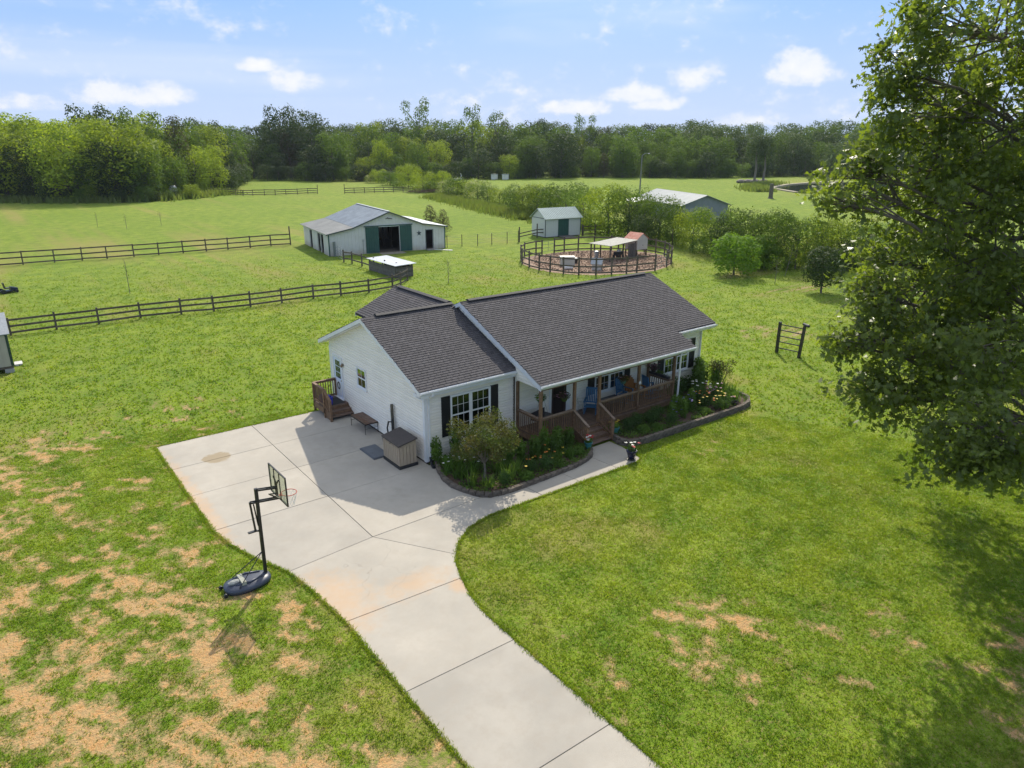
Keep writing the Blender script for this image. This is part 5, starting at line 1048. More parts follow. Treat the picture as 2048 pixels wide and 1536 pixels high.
# ---- ribbed metal panels
def ribbed(O, U, Vd, ul, poly, pitch=.45, rw=.05, rh=.03, base_t=0.0):
    """ribs running along Vd on a face; poly(u) -> (v0,v1)"""
    O, U, Vd = Vector(O), Vector(U).normalized(), Vector(Vd).normalized(); N_ = U.cross(Vd).normalized(); mb = MB(); u = pitch/2
    while u < ul:
        for a, b in (poly(u) if isinstance(poly(u), list) else [poly(u)]):
            if b-a > .05:
                c = [O+U*(u-rw)+Vd*a, O+U*(u+rw)+Vd*a, O+U*(u+rw*.5)+Vd*a+N_*rh, O+U*(u-rw*.5)+Vd*a+N_*rh]; d = [q+Vd*(b-a) for q in c]
                mb.add(c+d, [(0, 1, 2, 3), (4, 7, 6, 5), (1, 5, 6, 2), (2, 6, 7, 3), (3, 7, 4, 0)])
        u += pitch
    return mb
# ---- white barn
barn = local('barn', 'white ribbed metal barn with lean-to sides, green sliding doors and a star', 'barn', (19.65, 54.35, 0), R(-8.5)); BL, BD = 14.45, 12.0
prof = [(0, 2.55), (2.96, 3.12), (7.3, 4.72), (11.35, 3.22), (14.45, 2.72)]
def bz(u):
    for (a, za), (b, zb) in zip(prof[:-1], prof[1:]):
        if u <= b: return za+(zb-za)*(u-a)/(b-a)
    return prof[-1][1]
WALLM = NB('barn_wall'); v = WALLM.coord(); c_ = WALLM.mix(WALLM.ramp(WALLM.noise(v, .9, 4), .4, .7), (.68, .66, .63), (.60, .58, .54)); sx_ = WALLM.N.new('ShaderNodeSeparateXYZ'); WALLM.L.new(v, sx_.inputs[0])
dirt = WALLM.math('MULTIPLY', WALLM.ramp(WALLM.math('ADD', sx_.outputs[2], WALLM.math('MULTIPLY', WALLM.noise(v, 2.0, 4), .9)), .35, 1.2, 1, 0), .6); WALLM.L.new(WALLM.mix(dirt, c_, (.36, .27, .17)), WALLM.b.inputs['Base Color']); WALLM.b.inputs['Roughness'].default_value = .55; WALLM = WALLM.m
# front wall with openings (main 5.95..8.55 high 3.05, small door 11.95..12.83)
fw_ = MB()
def wallpoly(mb, u0, u1, z0f, y0=0, t=.12, M=None):
    us = [u0]+[p[0] for p in prof if u0 < p[0] < u1]+[u1]; poly = [(u0, y0, z0f)]+[(u1, y0, z0f)]+[(u, y0, bz(u)-.06) for u in us[::-1]]; mb.prism(poly, (0, t, 0))
wallpoly(fw_, 0, 5.95, 0); wallpoly(fw_, 5.95, 8.55, 3.05); wallpoly(fw_, 8.55, 11.95, 0); wallpoly(fw_, 11.95, 12.85, 2.35); wallpoly(fw_, 12.85, 14.45, 0)
bwl = obj('wall', fw_, barn, WALLM)
obj('panel_ribs', ribbed((0, 0, 0), (1, 0, 0), (0, 0, 1), 14.45, lambda u: (3.05 if 5.95 < u < 8.55 else (2.35 if 11.9 < u < 12.9 else 0), bz(u)-.08), .42, .03, .022), bwl, WALLM)
b2 = MB(); wallpoly(b2, 0, 14.45, 0, BD-.12); b2.box(14.33, 14.45, .12, BD-.12, 0, 2.66); obj('wall', b2, barn, WALLM)
lw = MB(); ops = [(2.44, 3.66), (3.9, 5.1), (7.75, 8.9)]; ya = .12
for a, b in ops+[(BD-.12, BD-.12)]: 
    if a > ya: lw.box(0, .12, ya, a, 0, 2.48)
    ya = b
for a, b in ops: lw.box(0, .12, a, b, 2.2, 2.48)
bw2 = obj('wall', lw, barn, WALLM)
obj('barn_floor', MB().box(.13, 14.3, .13, BD-.13, 0, .04), barn, mat('barn_floor', (.16, .13, .10), .95))
inn = MB().box(2.9, 3.0, .2, 11.8, 0, 2.9).box(11.2, 11.3, .2, 11.8, 0, 2.9); 
for yv in (2.9, 5.8, 8.8): inn.box(.2, 2.9, yv, yv+.06, 0, 2.2)
for yv in (3, 6, 9): inn.box(5.9, 6.05, yv, yv+.15, 0, 3.6).box(8.5, 8.65, yv, yv+.15, 0, 3.6)
obj('stall_wall', inn, barn, mat('dark_stall_wood', (.06, .045, .035), .9), kind='stuff')
obj('hay_bale', MB().box(6.5, 7.6, 8.4, 9.2, .04, .55).box(6.8, 7.9, 8.5, 9.1, .55, 1.0), barn, mat('hay', (.16, .12, .05), .9), kind='stuff')
# doors
for a, b in ((4.35, 5.95), (8.6, 10.1)):
    d = obj('sliding_door', MB().box(a, b, -.09, -.045, .08, 3.08), barn, GRNMET); obj('panel_ribs', ribbed((a, -.09, .08), (1, 0, 0), (0, 0, 1), b-a, lambda u: (0, 3.0), .3, .03, .02), d, GRNMET)
obj('door_track', MB().box(4.2, 10.2, -.13, -.02, 3.12, 3.22), barn, GRNMET); obj('door_header', MB().box(5.95, 8.55, -.04, -.002, 3.02, 3.1), barn, WHITE)
tr_ = MB().box(11.87, 11.95, -.03, -.002, 0, 2.35).box(12.85, 12.93, -.03, -.002, 0, 2.35).box(11.87, 12.93, -.03, -.002, 2.351, 2.44); obj('door_trim', tr_, barn, mat('grey_trim', (.16, .18, .18), .6))
for u in (0, 14.45): obj('corner_trim', MB().box(u-.06, u+.06, -.04, .08, 0, bz(u)-.05), barn, GRNMET)
st = MB(); pts = []
for k in range(10): r_ = .36 if k % 2 == 0 else .145; a = math.pi/2+k*math.pi/5; pts.append((11.05+r_*math.cos(a), -.03, 2.05+r_*math.sin(a)))
ctr = (11.05, -.09, 2.05); st.add([ctr]+pts, [(0, (k+1) % 10+1, k+1) for k in range(10)]); st.add(pts, [tuple(range(10))])
obj('star', st, barn, mat('dull_star_metal', (.06, .075, .075), .6))
obj('gable_ornament', MB().tube([(6.9, -.05, 3.95), (7.1, -.05, 4.0), (7.35, -.05, 3.97), (7.7, -.05, 3.93)], .035, 5).ball((7.15, -.06, 4.03), .07), barn, BLACK)
for u0, u1, y0 in ((.9, 1.1, 0), ): pass
obj('pitchfork_rack', MB().bar((4.02, -.06, .1), (4.02, -.06, 1.7), .03, .03).bar((3.92, -.06, 1.5), (3.92, -.06, 1.75), .02, .02).bar((4.12, -.06, 1.5), (4.12, -.06, 1.75), .02, .02).bar((3.92, -.06, 1.5), (4.12, -.06, 1.5), .02, .02), barn, GT)
# roof slopes
def barnroof(u0, z0_, u1, z1_, m, e0=0, e1=0, ybeg=-.28, yend=BD+.28):
    s_ = (z1_-z0_)/(u1-u0); a = (u0-e0, z0_-s_*e0); b = (u1+e1, z1_+s_*e1)
    r = obj('roof', MB().prism([(a[0], ybeg, a[1]), (b[0], ybeg, b[1]), (b[0], yend, b[1]), (a[0], yend, a[1])], (0, 0, .05)), barn, m)
    U_ = Vector((0, 1, 0)); V_ = Vector((b[0]-a[0], 0, b[1]-a[1])); L_ = V_.length
    if z1_ > z0_: q = ribbed((a[0], yend, a[1]+.05), (0, -1, 0), V_, yend-ybeg, lambda u: (0, L_), .42, .03, .025)
    else: q = ribbed((a[0], ybeg, a[1]+.05), (0, 1, 0), V_, yend-ybeg, lambda u: (0, L_), .42, .03, .025)
    # normals must point up
    if (Vector(q.v[2])-Vector(q.v[0])).z < -.01: q.v = [(x, y, z+0) for x, y, z in q.v]
    obj('panel_ribs', q, r, m); obj('edge_trim', MB().bar(Vector((a[0], ybeg-.02, a[1]-.02)), Vector((b[0], ybeg-.02, b[1]-.02)), .03, .13), r, mat('dark_green_trim', (.05, .075, .075), .5)); return r
barnroof(0, 2.55, 2.96, 3.12, TANROOF, .35, .0); barnroof(2.96, 3.15, 7.3, 4.74, GALV, .02, 0)
barnroof(7.3, 4.74, 11.35, 3.25, GALV, 0, .02); barnroof(11.35, 3.22, 14.45, 2.74, GALV, 0, .3)
obj('ridge_cap', MB().box(7.15, 7.45, -.28, BD+.28, 4.80, 4.84), barn, GALV)
obj('concrete_apron', MB().box(5.8, 8.8, -1.6, -.05, .0, .03), barn, mat('barn_apron', (.36, .31, .24), .9, (.28, .24, .18), 2))
t = thing('plank_walk', 'pale plank leading from the small dark doorway of the barn', 'plank', (32.5, 51.2, 0)); obj('plank', MB().bar((32.0, 51.9, .06), (33.6, 50.0, .04), .35, .05), t, WHITEMET); obj('step_pad', MB().box(31.2, 32.2, 51.6, 52.3, 0, .12), t, mat('pad_grey', (.3, .28, .25), .9))
# ---- covered feeder
t = thing('covered_feeder', 'long board sided feeder under a glaring white metal roof by the paddock fence', 'feeder', (20, 41, 0))
GRB = mat('grey_boards', (.15, .135, .12), .9, (.10, .09, .08), 4, bump=.4, objvar=.2)
for x, y in ((19.2, 43.3), (21.0, 43.3), (19.2, 40.5), (21.0, 40.5), (19.2, 37.8), (21.0, 37.8)): obj('post', MB().box(x-.06, x+.06, y-.06, y+.06, 0, 1.22), t, FENCEW)
for k in range(5): z = .05+k*.2; obj('board', MB().box(19.10, 19.135, 37.75, 43.35, z, z+.185), t, GRB); obj('board', MB().box(19.15, 21.05, 37.70, 37.735, z, z+.185), t, GRB); obj('board', MB().box(21.065, 21.10, 37.75, 43.35, z, z+.185), t, GRB)
rf = obj('roof', MB().prism([(18.95, 37.4, 1.22), (21.3, 37.4, 1.30), (21.3, 43.6, 1.30), (18.95, 43.6, 1.22)], (0, 0, .03)), t, mat('bright_white_sheet', (.88, .88, .86), .25, (.82, .82, .80), 1))
obj('panel_ribs', ribbed((18.95, 43.6, 1.25), (0, -1, 0), (2.35, 0, .08), 6.2, lambda u: (0, 2.35), .3, .03, .02), rf, rf.data.materials[0])
obj('wire_panel', (lambda m: [m.tube([(21.15, 38+i*.35, .02), (21.15, 38+i*.35, 1.2)], .012, 4) for i in range(15)] and m)(MB()), t, GT, kind='stuff')
# ---- small white shed
shed = local('shed', 'small white metal shed with a dark green door and ribbed gable roof', 'shed', (50.3, 52.3, 0), R(-7.5)); SW, SD = 5.85, 3.55
m = MB().box(0, SW, 0, .08, .12, 2.62).box(0, SW, SD-.08, SD, .12, 2.62).prism([(0, .08, .12), (0, SD-.08, .12), (0, SD-.08, 2.62), (0, SD/2, 3.78), (0, .08, 2.62)], (.08, 0, 0)).prism([(SW-.08, .08, .12), (SW-.08, SD-.08, .12), (SW-.08, SD-.08, 2.62), (SW-.08, SD/2, 3.78), (SW-.08, .08, 2.62)], (.08, 0, 0))
SHM = mat('flaking_white_paint', (.62, .62, .60), .6, (.30, .29, .27), 7, 5, lo=.64, hi=.70); w_ = obj('wall', m, shed, SHM); obj('panel_ribs', ribbed((0, 0, .12), (1, 0, 0), (0, 0, 1), SW, lambda u: (0, 2.48) if not 2.05 < u < 3.9 else (0, 0), .3, .02, .015), w_, SHM)
obj('base', MB().box(.05, SW-.05, .05, SD-.05, 0, .12), shed, FENCEW)
d = obj('door', MB().box(2.1, 3.85, -.06, -.01, .15, 2.42), shed, GRNMET); obj('panel_ribs', ribbed((2.1, -.06, .15), (1, 0, 0), (0, 0, 1), 1.75, lambda u: (0, 2.27), .3, .02, .015), d, GRNMET)
obj('trim', MB().box(-.05, .03, -.05, .03, .1, 2.6).box(SW-.03, SW+.05, -.05, .03, .1, 2.6).box(-.03, 0, .1, SD-.1, 2.56, 2.64), shed, mat('shed_trim', (.08, .10, .10), .6))
SR = mat('pale_green_metal_roof', (.36, .44, .42), .45, (.30, .37, .35), 1.5, metal=.2)
for s_ in (0, 1):
    ya, yb = (-.28, SD/2) if s_ == 0 else (SD+.28, SD/2); za, zb = 2.50, 3.82
    r = obj('roof', MB().prism([(-.25, ya, za), (SW+.25, ya, za), (SW+.25, yb, zb), (-.25, yb, zb)], (0, 0, .04)), shed, SR)
    q = ribbed((-.25, ya, za+.04), (1, 0, 0), (0, yb-ya, zb-za), SW+.5, lambda u: (0, math.hypot(yb-ya, zb-za)), .28, .04, .04) if s_ == 0 else ribbed((SW+.25, ya, za+.04), (-1, 0, 0), (0, yb-ya, zb-za), SW+.5, lambda u: (0, math.hypot(yb-ya, zb-za)), .28, .04, .04)
    obj('panel_ribs', q, r, SR)
obj('ramp', MB().prism([(2.0, -.05, .14), (4.0, -.05, .14), (4.0, -2.5, .02), (2.0, -2.5, .02)], (0, 0, .05)), shed, GRB)
# ---- chicken coop with its run
coop = local('chicken_coop', 'raised white chicken coop with red metal roof beside the round pen', 'coop', (48.1, 33.2, 0), R(4)); CR = mat('red_metal_roof', (.50, .13, .07), .5, (.62, .26, .18), 2.5)
CW = mat('cream_coop_wall', (.60, .58, .53), .6, (.52, .50, .45), 1.5)
obj('wall', MB().box(0, 1.9, 0, 1.8, .75, 2.0).prism([(0, 0, 2.0), (1.9, 0, 2.0), (.95, 0, 2.55)], (0, 1.8, 0)), coop, CW)
for a, b, in (((-.12, 1.95), (.95, 2.60)), ((2.02, 1.95), (.95, 2.60))):
    r = obj('roof', MB().prism([(a[0], -.08, a[1]), (b[0], -.08, b[1]), (b[0], 1.9, b[1]), (a[0], 1.9, a[1])], (0, 0, .03)), coop, CR)
    L_ = math.hypot(b[0]-a[0], b[1]-a[1]); obj('panel_ribs', ribbed((a[0], 1.9, a[1]+.03) if a[0] < 1 else (a[0], -.08, a[1]+.03), (0, -1, 0) if a[0] < 1 else (0, 1, 0), (b[0]-a[0], 0, b[1]-a[1]), 1.98, lambda u: (0, L_), .22, .035, .03), r, CR)
for x, y in ((.08, .08), (1.82, .08), (.08, 1.72), (1.82, 1.72)): obj('leg', MB().box(x-.06, x+.06, y-.06, y+.06, 0, .75), coop, FENCEW)
obj('prop', MB().bar((1.9, .6, .8), (3.2, .3, .02), .12, .03), coop, WHITEMET); obj('knob', MB().ball((1.0, -.03, 1.25), .05), coop, FENCEW)
t = thing('lean_to_canopy', 'open canopy of white sheet on dark posts in front of the chicken coop', 'canopy', (44.8, 33.6, 0))
rf = obj('roof', MB().prism([(42.3, 35.2, 1.78), (42.6, 32.0, 1.78), (47.9, 32.9, 1.95), (47.6, 35.9, 1.95)], (0, 0, .04)), t, mat('white_sheet_roof', (.42, .41, .36), .7, (.36, .35, .30), 1.5))
obj('panel_ribs', ribbed((42.3, 35.2, 1.82), (.3, -3.2, 0), (5.3, .9, .17), 3.2, lambda u: (0, 5.3), .35, .03, .025), rf, rf.data.materials[0])
for x, y in ((42.5, 35.0), (42.75, 32.2), (44.3, 35.3), (45.2, 32.6), (47.4, 35.5), (47.6, 33.0)): obj('post', MB().box(x-.06, x+.06, y-.06, y+.06, 0, 1.8), t, FENCEW)
for x in (46.2, 46.6, 47.0): obj('board', MB().box(x, x+.36, 32.75, 32.8, 0, 1.7), t, GRB)
t = local('doghouse', 'small kennel with a white roof and dark door inside the round pen', 'kennel', (38.2, 29.5, .03), .6)
obj('wall', MB().box(-.4, .4, -.5, .5, 0, .7).prism([(-.4, -.5, .7), (.4, -.5, .7), (0, -.5, 1.1)], (0, 1.0, 0)), t, CW); obj('door', MB().box(-.22, .22, -.53, -.505, .05, .62), t, BLACK)
for s_ in (-1, 1): obj('roof', MB().prism([(s_*.55, -.6, .62), (0, -.6, 1.17), (0, .6, 1.17), (s_*.55, .6, .62)], (0, 0, .04)), t, GALV)
t = local('plastic_crate', 'pale plastic slatted dog crate near the front of the round pen', 'crate', (37.6, 33.5, .03), -.6); CRM = mat('cream_plastic', (.50, .49, .42), .5)
obj('body', MB().box(-.75, .75, -.5, .5, 0, .6), t, CRM); obj('lid', MB().box(-.8, .8, -.55, .55, .85, .95).box(-.75, .75, .3, .5, .6, .85), t, CRM)
for k in range(8): obj('slat', MB().box(-.72+k*.19, -.62+k*.19, -.52, -.505, .1, .85), t, CRM)
t = local('feed_tub', 'low white tub lying in the round pen by the front rails', 'tub', (35.9, 31.4, .03), -.5); obj('tub_body', MB().tube([(-.45, 0, .2), (.45, 0, .2)], [.22, .22], 12), t, WHITEMET)
t = local('water_bucket', 'black bucket with a grey rim near the pale crate', 'bucket', (39.2, 33.9, .03)); obj('bucket_body', MB().lathe([(.2, 0), (.28, .5), (.30, .5), (.24, .45)]), t, BLACKP); obj('lid', MB().lathe([(.27, .51), (.2, .58), (.05, .6)]), t, GALV)
t = local('trash_can', 'galvanised round bin under the canopy beside the posts', 'bin', (43.6, 35.2, .03)); obj('can_body', MB().lathe([(.24, 0), (.28, .7)]), t, GALV); obj('lid', MB().lathe([(.30, .70), (.25, .78), (.05, .82)]), t, GALV)
t = local('garden_cart', 'cluttered dark cart with white pails under the canopy', 'cart', (45.3, 33.4, .03), .3)
obj('tray', MB().box(-.6, .6, -.35, .35, .45, .8), t, BLACKP); obj('pail', MB().lathe([(.1, 0), (.14, .25), (.1, .3)], (-.35, -.1, .8)), t, WHITEMET); obj('pail', MB().lathe([(.1, 0), (.14, .25), (.1, .3)], (-.02, -.15, .8)), t, WHITEMET)
for x in (-.4, .4):
    for y in (-.38, .38): obj('wheel', MB().tube([(x, y-.03, .25), (x, y+.03, .25)], .25, 12), t, BLACK)
obj('handle', MB().tube([(.6, 0, .6), (1.1, 0, 1.0)], .03, 6), t, BLACK)
# ---- grey far barn behind the hedge
fb = local('grey_barn', 'long low grey barn with a pale metal roof behind the hedge', 'barn', (82.6, 55.3, 0), R(-22.0)); FBW = mat('grey_metal_wall', (.22, .24, .27), .6, (.18, .20, .22), 1)
obj('wall', MB().box(0, 8.6, 0, 18, 0, 2.65).prism([(0, 0, 2.65), (8.6, 0, 2.65), (4.3, 0, 4.1)], (0, 18, 0)), fb, FBW)
PR = mat('pale_metal_roof', (.33, .36, .36), .65, (.27, .30, .30), .8)
for a, b in (((-.5, 2.5), (4.3, 4.15)), ((9.1, 2.5), (4.3, 4.15))):
    r = obj('roof', MB().prism([(a[0], -.4, a[1]), (b[0], -.4, b[1]), (b[0], 18.3, b[1]), (a[0], 18.3, a[1])], (0, 0, .06)), fb, PR); L_ = math.hypot(b[0]-a[0], b[1]-a[1])
    obj('panel_ribs', ribbed((a[0], 18.3, a[1]+.06) if a[0] < 1 else (a[0], -.4, a[1]+.06), (0, -1, 0) if a[0] < 1 else (0, 1, 0), (b[0]-a[0], 0, b[1]-a[1]), 18.7, lambda u: (0, L_), .6, .05, .035), r, PR)
obj('gutter_pipe', MB().tube([(9.0, -.3, 2.5), (8.75, -.1, 2.2), (8.75, -.1, .1)], .07, 6), fb, BLACK); obj('post', MB().box(9.3, 9.45, .2, .35, 0, 1.9), fb, FENCEW)
obj('white_lean_to', MB().prism([(-3.2, 12, 2.3), (-.4, 12, 2.6), (-.4, 18, 2.6), (-3.2, 18, 2.3)], (0, 0, .05)), fb, WHITEMET)
# ---- tan shed at the left edge
sh = local('garden_shed', 'tan panelled storage shed with green trim cut off at the photo edge', 'shed', (-12.55, 24.75, 0), R(-1)); TP = mat('tan_panel', (.44, .40, .34), .6, (.40, .36, .30), 2)
obj('block', MB().box(-.45, 0, -.05, .4, 0, .25), sh, mat('concrete_block_grey', (.34, .34, .32), .9)); obj('block', MB().box(-3.0, -2.6, -.05, .4, 0, .25), sh, bpy.data.materials['concrete_block_grey']); obj('skid', MB().box(-3, 0, .02, 3.2, .25, .40), sh, FENCEW)
w_ = obj('wall', MB().box(-3, 0, 0, 3.2, .4, 2.3).prism([(0, 0, 2.3), (0, 3.2, 2.3), (0, 1.6, 3.1)], (-3, 0, 0)), sh, TP)
for k in range(8): obj('panel', MB().box(-3+k*.37, -3+k*.37+.355, -.02, -.002, .4, 2.25), w_, TP)
obj('corner_trim', MB().box(-.10, .03, -.035, .0, .4, 2.3).box(.0, .03, .0, .1, .4, 2.3), sh, mat('dark_green_paint', (.015, .045, .03), .5)); obj('trim', MB().box(-3.1, .1, -.05, -.021, 2.22, 2.3), sh, bpy.data.materials['dark_green_paint'])
for a, b in ((-.15, 1.6), (3.35, 1.6)): obj('roof', MB().prism([(-3.15, a, 2.26), (.15, a, 2.26), (.15, b, 3.16), (-3.15, b, 3.16)], (0, 0, .04)), sh, mat('grey_shingle_roof', (.42, .44, .45), .8, (.32, .34, .35), 12) if a < 0 else bpy.data.materials['grey_shingle_roof'])
obj('step', MB().box(.05, .45, 1.3, 2.0, .0, .12), sh, WHITEMET)
# ---- utility pole, saplings' stakes, mower, bee boxes, stump
t = local('utility_pole', 'tall bare utility pole with a lamp arm in the far field', 'pole', (125.8, 104.7, 0)); obj('pole', MB().tube([(0, 0, 0), (.1, 0, 9.5)], [.20, .13], 8), t, mat('grey_pole', (.20, .20, .18), .9)); obj('lamp', MB().tube([(.1, 0, 9.3), (.8, -.4, 9.9), (1.5, -.8, 9.9)], .05, 6).ball((1.6, -.85, 9.8), .22, 8, 5, (1.3, 1.3, .6)), t, GALV)
t = local('ride_on_mower', 'small black riding mower parked in the left pasture', 'mower', (-11.3, 51.7, 0), .2); t.scale = (.72,)*3
obj('deck', MB().box(-.75, .45, -.55, .55, .15, .32), t, BLACK); obj('seat', MB().box(-.3, .2, -.28, .28, .55, .65).prism([(-.3, -.28, .65), (-.38, -.28, 1.25), (-.28, -.28, 1.27), (-.2, -.28, .65)], (0, .56, 0)), t, BLACKP); obj('hood', MB().prism([(.25, -.3, .32), (1.05, -.3, .32), (1.05, -.3, .55), (.3, -.3, .75)], (0, .6, 0)), t, mat('navy_hood', (.02, .03, .07), .3))
for x, y, r_ in ((-.55, -.5, .28), (-.55, .5, .28), (.85, -.42, .19), (.85, .42, .19)): obj('wheel', MB().tube([(x, y-.1, r_), (x, y+.1, r_)], r_, 12), t, BLACKP)
for i, (x, y) in enumerate(((135.5, 181.0), (138.6, 178.8))):
    t = local('bee_box', ('left' if i == 0 else 'right')+' one of two small white hive boxes at the far tree line', 'bee hive', (x, y, 0), .4, 'white hive boxes'); obj('box_body', MB().box(-.9, .9, -.8, .8, .2, 1.8), t, WHITEMET); obj('lid', MB().box(-1.0, 1.0, -.9, .9, 1.8, 2.0), t, GALV)
t = local('boat_trailer', 'low pale wreck of a trailer lying at the far tree line', 'trailer', (122.0, 183.5, 0), .6); obj('body', MB().prism([(-2.6, -.6, .3), (2.2, -.6, .2), (2.8, -.6, .8), (-2.2, -.6, .8)], (0, 1.2, 0)), t, GALV); obj('hook', MB().tube([(2.6, 0, .7), (3.4, 0, 1.6), (2.8, 0, 2.3)], .12, 6), t, WHITEMET)
t = local('tree_stump', 'tall narrow stump standing in the field in front of the pond', 'stump', (139.9, 76.1, 0)); obj('trunk', MB().tube([(0, 0, 0), (0, 0, .3), (0, 0, 3.4)], [.75, .5, .42], 9), t, BARK)
t = local('stone_pile', 'low pile of stone and brush at the far field edge', 'stone pile', (194.5, 119.5, 0)); [obj('stone', MB().ball((dx, dy, .5), 1.2, 7, 5, (1.6, 1, .6)), t, mat('field_stone', (.22, .19, .16), .9) if dx == -4 else bpy.data.materials['field_stone']) for dx, dy in ((-4, 1), (-1.5, 0), (1.5, -.5), (4, -2))]
t = local('picnic_bench', 'bench with a pale top under the oak leaves in the far field', 'bench', (127.5, 51.5, 0), .5); obj('seat', MB().box(-1.8, 1.8, -.7, .7, 1.0, 1.15), t, GALV); [obj('leg', MB().box(x-.1, x+.1, -.6, .6, 0, 1.0), t, BLACK) for x in (-1.4, 1.4)]
obj('pond', MB().add([(p[0], p[1], .03) for p in [(172.8, 96.5), (183, 101), (194, 104.5), (211, 106.0), (222, 103), (236, 98), (250, 90), (248, 76), (232, 66), (212, 64), (196, 70), (184, 73), (172, 76), (165, 78.5), (163.3, 82), (166, 86.5), (169.4, 91)]], [tuple(range(17))]), None, mat('pond_water', (.020, .026, .018), .08, (.03, .045, .03), .15, spec=.6), kind='structure')
if bpy.data.objects['pond'].data.polygons[0].normal.z < 0: bpy.data.objects['pond'].data.flip_normals()
bk = MB(); BP = [(163.0, 83.5), (166, 88.0), (169, 92), (172.5, 97.3), (183, 102), (194, 105.5), (211, 107.2), (224, 104.2)]
for a, b in zip(BP[:-1], BP[1:]): bk.bar((*a, .12), (*b, .12), 1.3, .35)
obj('pond_bank', bk, None, mat('pale_bank', (.42, .36, .27), .9, (.32, .28, .18), .6), kind='structure')
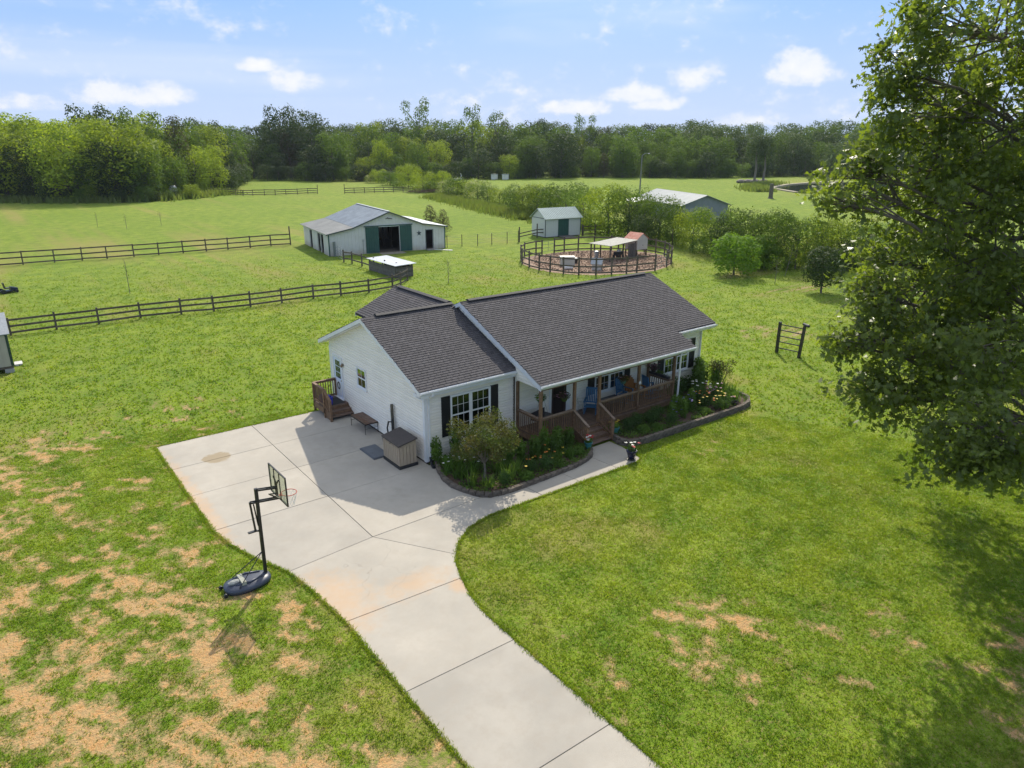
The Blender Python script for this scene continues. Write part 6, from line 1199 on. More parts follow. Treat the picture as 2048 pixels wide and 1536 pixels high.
# where the trees and bushes stand: x, y, height, kind, width
FOREST = [(-19.5,177.2,11.7,'Y',1.05), (-19.3,187.6,12.8,'M',1.23), (-19.2,200.2,16.4,'Y',1.03), (-18.2,215.3,16.5,'M',1.24), (-15.4,179.7,10.1,'M',1.26), (-16.2,186.7,13.6,'Y',1.15), (-15.0,200.7,17.0,'D',1.26), (-15.8,218.6,16.4,'Y',1.26), (-10.8,174.3,10.8,'Y',1.13), (-11.3,187.0,13.1,'Y',1.01), (-11.2,201.9,15.9,'Y',1.1), (-11.4,214.5,17.7,'Y',1.19), (-7.1,176.9,9.7,'Y',1.17), (-7.6,186.0,15.1,'Y',1.23), (-6.9,195.8,16.4,'Y',1.14), (-4.5,215.4,16.5,'D',1.22), (-4.2,172.2,11.2,'D',1.23), (-0.7,179.0,13.6,'M',1.09), (-1.6,193.8,17.0,'Y',1.29), (-2.4,210.9,18.8,'Y',1.24), (0.6,167.0,11.8,'D',1.13), (0.6,177.2,15.1,'Y',1.2), (1.4,190.0,16.0,'Y',1.3), (4.5,206.7,16.9,'Y',1.3), (4.4,163.3,10.9,'Y',1.13), (7.5,171.9,13.1,'Y',1.01), (6.5,185.7,16.8,'Y',1.26), (7.4,203.4,16.5,'Y',1.3), (10.5,158.9,10.2,'M',1.22), (9.3,172.8,14.8,'M',1.27), (11.6,184.6,15.6,'M',1.19), (14.4,200.6,17.3,'Y',1.08), (14.8,156.8,11.9,'D',1.29), (13.3,168.7,12.9,'Y',1.29), (15.2,181.9,17.0,'Y',1.17), (20.2,192.2,18.3,'Y',1.28), (19.2,157.2,11.8,'M',1.23), (19.4,165.0,13.0,'Y',1.2), (22.6,175.6,15.3,'Y',1.16), (22.6,196.2,17.5,'Y',1.26), (20.7,154.6,11.1,'M',1.16), (25.4,164.6,13.2,'Y',1.16), (28.4,180.3,16.8,'Y',1.15), (28.4,195.4,18.9,'Y',1.27), (28.2,161.3,9.3,'M',1.02), (29.4,171.3,14.7,'M',1.13), (31.8,182.5,15.2,'Y',1.04), (35.4,195.4,17.8,'D',1.21), (34.9,169.0,10.3,'Y',1.21), (36.8,180.7,15.0,'M',1.11), (43.0,188.7,16.2,'Y',1.18), (47.5,207.0,18.5,'D',1.09), (48.7,188.9,9.5,'D',1.05), (48.8,197.5,12.8,'D',1.03), (56.3,214.4,16.6,'M',1.13), (60.0,237.6,17.2,'D',1.14), (65.3,260.9,18.3,'F',1.11), (64.2,230.8,11.9,'C',1.29), (71.6,237.3,11.7,'D',1.2), (74.3,250.9,14.8,'M',1.34), (82.4,274.4,17.9,'D',1.22), (88.0,301.0,18.7,'F',1.14), (75.2,221.8,8.4,'D',1.08), (77.9,234.6,11.6,'M',1.14), (83.9,247.5,17.1,'D',1.0), (90.6,272.5,17.9,'D',1.13), (100.6,298.7,20.7,'F',1.02), (81.6,215.0,7.3,'D',1.11), (83.5,233.4,14.7,'C',1.31), (86.9,244.8,17.2,'D',1.33), (98.5,261.5,17.9,'D',1.34), (106.2,287.2,20.6,'F',1.03), (84.3,212.7,11.5,'D',1.35), (94.1,225.8,12.8,'D',1.23), (99.7,239.1,15.7,'D',1.24), (104.8,257.3,18.5,'D',1.3), (111.5,283.8,20.6,'F',1.31), (91.5,208.2,8.6,'M',1.11), (98.3,222.7,15.5,'M',1.01), (101.1,233.7,17.6,'M',1.29), (113.7,254.0,18.7,'D',1.06), (129.0,278.1,19.5,'F',1.32), (97.5,202.6,7.7,'Y',1.21), (106.7,217.3,12.0,'D',1.23), (113.6,231.5,18.1,'M',1.09), (121.3,245.9,19.2,'Y',1.22), (136.8,273.5,19.1,'F',1.31), (109.5,204.1,8.4,'M',1.18), (112.0,213.2,15.3,'M',1.17), (121.8,227.7,17.4,'D',1.02), (133.5,244.2,18.1,'D',1.34), (143.4,269.4,21.3,'F',1.3), (115.3,198.0,12.1,'M',1.01), (119.6,212.3,14.3,'Y',1.26), (127.1,223.1,17.0,'M',1.01), (142.6,239.1,18.0,'Y',1.1), (153.7,261.0,19.6,'F',1.15), (120.5,198.7,7.4,'C',1.1), (128.6,206.5,13.2,'Y',1.11), (134.8,218.8,16.6,'D',1.09), (152.4,237.0,20.0,'M',1.03), (161.5,264.1,21.3,'F',1.07), (130.5,190.3,7.4,'M',1.04), (137.9,204.0,11.7,'D',1.09), (143.8,217.8,15.0,'D',1.2), (160.5,231.1,20.3,'Y',1.06), (167.7,255.8,19.6,'F',1.06), (135.8,190.9,10.5,'D',1.34), (146.1,201.4,11.7,'D',1.08), (159.0,211.5,16.1,'C',1.02), (166.2,224.8,18.4,'Y',1.04), (179.8,252.3,20.4,'F',1.19), (143.9,183.6,8.2,'Y',1.27), (150.5,194.9,15.0,'D',1.2), (166.4,209.7,17.5,'M',1.25), (171.7,222.5,19.5,'C',1.07), (192.4,250.0,19.7,'F',1.26), (155.5,182.8,12.1,'D',1.25), (161.1,193.9,14.4,'M',1.12), (171.0,206.2,18.6,'M',1.26), (183.6,222.3,19.8,'M',1.31), (208.3,240.2,20.6,'F',1.06), (165.6,180.0,8.9,'M',1.01), (174.1,187.4,15.5,'D',1.06), (182.6,201.3,17.7,'M',1.06), (197.1,214.7,19.1,'C',1.33), (213.5,238.2,20.6,'F',1.19), (178.7,178.1,11.2,'M',1.04), (183.8,186.6,11.8,'D',1.25), (192.7,202.6,15.9,'Y',1.03), (207.2,209.1,19.0,'M',1.09), (226.1,233.2,19.9,'F',1.07), (180.7,173.6,8.4,'C',1.31), (192.8,184.3,16.2,'M',1.3), (202.0,197.7,17.4,'D',1.15), (214.0,207.4,18.3,'C',1.29), (237.6,222.8,19.7,'F',1.35), (184.8,168.1,10.7,'M',1.15), (199.9,175.8,13.3,'M',1.18), (209.7,184.4,18.8,'M',1.05), (227.3,199.9,20.1,'D',1.1), (244.7,224.4,20.6,'F',1.02), (193.5,162.6,8.0,'M',1.15), (203.4,169.5,12.9,'M',1.19), (218.8,180.2,18.4,'M',1.23), (234.2,194.2,19.3,'D',1.34), (254.5,210.3,19.7,'F',1.16), (200.0,155.3,10.6,'M',1.11), (210.9,162.6,14.9,'M',1.23), (225.1,170.4,16.0,'M',1.29), (238.9,190.1,17.9,'M',1.0), (256.1,205.8,20.5,'F',1.19), (207.4,150.7,6.9,'M',1.08), (218.1,154.4,15.0,'M',1.28), (229.8,170.2,19.1,'F',1.15), (248.7,179.8,18.0,'M',1.12), (266.0,199.7,21.3,'F',1.27), (217.7,145.4,7.1,'M',1.26), (224.2,153.9,14.6,'M',1.01), (240.6,165.7,17.4,'F',1.27), (258.2,176.8,19.1,'F',1.14), (279.5,194.9,20.0,'F',1.31), (232.0,141.9,8.3,'M',1.25), (237.1,147.6,13.6,'F',1.1), (246.2,158.9,15.8,'F',1.24), (264.6,170.3,19.7,'F',1.12), (291.9,186.7,20.2,'F',1.04), (237.0,141.9,8.3,'F',1.16), (248.7,147.1,15.8,'M',1.09), (264.5,154.7,16.8,'F',1.27), (282.5,162.2,18.3,'F',1.12), (306.0,179.2,20.5,'F',1.31), (252.1,135.4,11.0,'F',1.07), (257.1,142.7,16.4,'F',1.3), (272.8,153.6,16.2,'F',1.05), (291.0,157.0,19.6,'M',1.02), (313.1,174.2,20.7,'F',1.22), (257.0,127.2,12.2,'F',1.06), (266.4,137.5,12.9,'M',1.0), (283.9,146.2,17.3,'D',1.25), (296.3,153.3,19.4,'M',1.09), (329.3,166.7,21.8,'F',1.25), (264.6,125.0,11.4,'M',1.17), (275.9,133.6,12.7,'F',1.31), (294.4,137.8,16.3,'F',1.15), (311.2,144.8,21.2,'M',1.06), (335.1,157.7,21.3,'F',1.3), (273.3,118.4,11.2,'F',1.09), (288.6,127.4,14.1,'F',1.1), (306.1,132.5,19.0,'F',1.33), (321.0,140.9,20.4,'D',1.23), (339.0,154.6,20.3,'F',1.19), (285.0,116.7,12.2,'D',1.03), (297.4,122.8,12.9,'F',1.07), (311.4,126.8,18.6,'F',1.0), (329.4,134.9,21.2,'D',1.31), (359.6,147.8,22.4,'F',1.34), (292.3,111.9,8.0,'M',1.01), (307.0,113.9,14.6,'D',1.04), (320.1,122.5,17.7,'F',1.16), (343.4,127.9,19.5,'F',1.28), (366.0,143.5,22.7,'F',1.23), (312.9,105.8,6.9,'D',1.17), (316.0,113.3,15.1,'D',1.21), (328.5,117.9,17.7,'M',1.13), (350.0,125.4,19.8,'M',1.06), (378.4,133.7,22.2,'F',1.1), (321.1,101.5,12.5,'F',1.02), (324.6,106.6,13.0,'M',1.17), (346.9,110.4,16.8,'M',1.02), (362.0,119.0,20.7,'M',1.13), (390.7,130.2,22.8,'F',1.17), (328.3,94.7,8.2,'F',1.16), (341.5,99.1,16.5,'F',1.05), (356.0,106.3,16.8,'M',1.24), (372.3,115.9,19.8,'M',1.26), (398.4,125.7,22.1,'F',1.17), (342.6,89.7,12.6,'M',1.14), (353.6,94.1,14.4,'F',1.29), (368.0,100.0,19.0,'F',1.25), (380.0,107.6,22.0,'M',1.09), (404.9,116.8,21.5,'F',1.15), (341.6,86.7,9.2,'M',1.3), (360.5,86.7,16.4,'M',1.27), (372.5,93.6,16.5,'M',1.3), (390.0,100.2,21.0,'M',1.22), (420.2,107.4,21.5,'F',1.3), (351.1,79.7,8.6,'F',1.32), (365.9,82.2,13.4,'M',1.11), (380.1,87.4,16.6,'M',1.08), (399.9,91.2,18.8,'F',1.15), (427.0,98.2,21.9,'F',1.21), (365.8,71.6,7.1,'F',1.26), (370.4,77.0,12.6,'M',1.04), (384.5,81.3,19.0,'F',1.05), (405.9,85.4,18.9,'M',1.18), (430.7,93.4,22.3,'F',1.13), (369.0,66.4,9.4,'D',1.15), (381.8,69.9,16.5,'F',1.14), (394.6,75.4,17.9,'M',1.22), (419.0,77.5,20.3,'F',1.08), (438.2,83.6,21.4,'F',1.05)]
SPECIAL = [(17.9,193.6,20.7,'D',1.0,'dark rounded tree rising above the yellow green trees on the left'), (8.0,161.9,16.1,'Y',1.45,'broad bright yellow green tree above the dark roof on the left'), (17.0,157.9,16.4,'Y',1.45,'broad yellow green tree left of the brown cedar'), (-3.9,171.4,14.4,'Y',1.4,'yellow green tree at the left edge of the photo'), (0.5,185.5,18.3,'Y',1.2,'tall yellow green tree behind the left edge trees'), (25.3,176.6,20.0,'A',1.0,'thin topped airy tree sticking out left of the cedar'), (31.9,171.5,18.2,'C',1.0,'tall brown green cedar at the left wood'), (42.2,195.3,17.3,'M',1.0,'mid green tree right behind the brown cedar'), (39.5,173.2,11.8,'Y',1.15,'small bright yellow tree at the end of the left wood'), (33.8,183.1,7.8,'W',0.9,'pale blossoming tree in front of the brown cedar'), (83.2,239.1,23.4,'D',0.95,'tall dark tree, left one of the pair above the wood'), (91.3,231.5,22.4,'D',0.95,'tall dark tree, right one of the pair above the wood'), (89.9,210.9,15.4,'M',1.2,'rounded green tree in front of the dark pair'), (134.7,230.5,27.8,'A',0.8,'tall airy tree standing highest above the far wood'), (151.6,218.3,26.4,'A',0.7,'ragged tall tree with a leaning top right of the highest tree'), (158.9,211.0,23.5,'A',0.8,'airy dark tree beside the ragged tall tree'), (105.5,205.3,12.8,'Y',0.9,'yellow green tree amid the dark wood behind the barn'), (179.8,212.4,21.2,'D',0.9,'dark domed tree above the wood behind the small shed'), (197.9,204.2,23.0,'A',0.8,'thin airy tree above the wood over the hedge'), (153.3,185.8,13.6,'M',1.1,'rounded green tree at the far field edge above the shed'), (163.9,178.6,15.0,'D',1.3,'broad dark tree at the far field edge above the hedge'), (186.2,169.2,15.0,'M',1.2,'mid green tree at the field edge left of the pole'), (207.7,147.7,9.4,'D',1.1,'low dark rounded tree at the field edge above the grey barn'), (256.8,192.9,21.3,'F',1.0,'distant tree breaking the skyline above the grey barn'), (348.4,183.5,23.4,'F',1.2,'distant hazy tree left of the oak leaves')]
HEDGEROW = [(93.8,198.5,2.8,'C',1.0), (92.3,188.8,2.1,'W',1.2), (94.5,187.3,3.5,'Y',1.1), (91.1,173.3,3.5,'M',1.3), (88.8,163.1,3.5,'M',1.0), (88.6,157.7,5.5,'Y',0.9), (84.4,142.9,4.3,'Y',1.2), (86.2,141.7,2.8,'M',1.2), (88.7,139.9,4.3,'Y',0.8), (82.2,126.9,3.2,'W',1.2), (80.5,120.3,3.8,'M',1.1), (82.4,119.0,3.6,'Y',1.2), (79.3,110.3,3.7,'W',1.1), (78.7,105.7,3.1,'M',1.1), (75.7,97.1,3.0,'D',1.2), (74.6,92.2,2.7,'M',1.2), (69.0,81.0,4.3,'M',1.1), (68.9,76.6,4.7,'D',1.1), (67.3,71.3,4.4,'M',1.2), (65.7,65.6,5.2,'M',1.2)]
HEDGE = [(62.7,58.1,6.3,'M',1.0,'green bush rising behind the roof of the small shed'), (60.6,50.5,7.2,'Y',1.05,'largest bright green bush of the hedge, right of the small shed'), (60.4,46.4,6.9,'M',1.0,'tall hedge bush left of the pole'), (60.0,44.1,5.1,'D',0.9,'dark hedge bush at the end of the weathered fence'), (60.0,40.3,6.4,'M',1.0,'loose green bush in front of the grey barn roof'), (59.2,37.3,4.9,'M',1.0,'green bush below the grey barn roof'), (58.4,33.4,5.2,'Y',1.0,'bright bush in front of the grey barn gable'), (57.0,29.3,5.8,'M',1.1,'leafy bush hiding the foot of the grey barn'), (56.1,26.2,5.1,'D',1.0,'dull green bush right of the grey barn'), (55.5,23.1,6.3,'M',1.0,'feathery bush behind the bright maple pair'), (54.6,19.7,6.4,'M',0.9,'open leafy bush right of the maple pair'), (55.4,17.5,5.9,'M',1.0,'rounded hedge bush above the thin sapling'), (57.9,16.4,5.8,'Y',1.0,'light green bush above the leaning sapling'), (60.1,15.6,5.3,'M',0.9,'hedge bush left of the oak leaves'), (59.5,13.7,3.6,'D',1.1,'dark bush tucked under the oak leaves'), (68.0,15.6,4.5,'M',1.1,'green bush half hidden by the oak'), (67.0,12.1,4.3,'M',1.2,'bush behind the oak crown'), (55.6,38.8,4.2,'D',0.9,'low dark hedge bush behind the red roofed coop'), (57.1,25.5,3.2,'D',1.0,'low shadowy bush behind the maple'), (57.5,20.0,2.8,'D',1.0,'low dark bush at the hedge foot'), (58.7,16.6,2.5,'D',1.0,'low dark bush right of the saplings')]
UNDER = [(-10.8,176.1,2.4,'D',1.1), (-8.7,171.1,3.3,'M',1.0), (-7.3,172.0,2.8,'D',1.4), (-5.4,173.7,2.1,'D',1.0), (-3.5,172.5,4.0,'M',1.1), (-0.8,169.2,2.0,'D',1.2), (0.6,167.7,3.5,'M',1.3), (2.1,160.4,3.8,'D',1.0), (5.2,165.7,3.4,'M',1.4), (6.4,161.1,3.3,'M',1.4), (8.0,155.9,2.8,'M',1.2), (9.7,156.4,3.7,'Y',1.2), (11.8,158.1,3.3,'D',1.2), (14.3,155.4,2.6,'M',1.1), (14.8,150.4,2.7,'D',1.1), (18.1,155.5,3.4,'Y',1.1), (19.6,150.1,3.4,'M',1.4), (21.6,150.9,2.1,'D',1.3), (24.4,151.3,2.3,'M',1.1), (26.9,155.0,2.6,'M',1.2), (29.9,154.3,3.2,'Y',1.5), (35.5,168.8,3.3,'Y',1.4), (40.8,176.5,4.7,'D',1.1), (45.8,183.8,2.9,'Y',1.2)]
YOUNG = [(47.2,19.2,4.1,'N',1.15,'bright green maple, nearer one of the pair'), (51.9,20.0,3.7,'N',1.1,'bright green maple, farther one of the pair'), (45.9,9.1,4.0,'R',1.0,'compact round dark green tree on the lawn'), (40.6,66.5,3.1,'C',1.0,'left one of the two dark cedars behind the barn'), (40.8,63.5,2.9,'C',0.9,'right one of the two dark cedars behind the barn')]
# ================================================================== trees
trg = np.random.default_rng(21)
def crown_mesh(name, m, n, nb, rmax, r0, r1, size, shape='egg', seed=0, zlo=.06, openness=0.0):
    g_ = np.random.default_rng(seed); B = []
    for k in range(nb):
        z = zlo+.1+(.84-zlo-.06)*((k+.5)/nb) if shape != 'dome' else .08+.70*g_.random()
        if shape == 'cone': rm = rmax*(1-((z-zlo)/(1-zlo)))**.8*.9
        elif shape == 'high': rm = rmax*math.sqrt(max(0, 1-((z-.74)/.28)**2))
        else: rm = rmax*math.sqrt(max(0.02, 1-((z-.46)/.52)**2))
        a = k*2.399+g_.random()*.6; q = rm*(.55+.45*g_.random()**.5); B.append((q*math.cos(a), q*math.sin(a), z, (r0+(r1-r0)*g_.random())*(1 if shape != 'cone' else (1.15-z*.75))))
    if shape == 'egg' and seed < 14: B += [(rmax*.6*math.cos(k*1.05), rmax*.6*math.sin(k*1.05), .07+.03*(k % 2), r0*.95) for k in range(6)]
    if shape == 'egg': B += [(0, 0, .5, r1*1.3), (0, 0, .75, r1), (0, 0, .25, r1*1.1)]
    B = np.array(B); w = B[:, 3]**2; ix = g_.choice(len(B), n*2, p=w/w.sum()); d = unit(g_.normal(size=(n*2, 3))); d[:, 2] = np.where(g_.random(n*2) < .35, np.abs(d[:, 2]), d[:, 2])
    rr_ = (.78+.26*g_.random(n*2)); lump = 1+.16*np.sin(d[:, 0]*9+ix)+.12*np.sin(d[:, 1]*13+ix*2.1)
    P = B[ix, :3]+d*(B[ix, 3]*rr_*lump)[:, None]
    D2 = np.linalg.norm(P[:, None, :]-B[None, :, :3], axis=2)/B[None, :, 3]; ok = (D2 < .70).sum(1) == 0; ok &= (P[:, 2] > .004)
    P, d = P[ok][:n], d[ok][:n]
    P[:, 2] *= .99/np.quantile(P[:, 2], .992)
    V = leaves(P, d*1.15+g_.normal(0, .42, P.shape)+[0, 0, .2], size*(.6+.9*g_.random(len(P))), RHOMB, g_); return fastmesh(name, V, 4, m)
def trunk_mesh(seed=0, h=.8, r=.02, limbs=5, m=None):
    g_ = random.Random(seed); mb = MB(); mb.tube([(0, 0, 0), (g_.gauss(0, .01), g_.gauss(0, .01), h*.4), (g_.gauss(0, .02), g_.gauss(0, .02), h)], [r, r*.75, r*.25], 6)
    for k in range(limbs): a = k*2.4; z = h*(.3+.5*k/limbs); mb.tube([(0, 0, z), (.12*math.cos(a), .12*math.sin(a), z+.1), (.22*math.cos(a), .22*math.sin(a), z+.2)], [r*.5, r*.3, r*.12], 5)
    return mb.mesh('trunk', m or BARK)
KIND = {}
for k, m in (('Y', L_YEL), ('M', L_MID), ('D', L_DRK), ('F', L_FAR)):
    KIND[k] = [crown_mesh('crown', m, 6500, 40, .29, .065, .12, .026, 'egg', s) for s in (1, 2)]+[crown_mesh('crown', m, 6000, 26, .31, .09, .15, .027, 'egg', 3)]
KIND['C'] = [crown_mesh('crown', L_CED, 4200, 34, .22, .10, .15, .022, 'cone', s) for s in (4, 5)]
KIND['A'] = [crown_mesh('crown', L_MID, 2300, 16, .22, .06, .10, .024, 'high', s) for s in (6, 7)]
KIND['W'] = [crown_mesh('crown', L_WHT, 3600, 20, .40, .14, .22, .035, 'egg', 8)]
TR = [trunk_mesh(s) for s in range(3)]; TRP = trunk_mesh(5, .9, .014, 7, BARKL)
proto = {}
def tree(kind, x, y, h, w, label, group=None, cat='tree', name=None, rz=None, pool=None):
    pool = pool or KIND[kind]; i = random.randrange(len(pool)); nm = name or {'C': 'cedar_tree', 'A': 'airy_tree', 'W': 'blossom_tree'}.get(kind, 'broadleaf_tree'); key = (kind, i, nm)
    if key not in proto:
        t = thing(nm, label, cat, (x, y, -.05), group, world=False, rz=random.uniform(0, 6.28)); obj('crown', pool[i], t); obj('trunk', TRP if kind == 'A' else TR[i % 3], t); proto[key] = t
        t.scale = (h*w, h*w, h)
    else:
        t = copy_thing(proto[key], (x, y, -.05), random.uniform(0, 6.28), (h*w, h*w, h*random.uniform(.97, 1.03)), label); 
        if group: t['group'] = group
        elif 'group' in t: del t['group']
    return t
LAB = {'Y': 'bright green tree', 'M': 'mid green tree', 'D': 'dark green tree', 'F': 'hazy green tree', 'C': 'brownish cedar'}
def where(x, y):
    b = math.degrees(math.atan2(x+13.3, y+23.1))
    return ('left of the pasture' if b < 20 else 'behind the white barn' if b < 33 else 'behind the hedgerow' if b < 45 else 'behind the grey barn' if b < 56 else 'behind the pond')
def row(y_left, x, y):
    b = math.degrees(math.atan2(x+13.3, y+23.1)); d = math.hypot(x+13.3, y+23.1); e = np.interp(b, [-10, 3, 8, 14, 19, 20, 27, 40, 48, 56, 62, 70, 82], [172, 186, 180, 184, 205, 248, 250, 262, 273, 282, 290, 302, 325])
    q = d-e; return 'at the wood front edge' if q < 10 else ('second row of the wood' if q < 24 else ('deep in the wood' if q < 62 else 'on the skyline'))
BUSH = {}
for k, m in (('Y', L_YEL), ('M', L_MID), ('D', L_DRK), ('W', L_WHT), ('C', L_CED)):
    BUSH[k] = [crown_mesh('crown', m, 6500, 30, .42, .13, .22, .030, 'dome', s) for s in ((11, 12) if k != 'W' else (13,))]
UND = [(42, 170.5), (62, 223), (73, 216), (83, 203), (92, 197), (106, 194.5), (123, 190.5), (137, 183.5), (158, 180), (179, 176), (192, 162), (204, 149), (223, 141), (246, 135), (263, 124), (306, 106)]
for x, y, h, k, w in FOREST: tree(k, x, y, h, w, f'{LAB[k]} {row(0, x, y)} {where(x, y)}', f'{LAB[k]}s in the wood {where(x, y)}')
# dark undergrowth along the foot of the far wood
for a_, b_ in zip(UND[:-1], UND[1:]):
    L_ = math.hypot(b_[0]-a_[0], b_[1]-a_[1]); n_ = max(1, int(L_/4.2))
    for k in range(n_):
        q = (k+random.random())/n_; hh = random.uniform(3.5, 6.5); kk = random.choice('DDM'); x = a_[0]+(b_[0]-a_[0])*q+random.uniform(0, 2); y = a_[1]+(b_[1]-a_[1])*q+random.uniform(1, 4); tree('u'+kk, x, y, hh, 1.25, 'low dark bush at the foot of the wood '+where(x, y), 'low bushes at the foot of the far wood', 'bush', 'woodland_bush', pool=BUSH[kk])
for x, y, h, k, w, lab in SPECIAL: tree(k, x, y, h, w, lab)
random.seed(31)
for x, y, h, k, w in UNDER: tree(k, x, y, h, w*1.25, 'low bush at the foot of the left wood', 'low bushes at the foot of the left wood', 'bush', 'woodland_bush')
bl_ = {'Y': 'bright green bush', 'M': 'mid green bush', 'D': 'dark green bush', 'W': 'pale flowering bush', 'C': 'brownish bush'}
for i, (x, y, h, k, w) in enumerate(HEDGEROW):
    wh = 'at the far end of the hedgerow' if y > 150 else ('in the middle of the hedgerow' if y > 110 else 'at the near end of the hedgerow')
    tree('Y' if k == 'D' else k, x, y, h*1.22, w*1.2, bl_['Y' if k == 'D' else k]+' '+wh, 'hedgerow bushes', 'bush', 'hedgerow_bush', pool=BUSH['Y' if k == 'D' else k])
for x, y, h, k, w, lab in HEDGE: tree(k, x, y, h*(.95 if y < 46 else .98), w*1.02, lab, 'bushes of the long hedge', 'bush', 'hedge_bush', pool=BUSH[k])
for x, y, h, k, w, lab in YOUNG:
    if k == 'N': tree('N', x, y, h, w*1.25, lab, None, 'tree', 'maple_tree', pool=[crown_mesh('crown', L_BRT, 5200, 30, .38, .09, .15, .040, 'egg', 15)])
    elif k == 'R': tree('R', x, y, h, 1.3, lab, None, 'tree', 'round_tree', pool=[crown_mesh('crown', L_DRK, 6500, 34, .26, .10, .14, .032, 'egg', 16, .16)])
    else: tree('C', x, y, h*1.25, w*1.4, lab, None, 'tree', 'cedar_tree')
# saplings
def sapling(x, y, h, r, n, lab, m=L_YEL, lean=0):
    t = local('sapling', lab, 'sapling', (x, y, 0)); g_ = random.Random(int(x*10)); br = [([(0, 0, 0), (lean*.5, 0, h*.5), (lean, 0, h)], [.03, .022, .008])]; bl = []
    for k in range(7): a = k*2.4; z = h*(.45+.5*k/7); e = (lean*z/h+r*math.cos(a), r*math.sin(a), z+.2); br.append(([(lean*z/h, 0, z-.2), e], [.012, .005])); bl.append((*e, r*.75))
    tube_tree(t, BARKL, br); obj('crown', small_crown(n, bl, .09, m, trg), t)
sapling(46.2, 13.9, 2.6, .5, 320, 'thin upright sapling between the maple and the round tree', L_MID); sapling(50.7, 15.7, 3.0, .7, 380, 'leaning thin sapling left of the round tree', L_YEL, .9)
sapling(21.9, 32.6, 2.4, .3, 90, 'spindly grey sapling between the fence and the round pen', L_WHT); sapling(-2.9, 45.0, 3.1, .12, 25, 'bare thin sapling stick in the left pasture', L_MID)
for x, y in ((3.2, 103.2), (6.3, 98.0), (11.5, 99.7)): sapling(x, y, 2.2, .25, 40, ('first' if x < 4 else 'second' if x < 8 else 'third')+' tiny sapling from the left in the big pasture', L_MID)
for x, y, h in ((187.1, 113.2, 15.5), (190.3, 112.2, 15.0)):
    t = local('slender_tree', ('left' if x < 188 else 'right')+' one of two bare trunked trees at the far field edge', 'tree', (x, y, 0)); obj('trunk', MB().tube([(0, 0, 0), (.4, 0, 5), (0, .3, 10)], [.42, .32, .2], 7), t, BARKL); c_ = obj('crown', KIND['D'][0], t); c_.location = (0, 0, 6.5); c_.scale = (9, 9, 8)
for x, y in ((150.9, 57.3), (158, 63)):
    t = local('slender_tree', 'tree with a bare pale trunk by the near pond bank, '+('nearer' if x < 152 else 'farther')+' one', 'tree', (x, y, 0)); obj('trunk', MB().tube([(0, 0, 0), (.5, 0, 4.5), (.4, .3, 10)], [.5, .36, .25], 7), t, BARKL); c_ = obj('crown', KIND['M'][1], t); c_.location = (0, 0, 6.0); c_.scale = (9, 9, 8)
# old shack and clutter in the left wood
t = local('old_shack', 'old dark shack with a low roof half hidden in the left wood', 'shack', (7.0, 164.5, 0), .1); obj('wall', MB().box(-4, 4, -3, 3, 0, 2.6), t, mat('old_boards', (.06, .045, .035), .9)); obj('roof', MB().prism([(-4.8, -3.8, 2.4), (4.8, -3.8, 2.4), (4.8, 0, 4.2), (-4.8, 0, 4.2)], (0, 0, .12)).prism([(-4.8, 3.8, 2.4), (4.8, 3.8, 2.4), (4.8, 0, 4.2), (-4.8, 0, 4.2)], (0, 0, .12)), t, mat('old_tin_roof', (.12, .10, .085), .8, (.07, .06, .05), 1))
t = local('white_tank', 'small white tank in the bushes below the cedar', 'tank', (27.5, 160.5, 0)); obj('tank_body', MB().lathe([(.9, 0), (.9, 2.2), (.5, 2.7)]), t, WHITEMET, True)
t = local('brush_pile', 'brown brush pile at the end of the far board fence', 'brush pile', (84.0, 141.0, 0)); mb = MB(); g_ = random.Random(3)
for k in range(140): a = g_.random()*6.28; p_ = Vector((g_.gauss(0, 2), g_.gauss(0, 1.6), g_.random()*.7)); mb.tube([p_, p_+Vector((math.cos(a)*1.6, math.sin(a)*1.6, g_.uniform(-.1, .7)))], .05, 3, False)
obj('sticks', mb, t, mat('dry_sticks', (.22, .15, .10), .95), kind='stuff')
# tall rough grass along the hedgerow, round the pond and at the wood's foot
WD = leafmat('rough_grass', (.15, .22, .05), (.17, .21, .07), .4); tt = []
def rough(pts, wd, n, h, w):
    P = [np.array(p_) for p_ in pts]
    for a, b in zip(P[:-1], P[1:]):
        L_ = np.linalg.norm(b-a); m_ = int(n*L_); q = trg.random(m_)[:, None]; nn_ = np.array([-(b-a)[1], (b-a)[0]])/L_; c = a+(b-a)*q+nn_*trg.normal(0, wd, m_)[:, None]
        ang = trg.random(m_)*6.28; hh = h*(.5+trg.random(m_)); ca, sa = np.cos(ang)*w, np.sin(ang)*w; ln = trg.normal(0, .25, (m_, 2))*hh[:, None]
        T = np.empty((m_, 3, 3)); z = np.zeros(m_); T[:, 0] = np.stack([c[:, 0]-ca, c[:, 1]-sa, z], 1); T[:, 1] = np.stack([c[:, 0]+ca, c[:, 1]+sa, z], 1); T[:, 2] = np.stack([c[:, 0]+ln[:, 0], c[:, 1]+ln[:, 1], hh], 1); tt.append(T)
rough([(78, 126), (74, 110), (69.5, 93), (66, 80), (64.5, 72)], 1.6, 220, .9, .10); rough([(64, 70), (63.5, 60), (62, 56)], 1.5, 120, .7, .1)
rough([(62, 44), (66.5, 34), (63, 27), (61, 20), (60, 13)], 1.2, 90, .6, .08); rough([(163, 83), (165, 78), (184, 71), (212, 62), (232, 64)], .8, 40, .7, .2); rough([(158, 90), (166, 99), (178, 106), (196, 111)], 1.8, 50, 1.0, .25)
rough([(-14, 174), (11, 153.5), (20.5, 151.5), (30, 156), (42, 166)], 1.8, 60, 1.2, .2)
obj('rough_grass', fastmesh('rough_grass', np.concatenate(tt).reshape(-1, 3), 3, WD), kind='stuff', label='tall rough yellowish grass along the hedgerow, hedge and pond')
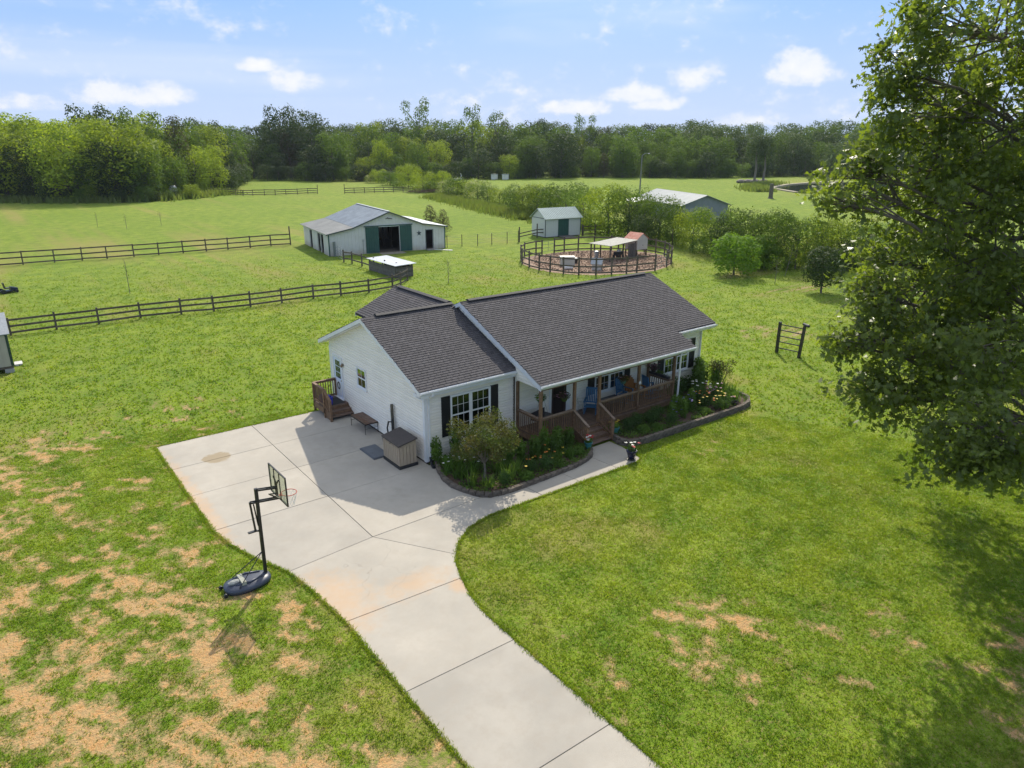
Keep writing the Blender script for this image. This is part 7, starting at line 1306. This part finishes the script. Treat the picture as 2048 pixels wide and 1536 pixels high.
# ---- the slightly hazy summer air
hzb = obj('haze', MB().box(-420, 620, -90, 620, -1.2, 34), None, None, kind='stuff', label='thin pale summer haze over the fields and woods')
HM = bpy.data.materials.new('haze_air'); HM.use_nodes = True; _n = HM.node_tree.nodes; _l = HM.node_tree.links; _n.remove(_n['Principled BSDF']); _v = _n.new('ShaderNodeVolumePrincipled'); _v.inputs['Color'].default_value = (.80, .88, 1.0, 1); _v.inputs['Density'].default_value = .00011; _l.new(_v.outputs[0], _n['Material Output'].inputs['Volume']); hzb.data.materials.append(HM)
# ================================================================== the oak
OB = (13.3, -18.4); oak = local('oak_tree', 'huge near oak with dark glossy lobed leaves filling the right side', 'tree', (OB[0], OB[1], 0))
LOBES = [(8.8, -14.3, 15.4, 2.0), (8.6, -13.4, 13.7, 1.5), (10.2, -14.7, 13.1, 2), (8.7, -13.2, 12.0, 1.4), (9.0, -14.4, 11.1, 1.9), (7.3, -12.9, 11.4, .9), (9.6, -13.9, 8.7, 2.2), (9.3, -15.5, 9.8, 2), (7.5, -13.9, 8.1, 1.0), (6.1, -13.8, 7.5, .65), (7.2, -14.6, 6.9, 1.4), (5.9, -14.7, 5.9, .7), (6.9, -16.3, 7.6, 1.7), (9.3, -16.5, 8.0, 2), (5.4, -16.7, 5.6, .9), (5.0, -17.6, 6.2, 1.1), (5.1, -18.4, 6.0, .9),
 (16, -11.0, 7.5, 2.0), (16, -11.6, 10.5, 2.1), (15.5, -12.5, 5.2, 1.8), (14.1, -12.5, 9.4, 1.7), (12.9, -13.5, 6.5, 1.6), (17.5, -11.5, 8, 2.4), (19, -14, 11, 2.6), (17, -14, 14, 2.6), (13, -15, 16, 2.6), (13, -19, 17.5, 2.8), (10, -19, 15, 2.6), (16, -18, 15.5, 2.8), (20, -18, 12.5, 2.6), (8.5, -20, 12, 2.4), (7, -20.5, 9.5, 2.0), (8, -22, 8, 2.2), (11, -24, 10, 2.4), (15, -25, 11, 2.4), (19, -23, 10, 2.6), (18, -22, 14, 2.6), (12, -22, 14, 2.6), (22, -17, 8, 2.4), (20, -19, 6, 2.2), (14, -13, 12.5, 2.2), (11, -15.5, 5.2, 1.5), (8.2, -18.2, 5.0, 1.2), (7.0, -12.4, 12.0, 0.8), (5.9, -12.6, 11.2, 0.45), (8.4, -12.8, 9.4, 0.55), (7.4, -13.3, 8.5, 0.6), (5.8, -14.3, 6.1, 0.7), (6.1, -15.2, 6.0, 0.85), (5.5, -13.6, 7.3, 0.35), (8.2, -12.7, 14.5, .9), (8.5, -13.5, 15.6, 1.0), (4.8, -17.2, 5.1, 0.55), (4.7, -18.1, 5.5, 0.5), (10, -20, 5.5, 1.5), (14, -23, 6.5, 1.8), (11.8, -13.2, 12.2, 1.8), (12.0, -12.3, 14.2, 1.8)]
og = np.random.default_rng(9); LEAF = np.array([(0, 0), (.07, .18), (.30, .24), (.12, .40), (.42, .56), (.13, .64), (.20, .86), (0, 1.0), (-.20, .86), (-.13, .64), (-.42, .56), (-.12, .40), (-.30, .24), (-.07, .18)]); LEAF = LEAF-[0, .1]
limbs = MB(); CP = []; CN = []; TW = MB()
fork = Vector((0, 0, 4.6)); limbs.tube([(0, 0, -.3), (0, 0, .5), (.05, .0, 2.5), (0, 0, 4.8), (.3, .2, 8), (.2, -.2, 12), (0, -.5, 15.5)], [.75, .58, .5, .46, .32, .18, .07], 12)
cam_l = Vector((-13.3-OB[0], -23.1-OB[1], 12.6))
for i, (x, y, z, r_) in enumerate(LOBES):
    c = Vector((x-OB[0], y-OB[1], z)); hd = math.hypot(c.x, c.y); s0 = Vector((.15, 0, max(3.4, min(14, z-hd*.55)))); mid = s0.lerp(c, .5)+Vector((og.normal(0, .35), og.normal(0, .35), .6-.02*hd)); q = s0.lerp(c, .8)+Vector((og.normal(0, .2), og.normal(0, .2), .35))
    wj = lambda: Vector(og.normal(0, .16, 3))
    limbs.tube([s0, s0.lerp(mid, .35)+Vector((0, 0, .2))+wj(), s0.lerp(mid, .7)+Vector((0, 0, .2))+wj(), mid, q, c], [.12+.012*r_, .095, .08, .065, .045, .03], 7)
    near_ = (c-cam_l).length < 27 or True; nsub = int(9+r_*5); subs = []
    for k in range(nsub):
        d = Vector(unit(og.normal(size=3))); e = c+d*r_*.8; st_ = q.lerp(c, og.random()); m1 = st_.lerp(e, .5)+Vector(og.normal(0, .12, 3)); TW.tube([st_, m1, e], [.032, .02, .009], 4, False); subs += [(st_, m1, e)]
    inframe = x < 13 and y > -19.5
    nc = int((37 if inframe else 15)*r_**2)+12
    d = unit(og.normal(size=(nc, 3))); P = np.array(c)+d*(r_*(.35+.70*og.random(nc)**.6))[:, None]
    # clusters gather along the outer twigs
    for k in range(nc):
        s_ = subs[og.integers(len(subs))]; e = np.array(s_[2]); 
        if og.random() < .85: P[k] = e+og.normal(0, .24, 3)
        elif og.random() < .5: a_ = og.random(); P[k] = np.array(s_[1])*(1-a_)+e*a_+og.normal(0, .22, 3)
    CP.append(P); CN.append(unit(P-np.array(c)))
CP = np.concatenate(CP); CN = np.concatenate(CN); nl = 13
P = np.repeat(CP, nl, 0); Nn = np.repeat(CN, nl, 0); off = og.normal(0, .155, P.shape); P = P+off
vis = len(P); N2 = Nn*.35+og.normal(0, .62, P.shape)+[0, 0, .6]; sz = .205*(.65+.6*og.random(vis))
V = leaves(P, N2, sz, LEAF, og); 
# a slight fold along each leaf
fold = np.abs(np.tile(LEAF[:, 0], vis))*np.repeat(sz, len(LEAF))*.45; V[:, 2] -= fold
cen = P-np.array(cam_l); dist = np.linalg.norm(cen, axis=1); az = np.degrees(np.arctan2(P[:, 0]+OB[0]+13.3, P[:, 1]+OB[1]+23.1)); vis_m = az < 74
order = np.argsort(np.where(vis_m, dist, 1e9))[:300]; single = np.zeros(vis, bool); single[order] = True
Vr = V.reshape(vis, len(LEAF), 3); crown = obj('crown', fastmesh('oak_foliage', Vr[~single].reshape(-1, 3), len(LEAF), L_OAK), oak, kind='stuff')
lmx = MB().add([(a, b, -abs(a)*.45) for a, b in LEAF], [tuple(range(len(LEAF)))]).mesh('leaf', L_OAK)
for i in order:
    w = Vr[i]; o_ = w[0]; yv = Vector(w[7]-w[0]); xv = Vector(w[4]-w[10]); s_ = float(sz[i]); yv.normalize(); xv = (xv-yv*xv.dot(yv)).normalized(); zv = xv.cross(yv); M4 = Matrix((xv*s_, yv*s_, zv*s_)).transposed().to_4x4(); M4.translation = Vector(w[0])+yv*s_*.1
    e = bpy.data.objects.new('leaf', lmx); S.collection.objects.link(e); e.parent = crown; e.matrix_basis = M4
tk = obj('trunk', limbs, oak, BARK, True); obj('twigs', TW, tk, BARK, kind='stuff')
print('oak leaves', vis)
for o in _world_roots:
    if '_w' in o: del o['_w']

# look-alikes are told apart by their order across the view
ORD = ['leftmost', 'second from left', 'third from left', 'fourth from left', 'fifth from left', 'sixth from left', 'seventh from left', 'eighth from left', 'ninth from left', 'tenth from left']+['%dth from left' % k for k in range(11, 400)]
bylab = {}
for o in S.objects:
    if o.parent is None and o.get('label') and o.get('category'): bylab.setdefault(o['label'], []).append(o)
for lab, L_ in bylab.items():
    if len(L_) < 2: continue
    L_.sort(key=lambda o: (lambda v: v.dot(_r2)/max(.1, v.dot(_f)))(o.location-campos))
    for k, o in enumerate(L_): o['label'] = lab+', '+(ORD[k] if k < len(L_)-1 or len(L_) < 3 else 'rightmost')
for o in S.objects:
    if o.get('label') and len(o['label'].replace(',', '').split()) > 16: print('LONG', o['label'])
